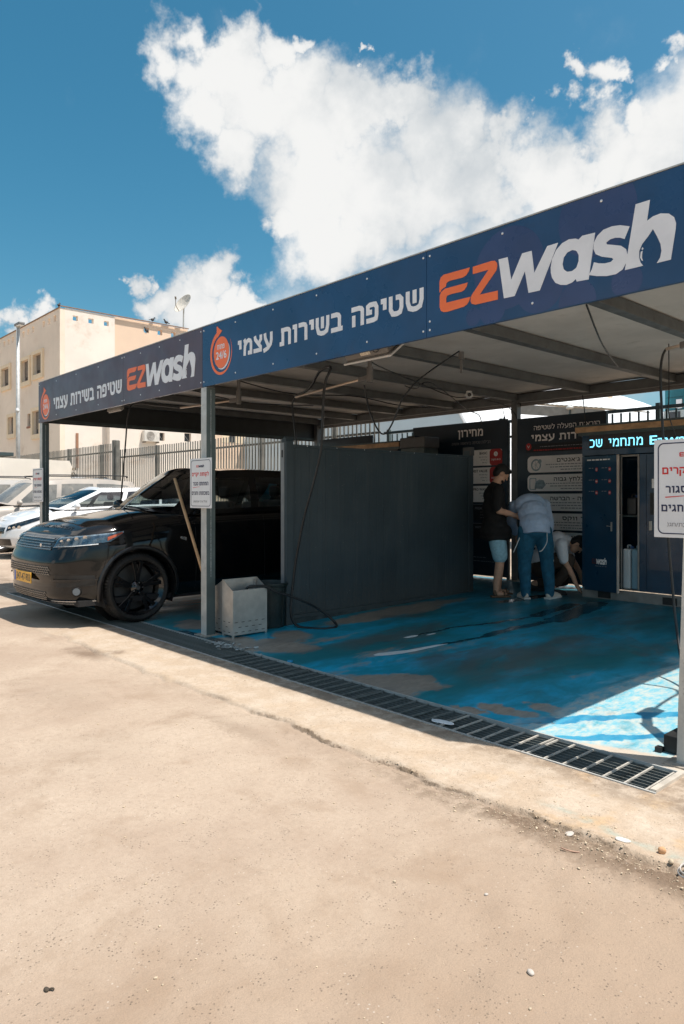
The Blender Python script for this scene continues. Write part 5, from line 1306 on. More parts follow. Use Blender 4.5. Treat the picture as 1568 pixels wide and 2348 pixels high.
# ---- black SUV, nose towards the street
suv = Car('black_suv', 'black luxury SUV parked nose out in the left wash bay', dict(L=4.95, W=2.0,
    plan=[(0,0),(.25,.004),(.48,.025),(.68,.07),(.83,.17),(.915,.32),(.96,.55),(.985,.9),(1.0,1.4),(1.0,2.5),(1.0,3.6),(.985,4.2),(.94,4.6),(.82,4.82),(.55,4.92),(.25,4.945),(0,4.95)],
    belt=[(0,1.0),(.1,1.03),(.3,1.06),(.66,1.10),(1.2,1.17),(1.6,1.20),(2.6,1.235),(4.2,1.28),(4.95,1.28)],
    sill=[(0,.235),(.3,.23),(.9,.24),(1.5,.27),(3.6,.27),(4.6,.3),(4.95,.36)],
    inset=[(0,.09),(.06,.04),(.15,.012),(.35,.0),(.55,.004),(.72,.006),(.85,.022),(.93,.045),(1.0,.10)],
    nose=[(0,.16),(.07,.05),(.15,.02),(.30,.03),(.42,.0),(.60,.0),(.76,.05),(.9,.12),(1.0,.24)],
    tail=[(0,.1),(.2,.02),(.5,.0),(.8,.05),(1,.12)],
    crown=[(0,.02),(.15,.05),(.5,.085),(1.2,.095),(1.5,.06),(4.4,.02),(4.95,.01)], rib=.0,
    roof=[(1.75,1.71),(2.05,1.785),(2.6,1.83),(3.3,1.82),(4.2,1.73),(4.6,1.67)], roofdrop=.05, rhw=.66,
    wheels=(.92, 3.92), wr=.392, ww=.285, archgap=.045, flare=.012, gh_front=1.20, gh_rear=4.62, rimf=.78))
SUVP = paint('black car paint', (.004,.005,.006), .05, .04, (.20,.15,.11))
suv.body(SUVP, rows=34, du=.035)
suv.greenhouse(SUVP, CGL, [('c',0,(0,1.16),(0,1.86)), ('windshield',8,(.80,1.36),(.56,2.0)), ('pillar',2,(.925,1.56),(.64,2.10)), ('side_window',6,(.945,2.45),(.685,2.55)), ('pillar',1,(.945,2.57),(.69,2.65)), ('side_window2',6,(.935,3.45),(.67,3.50)), ('pillar',1,(.93,3.56),(.668,3.6)), ('side_window3',4,(.90,4.15),(.63,4.15)), ('pillar',3,(.72,4.66),(.55,4.45)), ('rear_window',6,(0,4.72),(0,4.5))])
P_ = suv
ua = lambda y: suv.u_at_y(y)
# grille with slats
b = MB(); P_.patch(b, -.58, .58, .850, .975, .003, 30, 4, z0b=.850); gr_ = P_.prt('grille', b, BLKP)
def strip_(car, name, m, par, u0, u1, z, h, e0, e1, n=24, zb=None):
    b = MB(); zb = z if zb is None else zb
    car.patch(b, u0, u1, z, z+h, e1, n, 1, z0b=zb, z1b=zb+h); car.patch(b, u0, u1, z+h, z+h+.0001, e1, n, 1, z0b=zb+h, z1b=zb+h+.0001)
    vs = []
    for i in range(n+1):
        f = i/n; u = u0+(u1-u0)*f; zz = z+(zb-z)*f
        for z_ in (zz, zz+h):
            for e in (e0, e1): vs.append(car.surf(abs(u), z_, e, 1 if u >= 0 else -1))
    b.add(vs, [(i*4, i*4+4, i*4+5, i*4+1) for i in range(n)] + [(i*4+2, i*4+3, i*4+7, i*4+6) for i in range(n)]); return car.prt(name, b, m, par)
GSL = mat('satin grille metal', (.30,.28,.26), .3, .8, .1)
for k in range(4):
    z = .862+k*.029
    for q in range(-6, 6):       # broken, brick-like slats
        u0 = q*.094+(.047 if k % 2 else 0); u1 = u0+.088
        if u0 < -.57 or u1 > .57: continue
        strip_(P_, 'grille_slat', GSL, gr_, u0, u1, z, .010, .004, .012, 3)
strip_(P_, 'grille_frame', GSL, gr_, -.58, .58, .838, .012, .0, .011, 30)
b = MB(); b.cyl(P_.surf(.30,.875,.012), P_.surf(.30,.875,.018), .022, n=20); P_.prt('badge', b, CHR, gr_)
# bonnet lettering
f0 = len(P_.root.children)
import_chars = 'RANGE ROVER'
L0 = MB(); latin(L0, import_chars, -.60, .60, 0, .036, 0, .003, bold=.012)
def deck(x, Y):          # height of the bonnet skin at (x, Y)
    lo, hi = 0, P_.u_at_y(1.2)
    for _ in range(30):
        m = (lo+hi)/2; q = P_.surf(m, 99)
        if q.y < Y: lo = m
        else: hi = m
    a = P_.surf(lo, 99); yy = P_.plan(lo).y; return P_.belt(yy)+crv(P_.p['crown'], yy)*(1-min(1, abs(x)/max(a.x, .01))**2.6)
vs = []
for (x, y, z) in L0.v:
    Y = P_.surf(abs(x)+.02, 99).y+.035+(z/.036)*.055
    vs.append((x, Y, deck(x, Y)+.002-y*1.2))
L0.v = vs; P_.prt('bonnet_letters', L0, mat('dark chrome letters', (.015,.015,.015), .4, .3))
# bonnet shut line
strip_(P_, 'shut_line', BLKR, None, -ua(.62), ua(.62), .988, .010, -.002, .0022, 60, zb=.988)
# headlights
for sd in (1, -1):
    b = MB(); u0, u1 = .60, ua(.74)
    P_.patch(b, u0, u1-.16, .862, .968, .0035, 24, 4, side=sd, z0b=.925, z1b=1.018); P_.patch(b, u1-.16, u1, .925, 1.018, .0035, 8, 4, side=sd, z0b=1.02, z1b=1.035); h_ = P_.prt('headlight', b, mat('headlight housing', (.30,.36,.40), .25, .6, .4, 20))
    b = MB(); P_.patch(b, u0+.01, u1-.16, .866, .964, .011, 24, 4, side=sd, z0b=.929, z1b=1.014); P_.patch(b, u1-.16, u1-.01, .929, 1.014, .011, 8, 4, side=sd, z0b=1.018, z1b=1.031); P_.prt('lens', b, LAMPG, h_, smooth=True)
    for k in range(4):
        uu = .70+k*.10; c_ = P_.surf(uu, .925+k*.016, .003, sd); n_v = (P_.surf(uu, .88, .05, sd)-P_.surf(uu, .88, 0, sd)).normalized()
        b = MB(); b.cyl(c_, c_+n_v*.006, .022, n=14); P_.prt('lamp_unit', b, CHR, h_)
    b = MB(); P_.patch(b, u0+.01, u1-.30, .864, .876, .007, 20, 1, side=sd, z0b=.898, z1b=.908); P_.prt('light_bar', b, mat('white light bar', (.75,.78,.8), .3), h_)
    b = MB(); P_.patch(b, u1-.20, u1-.02, .935, .975, .0125, 10, 2, side=sd, z0b=1.012, z1b=1.026); P_.prt('indicator', b, mat('amber reflector', (.38,.09,.045), .25), h_)
# lower intakes
def mesh_intake(u0, u1, z0, z1, cell=.045, hh=.024, z0b=None):
    b = MB(); P_.patch(b, u0, u1, z0, z1, .002, 30, 3, z0b=z0b); i_ = P_.prt('air_intake', b, BLKR); bb = MB(); r = 0; z = z0+.006
    while z < z1-.008:
        u = u0+(cell/2 if r % 2 else 0)
        while u < u1-.01:
            zz = z
            for (a, b2) in (((u, zz), (u+cell*.5, zz+hh*.45)), ((u+cell*.5, zz+hh*.45), (u+cell, zz))):
                p0 = P_.surf(abs(a[0]), a[1], .006, 1 if a[0] >= 0 else -1); p1 = P_.surf(abs(b2[0]), b2[1], .006, 1 if b2[0] >= 0 else -1); bb.bar(p0, p1, .005, .006)
            u += cell
        z += hh; r += 1
    P_.prt('intake_mesh', bb, GSL, i_, kind='stuff')
mesh_intake(-.62, .62, .565, .665)
mesh_intake(-.52, .52, .285, .385)
for sd in (1, -1):
    b = MB(); P_.patch(b, .70, 1.14, .44, .58, .003, 14, 3, side=sd, z0b=.46, z1b=.57); v_ = P_.prt('side_vent', b, BLKR)
    b = MB(); P_.patch(b, .66, 1.16, .505, .525, .014, 14, 1, side=sd, z0b=.52, z1b=.535); P_.prt('vent_blade', b, BLKP, v_)
    b = MB(); 
    c_ = P_.surf(.95, .40, .004, sd); n_v = (P_.surf(.95, .4, .05, sd)-P_.surf(.95, .4, 0, sd)).normalized()
    b.cyl(c_-n_v*.01, c_+n_v*.012, .055, .045, n=20); fg = P_.prt('fog_lamp', b, BLKP)
    b = MB(); b.cyl(c_+n_v*.0125, c_+n_v*.016, .038, n=20); P_.prt('lens', b, mat('fog lens', (.16,.20,.24), .12, .5), fg)
# bright skid line under the bumper
strip_(P_, 'skid_trim', mat('bright skid', (.45,.46,.48), .25, .7, .1), None, -1.05, 1.05, .250, .022, -.01, .020, 40)
strip_(P_, 'skid_trim', mat('bright skid', (.45,.46,.48), .25, .7, .1), None, .62, 1.15, .285, .010, .0, .014, 10)
# number plate
pl_y = -.012
b = MB(); b.box(-.27, .27, pl_y-.012, pl_y+.0, .455, .575); pb = P_.prt('number_plate', b, mat('yellow plate', (.80,.42,.045), .4, 0, .04), bevel=.004)
b = MB(); latin(b, '347-47-903', -.19, .25, .475, .555, pl_y-.0122, .001, bold=.012); P_.prt('lettering', b, PBLK, pb)
b = MB(); b.box(-.265, -.215, pl_y-.0135, pl_y-.0122, .459, .571); P_.prt('country_strip', b, mat('plate blue', (.05,.12,.45), .4), pb)
# sides: door gaps, handles, vents, mirror, mouldings
for sd in (1, -1):
    for y in (1.62, 2.62, 3.55):
        u = ua(y); b = MB(); P_.patch(b, u, u+.007, .33, P_.belt(y)-.02, .0008, 1, 20, side=sd); P_.prt('door_gap', b, BLKR)
    for y in (2.36, 3.32):
        b = MB(); P_.patch(b, ua(y), ua(y)+.2, 1.02, 1.045, .012, 8, 2, side=sd); P_.prt('door_handle', b, SUVP)
    b = MB(); P_.patch(b, ua(1.42), ua(1.50), .93, .955, .004, 4, 2, side=sd, z0b=.90, z1b=.94); P_.prt('fender_vent', b, mat('vent bright', (.5,.5,.5), .3, .8))
    m_ = MB(); m_.sphere((sd*1.08, 1.62, 1.30), .11, 18, (1.05,.65,.72), 12); mr = P_.prt('door_mirror', m_, SUVP, smooth=True)
    m_ = MB(); m_.bar((sd*.93,1.66,1.215),(sd*1.02,1.64,1.24),.06,.03); P_.prt('mirror_arm', m_, BLKP, mr)
    # arch moulding
    n = 26; vs = []
    for wy in (.92, 3.92):
        b = MB(); vs = []
        for k in range(n+1):
            a = R(-22+224*k/n); 
            for rr_, e in ((.392+.046, .004), (.392+.058, .012), (.392+.082, .010), (.392+.09, .0)):
                y, z = wy+rr_*math.cos(a), .392+rr_*math.sin(a); q = P_.surf(P_.u_at_y(max(.36, y)), max(.24, z), e, sd); vs.append((q.x, y if y > .36 else q.y, max(.235, z)))
        b.add(vs, [(k*4+j, k*4+j+1, k*4+j+5, k*4+j+4) for k in range(n) for j in range(3)]); P_.prt('arch_trim', b, BLKP, smooth=True)
# wipers
b = MB(); b.tube([(.5,1.26,1.262),(.1,1.24,1.292),(-.25,1.22,1.298)], .009, 6); P_.prt('wiper', b, BLKR)
b = MB(); b.tube([(-.1,1.23,1.30),(-.45,1.25,1.285),(-.7,1.30,1.25)], .009, 6); P_.prt('wiper', b, BLKR)
b = MB(); P_.patch(b, ua(1.20), ua(1.20)+.01, 1.1, 1.16, .002, 1, 3); 
b = MB(); b.box(-.12,.12,1.86,1.90,1.60,1.66); P_.prt('interior_mirror', b, BLKP, bevel=.01)
for wy in (.92, 3.92):
    for sd in (1, -1): suv.wheel(wy, sd, RIMB, 5, tread=(wy < 1 and sd > 0))
suv.place((-2.13, -1.07, 0)); 

def common(car, gmat, pl=None):
    P = car
    def prt(*a, **k): return P.prt(*a, **k)
    u9 = P.u_at_y(.62)
    b = MB(); P.patch(b, -.42, .42, P.belt(0)-.24, P.belt(0)-.12, .003, 16, 3); g = prt('grille', b, BLKP)
    b = MB()
    for q in range(3): strip_(P, 'grille_slat', GSL, g, -.40, .40, P.belt(0)-.225+q*.035, .008, .003, .009, 12)
    for sd in (1, -1):
        b = MB(); P.patch(b, .48, u9, P.belt(0)-.20, P.belt(0)-.085, .003, 16, 3, side=sd, z0b=P.belt(.6)-.10, z1b=P.belt(.6)-.035); h = prt('headlight', b, mat('headlight grey', (.12,.13,.14), .2, .7, .3, 25))
        b = MB(); P.patch(b, .485, u9-.01, P.belt(0)-.197, P.belt(0)-.09, .009, 16, 3, side=sd, z0b=P.belt(.6)-.098, z1b=P.belt(.6)-.038); prt('lens', b, LAMPG, h, smooth=True)
        for k in range(3):
            c_ = P.surf(.56+k*.11, P.belt(0)-.135+k*.012, .003, sd); nv_ = (P.surf(.56+k*.11, .8, .05, sd)-P.surf(.56+k*.11, .8, 0, sd)).normalized(); b = MB(); b.cyl(c_, c_+nv_*.006, .035, n=14); prt('lamp_unit', b, CHR, h)
        for y in (P.p['gh_front']+.45, P.p['gh_front']+1.4, P.p['gh_front']+2.25):
            b = MB(); P.patch(b, P.u_at_y(y), P.u_at_y(y)+.008, .3, P.belt(y)-.02, .001, 1, 14, side=sd); prt('door_gap', b, BLKR)
        for y in (P.p['gh_front']+1.2, P.p['gh_front']+2.05):
            b = MB(); P.patch(b, P.u_at_y(y), P.u_at_y(y)+.18, P.belt(y)-.15, P.belt(y)-.12, .015, 6, 2, side=sd); prt('door_handle', b, gmat)
        m_ = MB(); yy = P.p['gh_front']+.42; m_.sphere((sd*(P.hw+.07), yy, P.belt(yy)+.07), .10, 14, (1.0,.6,.66), 10); mr = prt('door_mirror', m_, gmat, smooth=True)
        m_ = MB(); m_.bar((sd*(P.hw-.06), yy+.03, P.belt(yy)+.0), (sd*(P.hw+.03), yy+.01, P.belt(yy)+.04), .05, .03); prt('mirror_arm', m_, BLKP, mr)
    b = MB(); P.patch(b, -.62, .62, .27, .40, .003, 18, 2); prt('air_intake', b, BLKP)
    b = MB(); b.box(-.26,.26,-.016,-.002,.44,.55); pb = prt('number_plate', b, mat('yellow plate', (.80,.42,.045), .4), bevel=.003)
    y0 = P.p['gh_front']; zz = P.belt(y0)+crv(P.p['crown'], y0)
    b = MB(); b.tube([(.45,y0+.10,zz+.01),(.1,y0+.04,zz+.03),(-.3,y0+.02,zz+.03)], .009, 6); prt('wiper', b, BLKR)
    for wy in P.p['wheels']:
        for sd in (1, -1): P.wheel(wy, sd, RIMS, 8, tread=False)

HATCH = dict(L=4.4, W=1.8,
    plan=[(0,0),(.25,.008),(.5,.05),(.7,.14),(.86,.30),(.95,.55),(.99,.9),(1.0,1.4),(1.0,3.0),(.985,3.6),(.93,4.1),(.75,4.32),(.4,4.39),(0,4.4)],
    belt=[(0,.74),(.2,.80),(.6,.88),(1.1,.95),(2.0,.99),(3.2,1.03),(4.4,1.05)], sill=[(0,.22),(.8,.22),(3.4,.24),(4.4,.34)],
    inset=[(0,.08),(.1,.02),(.3,.0),(.6,.0),(.85,.03),(1,.10)], nose=[(0,.14),(.1,.04),(.35,.0),(.6,.02),(.85,.08),(1,.17)], tail=[(0,.1),(.3,.0),(.7,.02),(1,.10)],
    crown=[(0,.015),(.2,.05),(.9,.085),(1.4,.06),(4.4,.03)], roof=[(1.7,1.38),(2.1,1.445),(2.7,1.475),(3.4,1.46),(4.1,1.38)], roofdrop=.05, rhw=.60,
    wheels=(.88,3.50), wr=.325, ww=.215, archgap=.05, flare=.02, gh_front=.86, gh_rear=4.25)
SEC_H = [('c',0,(0,.78),(0,1.84)), ('windshield',8,(.70,.96),(.52,1.98)), ('pillar',2,(.82,1.10),(.585,2.10)), ('side_window',6,(.845,2.22),(.615,2.45)), ('pillar',1,(.845,2.32),(.62,2.54)), ('side_window2',6,(.835,3.15),(.60,3.25)), ('pillar',1,(.83,3.22),(.598,3.3)), ('side_window3',3,(.78,3.75),(.56,3.70)), ('pillar',3,(.62,4.2),(.48,3.95)), ('rear_window',6,(0,4.28),(0,4.02))]
whi = Car('parked_car', 'clean white hatchback nearest the wash bay, left of the black car', HATCH, group='cars parked left of the wash bay')
WP_ = paint('white car paint', (.78,.79,.80), .2, .06); whi.body(WP_, rows=24, du=.05); whi.greenhouse(WP_, CGL, SEC_H); common(whi, WP_); whi.place((-9.75, .80, .13)); whi.root.scale = (1.05, 1.06, 1.06)
VAN = dict(HATCH); VAN.update(L=4.5, W=1.85, belt=[(0,.86),(.2,.94),(.6,1.02),(1.0,1.08),(2.0,1.12),(4.5,1.14)], roof=[(1.5,1.66),(1.9,1.74),(2.6,1.80),(3.6,1.80),(4.4,1.70)], rhw=.66,
    plan=[(x, y*4.5/4.4) for x, y in HATCH['plan']])
SEC_V = [('c',0,(0,.90),(0,1.62)), ('windshield',8,(.72,1.06),(.60,1.76)), ('pillar',2,(.86,1.22),(.66,1.9)), ('side_window',6,(.88,2.15),(.70,2.25)), ('pillar',1,(.88,2.27),(.70,2.36)), ('side_window2',6,(.88,3.1),(.69,3.15)), ('pillar',1,(.87,3.2),(.69,3.24)), ('side_window3',4,(.85,4.1),(.67,4.1)), ('pillar',3,(.72,4.38),(.56,4.3)), ('rear_window',6,(0,4.45),(0,4.36))]
van = Car('parked_car', 'dusty beige people carrier with roof rails behind the white hatchback', VAN, group='cars parked left of the wash bay')
DP = paint('dusty beige paint', (.40,.36,.32), .35, .6, (.52,.45,.38)); van.body(DP, rows=22, du=.06); van.greenhouse(DP, DGL, SEC_V); common(van, DP)
for sd in (1, -1):
    b = MB(); b.tube([(sd*.62,1.95,1.79),(sd*.64,2.1,1.835),(sd*.64,3.9,1.845),(sd*.60,4.1,1.80)], .014, 8); van.prt('roof_rail', b, BLKP, smooth=True)
van.place((-12.05, .45, .13))
est = Car('parked_car', 'dusty grey estate car at the left picture edge', VAN, group='cars parked left of the wash bay')
GP = paint('dusty grey paint', (.42,.41,.40), .35, .5, (.50,.45,.39)); est.body(GP, rows=22, du=.06); est.greenhouse(GP, DGL, SEC_V); common(est, GP)
for sd in (1, -1):
    b = MB(); b.tube([(sd*.62,1.95,1.79),(sd*.64,2.1,1.835),(sd*.64,3.9,1.845),(sd*.60,4.1,1.80)], .014, 8); est.prt('roof_rail', b, BLKP, smooth=True)
est.place((-14.45, -.8, .13))
# ------------------------------------------------------------------ surroundings
PLA = mat('cream render', (.88,.745,.61), .9, 0, .07, .35, bump=.15, bscale=6, dirt=(.76,.61,.48), dirtamt=.10)
PLB = mat('pale cream render', (.86,.77,.68), .9, 0, .06, .4, bump=.25, bscale=6, dirt=(.70,.56,.45), dirtamt=.10)
PLO = mat('peach render', (.80,.60,.45), .9, 0, .05, .4, bump=.15, bscale=6)
FRM = mat('window surround', (.86,.70,.50), .9, 0, .05, 3)
GLW = mat('dark window glass', (.04,.045,.05), .12, 0, .3, 1); SHUT = mat('roller shutter', (.20,.17,.14), .7, 0, .1, 6)
def walled(mb, ax, plane, u0, u1, z0, z1, th, ops):
    """wall slab with rectangular openings. ax 'x': runs along X at y=plane (thickness to +y); 'y': along Y at x=plane (thickness to -x)"""
    us = sorted(set([u0, u1] + [v for o in ops for v in o[:2]])); zs = sorted(set([z0, z1] + [v for o in ops for v in o[2:]]))
    for a, b in zip(us, us[1:]):
        run = None
        for c, d in zip(zs, zs[1:]):
            solid = not any(o[0]-1e-6 <= a and b <= o[1]+1e-6 and o[2]-1e-6 <= c and d <= o[3]+1e-6 for o in ops)
            if solid: run = (run[0], d) if run else (c, d)
            if (not solid or d == zs[-1]) and run:
                if ax == 'x': mb.box(a, b, plane, plane+th, run[0], run[1])
                else: mb.box(plane-th, plane, a, b, run[0], run[1])
                run = None
    return mb
bl = thing('apartment_building', 'cream rendered apartment block with square parapet holes, behind the parked cars', 'building', (-42, 17, 0))
BX, BY, BT = -36.09, 12.0, 12.66
lh = [(-46.62,-46.22),(-45.69,-45.29),(-44.78,-44.39),(-42.66,-42.27),(-41.73,-41.35),(-40.83,-40.45),(-38.92,-38.55),(-38.01,-37.64),(-37.07,-36.70)]
lw = [(-46.74,-45.15,9.15,10.42),(-42.60,-41.24,8.99,10.38),(-40.38,-38.95,9.18,10.47),(-45.30,-44.15,5.75,6.92),(-41.71,-41.14,6.04,6.86),(-40.50,-39.30,5.42,6.9),(-46.7,-45.2,2.2,3.5),(-40.4,-39.0,2.2,3.5)]
b = walled(MB(), 'x', BY, -62, BX, 0, 11.4, .3, lw); part('wall', b, PLA, bl, label='wall facing the yard')
b = walled(MB(), 'x', BY, -62, BX, 11.4002, BT, .3, [(a, c, 11.98, 12.36) for a, c in lh]); part('parapet', b, PLA, bl)
rh = [(12.77,13.09),(13.72,14.05),(14.70,15.02)]; rh2 = [(17.42,17.76),(18.38,18.72),(19.36,19.69)]
b = walled(MB(), 'y', BX, BY+.301, 15.4, 0, 11.4, .3, []); part('wall', b, PLB, bl, label='sunlit end wall, pale part')
b = walled(MB(), 'y', BX, BY+.301, 15.4, 11.4002, BT+.06, .3, [(a, c, 12.05, 12.35) for a, c in rh]); part('parapet', b, PLB, bl)
b = walled(MB(), 'y', BX-.12, 15.401, 27, 0, 11.4, .3, [(24.0,24.9,4.9,5.6),(25.6,26.5,4.9,5.6)]); part('wall', b, PLO, bl, label='peach part of the end wall')
b = walled(MB(), 'y', BX-.12, 15.401, 20.6, 11.4002, BT+.10, .3, [(a, c, 12.08, 12.41) for a, c in rh2]); part('parapet', b, PLO, bl)
b = MB(); b.box(-61.9, BX-.45, BY+.31, 26.9, 11.2, 11.4); part('roof', b, mat('roof slab', (.4,.36,.3), .9), bl)
b = MB(); b.box(-62, BX+.05, BY-.05, BY+.02, BT+.001, BT+.06); b.box(BX-.05, BX+.06, BY+.021, 20.6, BT+.105, BT+.15); part('coping', b, mat('coping', (.30,.2,.14), .9), bl)
for (a, c, z0, z1) in lw:
    if z1-z0 > 1:
        b = MB(); ring_xz(b, [(a-.26,z0-.30),(c+.26,z0-.30),(c+.26,z1+.22),(a-.26,z1+.22)], [(a,z0),(c,z0),(c,z1),(a,z1)], BY-.12, BY-.001)
        w_ = part('window', b, FRM, bl)
    else:
        b = MB(); b.box(a-.05,c+.05,BY-.05,BY-.001,z0-.12,z0-.001); w_ = part('window', b, mat('brick sill', (.35,.18,.12), .9), bl)
    b = MB(); b.box(a, c, BY+.16, BY+.18, z0, z0+(z1-z0)*.25); part('pane', b, GLW, w_)
    for k in range(6):
        zz = z0+(z1-z0)*(.25+.125*k); b = MB(); b.box(a, c, BY+.13, BY+.158, zz+.004, zz+(z1-z0)*.122); part('shutter_slat', b, SHUT, w_)
# low wings in front of the end wall
b = walled(MB(), 'y', BX+.5, 14.85, 21.5, 0, 7.4, .5, [(18.2,18.55,5.1,5.62),(20.0,20.5,5.15,5.70)]); part('wing_wall', b, PLB, bl, label='projecting sunlit wing')
b = MB(); b.box(BX+.001, BX+.499, 14.85, 21.5, 7.4, 7.5); part('wing_roof', b, PLB, bl)
b = MB(); b.box(BX-.1, BX+.35, 21.501, 34, 0, 7.9); part('wing_wall', b, PLO, bl, label='peach wing behind the fence')
b = MB(); b.box(BX+.3, BX+.36, 23, 31, 5.25, 5.85); w_ = part('window', b, FRM, bl, label='strip window with dark shutters')
for k in range(5):
    b = MB(); b.box(BX+.361, BX+.38, 23.6+k*1.5, 24.1+k*1.5, 5.3, 5.8); part('pane', b, GLW, w_)
for (a, c, z0, z1) in ((18.2,18.55,5.1,5.62),(20.0,20.5,5.15,5.70)):
    b = MB(); b.box(BX+.25, BX+.27, a, c, z0, z1); w_ = part('window', b, GLW, bl); b = MB(); b.bar((BX+.28,a,z1),(BX+.28,c,z0),.02); part('brace', b, STNL, w_)
b = MB(); b.box(BX+.0, BX+.05, 12.95, 13.1, 3.2, 5.3); part('drain_chase', b, mat('rusty recess', (.35,.19,.12), .9), bl)
b = MB(); b.tube([(BX+.08,14.6,8.0),(BX+.08,14.62,9.5),(BX+.08,14.4,9.7)], .035, 6); part('pipe', b, mat('old pipe', (.5,.42,.35), .7), bl)
# air conditioner
t = thing('air_conditioner', 'white air conditioner unit on the sunlit wing wall', 'air conditioner', (-35.4, 17.5, 4.95))
b = MB(); b.box(-35.55,-35.2,16.95,18.0,4.98,5.68); part('housing', b, mat('ac white', (.70,.66,.60), .5), t, bevel=.03)
b = MB(); b.cyl((-35.199,17.38,5.33),(-35.185,17.38,5.33),.28,n=28); part('fan_grille', b, mat('ac grille', (.35,.32,.29), .5), t)
for k in range(4):
    b = MB(); b.lathe([(.07+.06*k,0),(.08+.06*k,.012)], (-35.184,17.38,5.33), 'X', 28); part('grille_ring', b, mat('ac ring', (.7,.66,.6), .5), t)
b = MB(); b.box(-35.58,-35.15,17.0,17.05,4.90,4.975); b.box(-35.58,-35.15,17.9,17.95,4.90,4.975); part('bracket', b, SHUT, t)
# satellite dish
t = thing('satellite_dish', 'white satellite dish on a pole above the roof line', 'satellite dish', (-36.3, 20.2, 12.8))
WD = mat('dish white', (.66,.62,.55), .6)
b = MB(); b.lathe([(0,.0),(.25,.02),(.5,.09),(.72,.19),(.74,.20),(.72,.175),(.5,.07),(.25,.0),(0,-.02)], (0,0,0), 'Z', 36)
MD = Matrix.Translation((-36.1,20.3,14.35)) @ (Vector((.87,-.49,0))*.62+Vector((-.671,-.741,0))*.62+Vector((0,0,.42))).to_track_quat('Z','Y').to_matrix().to_4x4(); b.move(MD); part('reflector', b, WD, t, smooth=True)
b = MB(); b.tube([(0,-.66,.16),(0,-.5,.55),(0,-.1,.78)], .025, 6); b.cyl((0,-.15,.74),(0,-.02,.86),.06); b.move(MD); part('feed_arm', b, SHUT, t)
b = MB(); b.cyl((-36.25,20.3,12.75),(-36.2,20.3,14.3),.05); part('pole', b, GALV, t)
# pigeons
def pigeon(lab, x, y, z, rot):
    t = thing('pigeon', lab, 'pigeon', (x, y, z), rot, 'pigeons on the apartment roof')
    D = mat('pigeon grey', (.05,.05,.055), .7)
    b = MB(); b.sphere((0,0,.14),.10,12,(1.45,.8,.85)); q = MB(); b.tube([(.08,0,.17),(.14,0,.25),(.17,0,.29)], [.055,.04,.035], 8); b.sphere((.18,0,.30),.042,8); b.bar((.2,0,.3),(.25,0,.285),.015); b.bar((-.10,0,.13),(-.27,0,.09),.07,.03); part('body', b, D, t, local=True, smooth=True)
    b = MB(); b.cyl((.01,.03,0),(.01,.03,.08),.008); b.cyl((.01,-.03,0),(.01,-.03,.08),.008); part('legs', b, D, t, local=True)
pigeon('pigeon on the corner of the roof', BX-.2, 12.02, BT+.06, 2.5)
pigeon('left pigeon of the two on the end parapet', BX, 17.95, BT+.16, 1.8); pigeon('right pigeon of the two on the end parapet', BX, 18.95, BT+.16, -1.4)
pigeon('pigeon sitting in a parapet hole', BX-.14, 17.62, 12.082, -1.2)
# roof plant seen just above the fascia
t = thing('potted_plant', 'small green potted plant standing on the canopy edge in front of the building', 'plant', (-2.95, .9, 3.06))
PO = (-3.03, .25, 3.05)
t.location = PO; WM[t.name] = Matrix.Translation(PO)
b = MB(); b.lathe([(0,0),(.035,0),(.045,.07),(.04,.07),(.03,.01)], (0,0,0), 'Z', 16); part('pot', b, mat('straw pot', (.55,.38,.22), .8), t, local=True, smooth=True)
b = MB(); rp = random.Random(4)
for k in range(26):
    a = rp.uniform(0, 6.28); r_ = rp.uniform(.01,.05); z = rp.uniform(.08,.17); c_ = Vector((r_*math.cos(a), r_*math.sin(a), z)); d = Vector((math.cos(a), math.sin(a), rp.uniform(-.2,.9))).normalized()*rp.uniform(.02,.04); s_ = d.cross(Vector((0,0,1))).normalized()*.008
    b.add([c_, c_+d*.5+s_, c_+d, c_+d*.5-s_], [(0,1,2,3)])
part('leaves', b, mat('leaf', (.10,.20,.05), .6), t, local=True, kind='stuff')

# street lamp with camera
t = thing('street_lamp', 'tall grey street lamp pole with a white camera half way up', 'street lamp', (-20.85, 4.8, .13))
b = MB(); b.cyl((-20.85,4.8,.13),(-20.85,4.8,7.72),.085,.06,n=14); part('pole', b, GALV, t, smooth=True)
b = MB(); b.box(-21.0,-20.45,4.70,4.92,7.66,7.76); part('lamp_head', b, mat('lamp head', (.20,.20,.2), .5), t, bevel=.03)
b = MB(); b.box(-20.95,-20.48,4.72,4.90,7.645,7.66); part('diffuser', b, mat('lamp diffuser', (.85,.85,.82), .2), t)
b = MB(); b.tube([(-20.8,4.78,4.62),(-20.6,4.7,4.60)], .05, 8, smooth=False); b.tube([(-20.62,4.70,4.60),(-20.25,4.6,4.50)], .06, 10, smooth=False); part('camera', b, mat('white plastic', (.6,.6,.58), .35), t, smooth=True)
# white boundary wall, broken end
t = thing('boundary_wall', 'low white rendered wall behind the parked cars, broken at its right end', 'wall', (-20, 4.7, 0))
b = MB(); n = 30; tops = []
for k in range(n+1):
    x = -21.5+6.1*k/n; tops.append((x, 2.60+.012*mnoise.noise(Vector((x*2,1,1)))))
tops += [(-15.28,2.35),(-15.36,2.1),(-15.2,1.7),(-15.3,1.2),(-15.2,.1),(-21.5,.1)]
tops = [(x+15.3, z) for x, z in tops]; b.prism([(x, z-.0) for x, z in tops], 0, .2)
WL = Matrix.Translation((-16.66,5.15,0)) @ Matrix.Rotation(math.atan2(3.03,-.62), 4, 'Z'); WL = Matrix.Translation((-16.66,5.15,0)) @ Matrix.Rotation(math.atan2(3.03,-.62)+0, 4, 'Z'); b.move(WL); part('wall_slab', b, mat('white wall render', (.86,.79,.69), .9, 0, .06, 1.2, bump=.3, bscale=8), t)
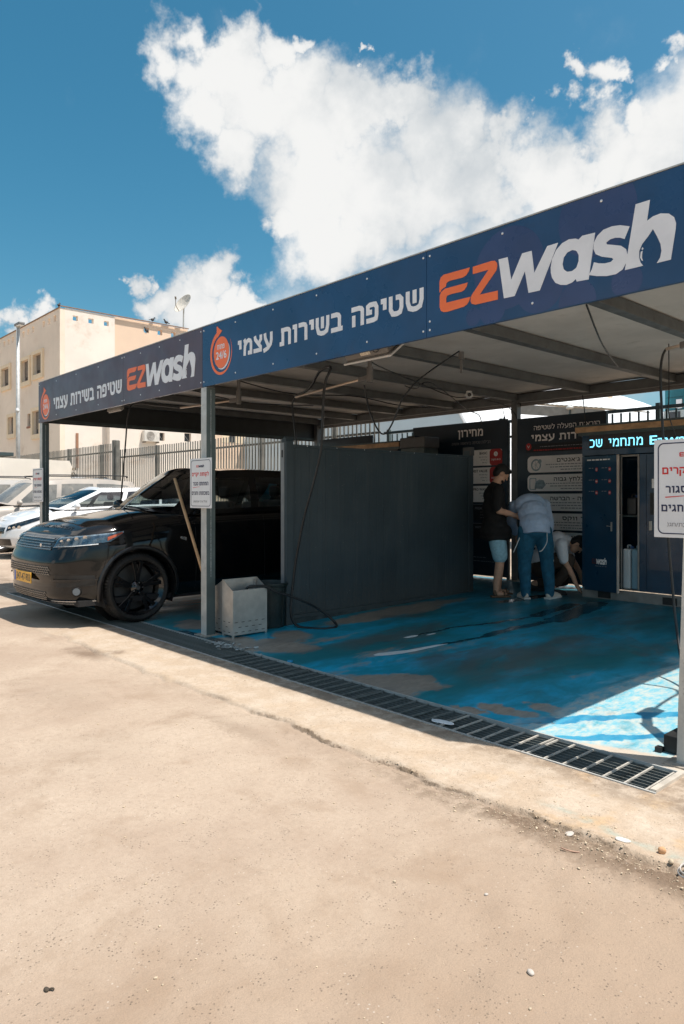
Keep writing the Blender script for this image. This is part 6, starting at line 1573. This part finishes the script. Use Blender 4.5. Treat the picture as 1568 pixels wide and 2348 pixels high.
b = MB(); rp = random.Random(8)
for k in range(26):
    z = rp.uniform(.2,2.4); s_ = rp.uniform(.04,.10); q = MB(); q.box(-s_,s_,-s_,s_,-s_*.8,s_*.8); q.move(Matrix.Translation((-16.68+rp.uniform(-.05,.08),5.2+rp.uniform(-.04,.10),z)) @ Matrix.Rotation(rp.uniform(0,3),4,(1,1,0))); b.add(q.v, q.f)
part('broken_edge', b, CONC, t, kind='stuff')
# palisade fence
FG = mat('weathered fence steel', (.20,.19,.165), .6, .2, .2, 5, dirt=(.2,.16,.12), dirtamt=.04)
def palisade(label, x0, x1, y0, y1, zt, step, rail=True):
    t = thing('palisade_fence', label, 'fence', ((x0+x1)/2, (y0+y1)/2, .1)); L_ = math.hypot(x1-x0, y1-y0); n = int(L_/step); a = math.atan2(y1-y0, x1-x0)
    s = MB(); s.box(-.015,.015,-.010,.010,.12,zt); me = mesh_of(s, 'slat'); me.materials.append(FG)
    for k in range(n+1):
        f = k/n; x, y = x0+(x1-x0)*f, y0+(y1-y0)*f
        o = link('slat', me, None, t); o.location = Vector((x, y, random.uniform(-.008,.008)))-Vector(t.location)+Vector((0,0,.1)); o.rotation_euler = (0, 0, a)
    for z in ((zt-.24, .55) if rail else ()):
        b = MB(); b.bar((x0, y0+.035, z+.1), (x1, y1+.035, z+.1), .03, .045); part('rail', b, FG, t)
    k = 0.
    while k <= L_:
        f = k/L_; x, y = x0+(x1-x0)*f, y0+(y1-y0)*f; b = MB(); b.box(x-.05, x+.05, y+.055, y+.15, .1, zt+.12); part('fence_post', b, FG, t); k += 2.6
    return t
palisade('grey palisade fence left of the double post, above the white wall', -25.5, -13.95, 5.35, 5.35, 2.93, .125)
palisade('grey palisade fence seen through the left wash bay', -15.3, -3.5, 6.0, 6.0, 2.82, .125)
b = MB(); b.box(-14.02,-13.86,5.3,5.46,.1,3.12); solo('fence_post', b, FG, 'thick double fence post where the two fence runs meet', 'post', bevel=.01)
b = MB(); b.box(-13.80,-13.72,5.3,5.42,.1,3.10); solo('fence_post', b, FG, 'thinner fence post just right of the thick one', 'post', bevel=.01)
# dark picket fence behind the boards
t = thing('picket_fence', 'dark picket fence behind the boards of the wash bay', 'fence', (1, 6.0, .12))
for z in (2.38, 2.625):
    b = MB(); b.box(-3.35, 7.5, 5.98, 6.02, z, z+.035+(z > 2.5)*.012); part('rail', b, DKST, t)
s = MB(); s.box(-.012,.012,-.008,.008,.12,2.62); me = mesh_of(s, 'picket'); me.materials.append(DKST)
for k in range(84):
    x = -3.3+k*.13; o = link('picket', me, None, t); o.location = Vector((x, 6.03, 0))-Vector(t.location)
for k in range(5):
    b = MB(); b.box(-3.3+k*2.6-.03, -3.3+k*2.6+.03, 6.04, 6.1, .12, 2.72); part('fence_post', b, DKST, t)

# white air dome behind
t = thing('air_dome', 'huge white membrane hall, its end wall in shade, behind the wash bay', 'hall', (-24, 32, 0))
cx_, cz_, rx_, rz_ = -26.0, 0.5, 11.2, 10.0
b = MB(); n = 40; ny_ = 16
prof = [(cx_+rx_*math.cos(math.pi*k/n), cz_+rz_*math.sin(math.pi*k/n)) for k in range(n+1)]
for j in range(ny_+1):
    for x, z in prof: b.v.append((x, 25+30*j/ny_, z+.10*abs(math.sin(j*math.pi/2*1.0))))
for j in range(ny_):
    for k in range(n): b.f.append((j*(n+1)+k, (j+1)*(n+1)+k, (j+1)*(n+1)+k+1, j*(n+1)+k+1))
part('membrane', b, mat('white membrane', (.78,.80,.82), .5, 0, .03, .3), t, smooth=True)
b = MB(); b.prism(prof, 24.9, 25.0); part('end_wall', b, mat('shaded membrane', (.52,.62,.68), .5, 0, .05, .3), t)  # end wall's shade put into a bluer, darker copy of the white membrane
b = MB(); b.tube([(x, 24.88, z) for x, z in prof], .10, 6, smooth=False); part('edge_tube', b, mat('white membrane', (.78,.80,.82), .5), t)
# shed roof, beige flats, teal glass block, small lamp
t = thing('market_shed', 'open shed with a corrugated roof behind the rear post', 'shed', (-3.4, 12.5, .12))
b = MB(); n = 40
for j in range(2):
    for k in range(n+1):
        x = -4.6+2.6*k/n; b.v.append((x, 12.0+2.5*j, 3.92-.155*(x+4.6)*1.0-.0*j+.02*(k % 2)+.10*j))
for k in range(n): b.f.append((k, k+1, n+2+k, n+1+k))
b.v += [(v[0], v[1], v[2]-.015) for v in b.v]; m_ = 2*(n+1); b.f += [(m_+k, m_+n+1+k, m_+n+2+k, m_+k+1) for k in range(n)] + [(k, m_+k, m_+k+1, k+1) for k in range(n)]
part('corrugated_roof', b, mat('corrugated roof', (.35,.33,.29), .7, .2, .2, 4, dirt=(.3,.2,.13), dirtamt=.05), t)
b = MB(); b.prism([(-4.6,3.62),(-2.0,3.25),(-2.0,3.48),(-4.6,3.88)], 12.02, 12.06); part('fascia_board', b, mat('shed fascia', (.30,.28,.25), .8), t)
for x in (-4.5,-2.1):
    b = MB(); b.box(x-.04,x+.04,12.1,12.18,.12,3.5 if x < -3 else 3.3); part('post', b, DKST, t)
t = thing('block_of_flats', 'pale beige block of flats far behind the shed roof', 'building', (-21, 42, 0))
b = walled(MB(), 'x', 40, -30, -20.1, 0, 9.4, .3, [(-29.2+k*1.55, -28.5+k*1.55, 8.3, 9.0) for k in range(6)]); part('wall', b, PLB, t); b = MB(); b.box(-30,-20.1,40.4,48,0,9.3); part('core', b, PLO, t)
for k in range(6):
    b = MB(); b.box(-29.2+k*1.55, -28.5+k*1.55, 40.15, 40.2, 8.3, 9.0); part('window', b, GLW, t)
t = thing('glass_office', 'teal glass office block at the right picture edge', 'building', (-8, 42, 0))
TG = mat('teal glass', (.02,.16,.20), .12, .2, .3, .3); TM = mat('pale cladding', (.42,.47,.47), .6)
b = MB(); b.box(-12.7,-2,40.1,50,0,8.9); part('core', b, TG, t)
for i in range(5):
    for k in range(3):
        b = MB(); b.box(-12.65+i*1.5,-11.2+i*1.5,40.0,40.09,6.75+k*.78,7.47+k*.78); part('pane', b, TG, t)
b = MB(); b.box(-12.7,-2,39.9,40.09,6.2,6.7); b.box(-12.9,-2,39.7,40.05,5.6,5.75); part('cladding', b, TM, t)
for k in range(6):
    b = MB(); b.box(-12.4+k*1.3,-11.7+k*1.3,39.88,39.899,6.25,6.62); part('window', b, GLW, t)
b = MB(); b.box(-11.95,-11.62,39.9,39.98,6.8,7.35); part('sign_panel', b, WHTE, t)
t = thing('yard_light', 'small round white light on a stalk above the instruction board', 'lamp', (-2.88, 12.0, 3.3))
b = MB(); b.cyl((-2.88,12,3.1),(-2.88,12,3.56),.02); part('stalk', b, DKST, t)
b = MB(); b.sphere((-2.88,12,3.61),.10,14,(1,1,.45)); part('shade', b, mat('white plastic', (.6,.6,.58), .35), t, smooth=True)
b = MB(); b.box(-30,-22.6,4.0,5.2,3.02,3.16); solo('flat_awning', b, DKST, 'dark flat awning edge at the far left above the white wall', 'awning', bevel=.01)
# cars beyond the fence
far1 = Car('parked_car', 'white car parked beyond the fence, half hidden by slats', HATCH, group='cars beyond the fence'); far1.body(WP_, rows=16, du=.09); far1.greenhouse(WP_, CGL, SEC_H); far1.place((-22.5, 8.3, .9), R(90))
BP = paint('blue car paint', (.04,.16,.28), .2, .1); far2 = Car('parked_car', 'blue car parked beyond the fence, left of the black car roof', HATCH, group='cars beyond the fence'); far2.body(BP, rows=16, du=.09); far2.greenhouse(BP, CGL, SEC_H); far2.place((-19.5, 7.4, .75), R(70))
b = MB(); b.box(-40,-14.5,7.0,26,.12,.72); structure('raised_car_park', b, CONC)

# loose stones and rubbish on the yard
def stone(label, x, y, r, m, sc=(1,.8,.5), seed=1, name='stone', cat='stone'):
    b = MB(); b.sphere((0,0,0), r, 12, sc, 8)
    b.v = [tuple(Vector(v)*(1+.22*mnoise.noise(Vector(v)*(1.1/r)+Vector((seed*3.1,0,0))))) for v in b.v]
    b.move(Matrix.Translation((x, y, ground_z(x, y)+r*sc[2]*.75)) @ Matrix.Rotation(seed*1.3, 4, 'Z')); return solo(name, b, m, label, cat, smooth=True)
ST1 = mat('pale stone', (.50,.45,.40), .7, 0, .1, 20); ST2 = mat('sandy stone', (.52,.42,.30), .9, 0, .2, 30); ST3 = mat('brown stone', (.22,.16,.10), .9, 0, .2, 30)
stone('smooth pale oval pebble alone in the foreground, lower right', 5.062, -1.965, .013, ST1, (1.1,.75,.5), 2)
stone('orange brick chip at the foot of the apron', 5.03, -1.0, .016, mat('brick chip', (.60,.34,.18), .9), (1,.8,.9), 3)
stone('small stone in the dark soil beside the wire ring', 5.09, -1.06, .012, ST2, (1,.8,.8), 4)
stone('flat white stone on the cracked apron edge', 4.88, -1.02, .024, mat('white stone', (.72,.68,.62), .8), (1.3,.8,.25), 5)
stone('flat grey stone among the gravel below the crack', 4.70, -1.12, .020, ST1, (1.3,.8,.3), 6)
stone('small stone in the middle of the trodden dirt', 4.86, -1.33, .007, ST2, seed=7); stone('small stone left of the oval pebble', 4.72, -1.72, .008, ST1, seed=8)
b = MB(); b.lathe([(.030,-.006),(.034,0),(.030,.006),(.026,0)], (0,0,0), 'Z', 28, closed=True); b.lathe([(.027,-.004),(.030,.004),(.027,.012),(.024,.004)], (.004,.003,.006), 'Z', 28, closed=True); b.move(Matrix.Translation((5.165,-1.10,.020)) @ Matrix.Rotation(R(20), 4, 'X')); solo('wire_ring', b, mat('pale cable', (.50,.46,.42), .5), 'pale coiled wire ring in dark soil at the right edge', 'wire ring', smooth=True)
b = MB(); b.tube([(4.74,-1.255,.006),(4.765,-1.262,.010),(4.79,-1.252,.008),(4.81,-1.235,.006)], .0028, 6); solo('twig', b, mat('dry twig', (.45,.28,.2), .8), 'short curved dry twig on the gravel', 'twig', smooth=True)
b = MB(); lz = ground_z(4.15,-3.055); b.sphere((4.15,-3.055,lz+.004),.009,10,(1.3,.8,.5)); b.tube([(4.155,-3.05,lz+.004),(4.163,-3.042,lz+.007),(4.168,-3.04,lz+.005)],.003,6); solo('dead_leaf', b, mat('dead leaf', (.07,.055,.04), .9), 'dark dead leaf on the ground at the lower left', 'leaf')
gr = MB(); rp = random.Random(21)
ico = MB(); ico.sphere((0,0,0), 1, 5, (1,.8,.55), 3)
for k in range(2600):
    if k % 5 < 3:
        x = rp.uniform(3.0, 5.8); e = edge_y(x); y = e - abs(rp.gauss(0, .14)) + .03
        if rp.random() > lerp_s(x, 3.0, 4.9)+.1: continue
    else: x, y = rp.uniform(1.0, 5.8), rp.uniform(-3.4, -.7)
    r_ = min(.008, .0016+rp.expovariate(1/.0013)); zz = ground_z(x, y); a = rp.uniform(0, 6.3); c_, s_ = math.cos(a)*r_, math.sin(a)*r_
    gr.add([(x+vx*c_-vy*s_, y+vx*s_+vy*c_, zz+vz*r_+r_*.3) for vx, vy, vz in ico.v], ico.f)
o = part('gravel', gr, ST2, smooth=False); tag(o, 'loose grit and small gravel strewn over the sandy yard', 'gravel'); o['kind'] = 'stuff'
# ------------------------------------------------------------------ people
SKIN = mat('skin', (.56,.32,.215), .55, 0, .08, 20); HAIR = mat('black hair', (.012,.010,.009), .6, 0, .3, 60, bump=.5, bscale=150)
def limb(mb, p0, r0, p1, r1, n=12):
    p0, p1 = Vector(p0), Vector(p1); mb.sphere(p0, r0, n); mb.sphere(p1, r1, n); mb.cyl(p0, p1, r0, r1, n=n)
def chain(mb, pts, n=12):
    for (a, ra), (b, rb) in zip(pts, pts[1:]): limb(mb, a, ra, b, rb, n)
def ell(mb, c, r, sc, rx=0, ry=0, rz=0):
    q = MB(); q.sphere((0,0,0), 1, 18, (r*sc[0], r*sc[1], r*sc[2]), 12); q.move(Matrix.Translation(c) @ Matrix.Rotation(rz,4,'Z') @ Matrix.Rotation(rx,4,'X') @ Matrix.Rotation(ry,4,'Y')); mb.add(q.v, q.f)
def fuse(name, mb, m, parent, voxel=.009, smooth=4, wrinkle=0.):
    me = mesh_of(mb, name); o = bpy.data.objects.new('fuse', me); COL.objects.link(o)
    r = o.modifiers.new('r', 'REMESH'); r.mode = 'VOXEL'; r.voxel_size = voxel
    s = o.modifiers.new('s', 'SMOOTH'); s.factor = .5; s.iterations = smooth
    me2 = bpy.data.meshes.new_from_object(o.evaluated_get(bpy.context.evaluated_depsgraph_get())); bpy.data.objects.remove(o)
    if wrinkle:
        for v in me2.vertices:
            c = v.co; nn = mnoise.noise(Vector((c.x*9, c.y*9, c.z*16)))*.6 + mnoise.noise(Vector((c.x*22, c.y*22, c.z*30)))*.4
            v.co = c + v.normal*nn*wrinkle
    me2.name = name; me2.polygons.foreach_set('use_smooth', [True]*len(me2.polygons)); return link(name, me2, m, parent)
def hand(mb, w, d, side, curl=.5, s=1.):
    """wrist w, pointing along d; thumb towards 'side' vector"""
    w = Vector(w); d = Vector(d).normalized(); sd = Vector(side); sd = (sd-d*sd.dot(d)).normalized(); nrm = d.cross(sd)
    limb(mb, w, .026*s, w+d*.05*s, .030*s); 
    for k in range(4):
        o = w+d*.045*s+sd*(.030-.019*k)*s; ln = (.034,.040,.037,.028)[k]*s; q = d
        pts = [(o, .0115*s), (o+d*.045*s, .0100*s)]; p = o+d*.045*s
        for j in range(2):
            q = (q*math.cos(curl*.8)+nrm*math.sin(curl*.8)).normalized(); p = p+q*ln*(.9 if j == 0 else .75); pts.append((p, (.0092-.001*j)*s))
        chain(mb, pts, 8)
    t0 = w+d*.025*s+sd*.028*s; t1 = t0+(d*.6+sd*.8).normalized()*.035*s; t2 = t1+(d*.9+sd*.15+nrm*.4).normalized()*.03*s
    chain(mb, [(t0,.015*s),(t1,.011*s),(t2,.009*s)], 8)
def head(mb, c, pitch, yaw=0, s=1.):
    """skull, jaw, nose, ears, lips; faces +y before rotation"""
    q = MB(); ell(q, (0,-.005,.02), .1, (.76,.95,1.0)); ell(q, (0,.035,-.05), .06, (.85,.9,1.05)); ell(q, (0,.062,-.088), .03, (1,.9,.7))
    q.tube([(0,.090,.02),(0,.106,-.012),(0,.113,-.028)], [.008,.011,.014], 8, smooth=False); ell(q, (0,.088,-.062), .018, (1.3,.7,.5)); ell(q, (0,.083,.028), .03, (2.0,.5,.35))
    for sd in (-1, 1): ell(q, (sd*.078,-.008,-.005), .03, (.3,.65,1.05)); ell(q, (sd*.03,.083,.012), .012, (1,.6,.7))
    q.move(Matrix.Translation(c) @ Matrix.Rotation(yaw,4,'Z') @ Matrix.Rotation(-pitch,4,'X') @ Matrix.Scale(s,4)); mb.add(q.v, q.f)
def hair_cap(c, pitch, yaw=0, back=1., s=1.):
    q = MB(); ell(q, (0,-.016,.040), .1, (.84,1.03,.95)); ell(q, (0,-.055,-.005), .075, (1.02,.75,1.1)); ell(q, (0,.055,.085), .055, (1.15,.9,.62))
    cut = MB(); q.move(Matrix.Translation(c) @ Matrix.Rotation(yaw,4,'Z') @ Matrix.Rotation(-pitch,4,'X') @ Matrix.Scale(s,4)); return q
def shoe(t, nm, p, d, m, sole, s=1.):
    """p heel-ankle ground point, d toe direction"""
    a = math.atan2(-d[0], d[1]); q = MB(); ell(q, (0,.0,.055), .05, (.82,1.1,1.0)); ell(q, (0,.09,.038), .048, (.95,1.9,.75)); ell(q, (0,.165,.028), .042, (.98,1.1,.62)); q.move(Matrix.Translation(p) @ Matrix.Rotation(a,4,'Z') @ Matrix.Scale(s,4)); o = fuse(nm, q, m, t, .008, 3)
    b = MB(); pts = [(-.040,-.055),(.040,-.055),(.043,.03),(.050,.12),(.044,.19),(.012,.215),(-.018,.212),(-.042,.185),(-.047,.12),(-.038,.03)]
    n = len(pts); b.add([(x, y, 0) for x, y in pts]+[(x, y, .022) for x, y in pts], [tuple(range(n-1,-1,-1)), tuple(range(n,2*n))]+[(i,(i+1)%n,n+(i+1)%n,n+i) for i in range(n)]); b.move(Matrix.Translation(p) @ Matrix.Rotation(a,4,'Z') @ Matrix.Scale(s,4)); part('sole', b, sole, o, local=True, bevel=.004)
    return o
def grow(pts, e): return [(p, r+e) for p, r in pts]

# --- man in black T-shirt, looking down at his hands
A_ = thing('person', 'standing man in black T-shirt and light blue shorts, head bowed', 'person')
legR = [((.10,.0,.90),.098),((.105,.015,.66),.088),((.11,.03,.48),.060),((.11,.02,.36),.060),((.11,-.01,.20),.050),((.11,-.02,.085),.038)]
legL = [((-.10,.02,.90),.098),((-.11,.07,.66),.088),((-.12,.11,.48),.060),((-.125,.10,.34),.058),((-.13,.09,.20),.048),((-.13,.09,.085),.036)]
armR = [((.185,-.015,1.40),.062),((.225,-.045,1.24),.052),((.235,-.02,1.13),.044),((.19,.12,1.10),.040),((.13,.23,1.07),.027)]
armL = [((-.185,.02,1.40),.062),((-.225,.03,1.24),.052),((-.225,.06,1.13),.044),((-.14,.20,1.08),.038),((-.05,.28,1.05),.027)]
body = MB(); chain(body, legR); chain(body, legL); chain(body, armR); chain(body, armL)
ell(body, (0,0,.98), .15, (1.05,.75,.8)); ell(body, (0,-.01,1.15), .155, (.98,.76,1.1)); ell(body, (0,0,1.33), .16, (1.12,.72,.8))
chain(body, [((0,-.02,1.42),.075),((0,.02,1.50),.058),((0,.055,1.57),.056)]); head(body, (0,.085,1.62), R(38))
hand(body, (.13,.23,1.07), (-.25,.9,-.25), (-.5,0,.8), .7); hand(body, (-.05,.28,1.05), (.3,.9,-.2), (.5,0,.8), .7)
for x, y in ((.11,-.02),(-.13,.09)): ell(body, (x, y+.06, .045), .042, (.85,2.2,.7)); 
fuse('body', body, SKIN, A_, .0085, 3)
sh = MB(); chain(sh, grow(armR[:2], .016)+[((.230,-.045,1.17),.062)]); chain(sh, grow(armL[:2], .016)+[((-.228,.03,1.17),.062)])
ell(sh, (0,-.01,1.33), .18, (1.12,.78,.78)); ell(sh, (0,-.012,1.15), .185, (.98,.84,1.2)); ell(sh, (0,-.005,.94), .185, (1.02,.90,.9)); chain(sh, [((0,-.02,1.40),.10),((0,-.0,1.45),.078)]); ell(sh, (0,.01,.86), .215, (1.08,.98,.6)); ell(sh, (0,.015,.78), .205, (1.12,1.0,.30))
fuse('t_shirt', sh, mat('black cotton', (.010,.009,.009), .85), A_, .012, 5, .006)
sr = MB(); 
for L_ in (legR, legL): chain(sr, [((L_[0][0][0]*.85, L_[0][0][1], .88), .103), ((L_[1][0][0], L_[1][0][1], .66), .110), ((L_[2][0][0], L_[2][0][1], .54), .100)])
ell(sr, (0,0,.84), .15, (1.08,.88,.8)); fuse('shorts', sr, mat('light blue denim', (.30,.52,.62), .8, 0, .12, 30), A_, .012, 4, .005)
fuse('hair', hair_cap((0,.085,1.62), R(38)), HAIR, A_, .009, 2)
q = MB(); ell(q, (0,.055,-.078), .05, (.98,.85,.6)); q.move(Matrix.Translation((0,.085,1.62)) @ Matrix.Rotation(-R(38),4,'X')); fuse('beard', q, HAIR, A_, .009, 2)
SND = mat('brown sandal', (.16,.09,.05), .7)
for x, y, nm in ((.11,-.02,0),(-.13,.09,1)):
    b = MB(); b.box(x-.045, x+.048, y-.07, y+.19, .001, .024); so = part('sandal', b, SND, A_, local=True, bevel=.01)
    b = MB(); b.tube([(x-.044,y+.10,.02),(x-.03,y+.10,.07),(x+.03,y+.10,.07),(x+.046,y+.10,.02)], .010, 6); b.tube([(x-.04,y-.0,.02),(x-.035,y-.02,.085),(x+.035,y-.02,.085),(x+.042,y-.0,.02)], .010, 6); part('strap', b, SND, so, local=True)
A_.location = (.66, 3.99, fz(3.99)); A_.rotation_euler = (0, 0, math.atan2(-.60, .80))

# --- man bending over, back to the street, light blue shirt and jeans
B_ = thing('person', 'man bending forward in a light blue shirt, blue jeans and white shoes', 'person')
legR = [((.10,.02,.86),.105),((.14,.03,.66),.090),((.165,.045,.46),.066),((.17,.02,.34),.062),((.175,-.02,.20),.052),((.175,-.03,.085),.042)]
legL = [((-.10,.02,.86),.105),((-.115,.03,.66),.090),((-.125,.045,.46),.066),((-.13,.02,.34),.062),((-.13,-.02,.20),.052),((-.13,-.03,.085),.042)]
armR = [((.20,.30,1.20),.062),((.25,.33,1.05),.050),((.28,.33,.94),.043),((.265,.36,.80),.038),((.25,.38,.70),.027)]
armL = [((-.19,.32,1.18),.062),((-.20,.42,1.02),.050),((-.19,.48,.93),.043),((-.12,.56,.84),.038),((-.08,.60,.78),.027)]
body = MB(); chain(body, legR); chain(body, legL); chain(body, armR); chain(body, armL)
ell(body, (0,.0,.90), .16, (1.08,.85,.7)); ell(body, (0,.10,1.05), .155, (1.0,.85,.9), R(-40)); ell(body, (0,.24,1.18), .165, (1.12,.75,.85), R(-50))
chain(body, [((0,.33,1.21),.07),((0,.42,1.20),.058),((0,.47,1.17),.056)]); head(body, (0,.52,1.12), R(95))
hand(body, (.25,.38,.70), (-.05,.1,-1), (-.8,.5,0), .35); hand(body, (-.08,.60,.78), (.2,.5,-.8), (.8,.3,0), .5)
fuse('body', body, SKIN, B_, .0085, 3)
sh = MB(); chain(sh, grow(armR[:4], .022)+[((.258,.37,.755),.050)]); chain(sh, grow(armL[:4], .022))
ell(sh, (0,.01,.97), .19, (1.06,.92,.75)); ell(sh, (0,.11,1.09), .19, (1.02,.88,.95), R(-40)); ell(sh, (0,.24,1.20), .19, (1.14,.80,.82), R(-50)); chain(sh, [((0,.30,1.21),.11),((0,.38,1.215),.074)]); sh.cyl((0,-.01,.83),(0,.02,.98),.19,.185,n=24)
fuse('shirt', sh, mat('light blue shirt', (.42,.54,.72), .8, 0, .08, 12), B_, .011, 4, .010)
b = MB(); b.tube([(-.09,.40,1.24),(-.05,.37,1.285),(.05,.37,1.285),(.09,.40,1.24)], .022, 8); part('collar', b, mat('white collar', (.6,.62,.66), .8), B_, local=True, smooth=True)
tr = MB()
for L_ in (legR, legL): chain(tr, grow(L_[:5], .020)+[((L_[5][0][0], L_[5][0][1], .075), .062)])
ell(tr, (0,.005,.88), .18, (1.06,.88,.75)); fuse('jeans', tr, mat('blue jeans', (.014,.105,.18), .85, 0, .2, 14), B_, .011, 3, .007)
fuse('hair', hair_cap((0,.52,1.12), R(95)), HAIR, B_, .009, 2)
WS = mat('off white shoe', (.68,.62,.55), .7, 0, .1, 20); SOL = mat('white sole', (.62,.60,.57), .6)
shoe(B_, 'shoe', (.175,-.03,.0), (.75,.66), WS, SOL, 1.12); shoe(B_, 'shoe', (-.13,-.03,.0), (-.1,1), WS, SOL, 1.12)
WC = mat('white cord', (.62,.64,.64), .8)
b = MB(); b.tube([(.11,-.14,.86),(.10,-.175,.74),(.04,-.19,.64),(-.0,-.18,.62)], .0055, 6); part('cord', b, WC, B_, local=True, smooth=True)
b = MB(); b.tube([(-.19,-.02,.82),(-.24,-.05,.72),(-.30,-.08,.60)], .0055, 6); part('cord', b, WC, B_, local=True, smooth=True)
b = MB(); b.tube([(.20,.02,.84),(.225,.0,.66),(.235,.0,.48)], .0055, 6); part('cord', b, WC, B_, local=True, smooth=True)
B_.location = (1.16, 4.16, fz(4.16)); B_.rotation_euler = (0, 0, math.atan2(.741, .671))

# --- man crouching by the kiosk
C_ = thing('person', 'crouching man in a white T-shirt reaching down to the floor beside the kiosk', 'person')
legR = [((.10,-.02,.34),.105),((.16,.20,.46),.085),((.17,.36,.47),.064),((.165,.30,.30),.060),((.16,.20,.16),.050),((.16,.14,.085),.040)]
legL = [((-.10,-.02,.34),.105),((-.14,.12,.26),.085),((-.15,.30,.16),.064),((-.15,.16,.13),.058),((-.15,.0,.11),.050),((-.15,-.10,.10),.040)]
armR = [((.20,.26,.66),.062),((.23,.28,.52),.048),((.225,.32,.42),.042),((.20,.40,.26),.036),((.18,.46,.12),.026)]
armL = [((-.18,.28,.66),.062),((-.20,.36,.52),.048),((-.19,.42,.42),.042),((-.14,.50,.28),.036),((-.10,.54,.14),.026)]
body = MB(); chain(body, legR); chain(body, legL); chain(body, armR); chain(body, armL)
ell(body, (0,-.02,.38), .16, (1.08,.85,.75)); ell(body, (0,.08,.53), .155, (1.0,.85,.95), R(-45)); ell(body, (0,.21,.66), .165, (1.12,.75,.85), R(-55))
chain(body, [((0,.30,.70),.07),((0,.38,.70),.058),((0,.42,.69),.056)]); head(body, (.02,.47,.66), R(70))
hand(body, (.18,.46,.12), (-.1,.6,-.8), (-.8,.3,0), .5); hand(body, (-.10,.54,.14), (.1,.6,-.8), (.8,.3,0), .5); fuse('body', body, SKIN, C_, .0085, 3)
sh = MB(); chain(sh, grow(armR[:2], .024)+[((.228,.29,.47),.066)]); chain(sh, grow(armL[:2], .024)+[((-.20,.38,.49),.066)])
ell(sh, (0,-.0,.44), .19, (1.04,.9,.8)); ell(sh, (0,.09,.56), .19, (1.02,.88,.95), R(-45)); ell(sh, (0,.21,.68), .19, (1.14,.80,.82), R(-55)); chain(sh, [((0,.27,.70),.11),((0,.34,.71),.074)])
fuse('t_shirt', sh, mat('white cotton', (.66,.69,.73), .85, 0, .06, 12), C_, .011, 4, .008)
tr = MB()
for L_ in (legR, legL): chain(tr, grow(L_[:5], .018))
ell(tr, (0,-.02,.36), .175, (1.06,.9,.75)); fuse('trousers', tr, mat('brown trousers', (.05,.036,.028), .9), C_, .011, 3, .006)
fuse('hair', hair_cap((.02,.47,.66), R(70)), HAIR, C_, .009, 2)
shoe(C_, 'shoe', (.16,.12,0), (.1,1), mat('dark shoe', (.03,.03,.03), .7), BLKR, 1.0); shoe(C_, 'shoe', (-.15,-.12,.0), (.0,1), mat('dark shoe', (.03,.03,.03), .7), BLKR, 1.0)
C_.location = (.93, 4.66, fz(4.66)); C_.rotation_euler = (0, 0, math.atan2(-.85, .52))
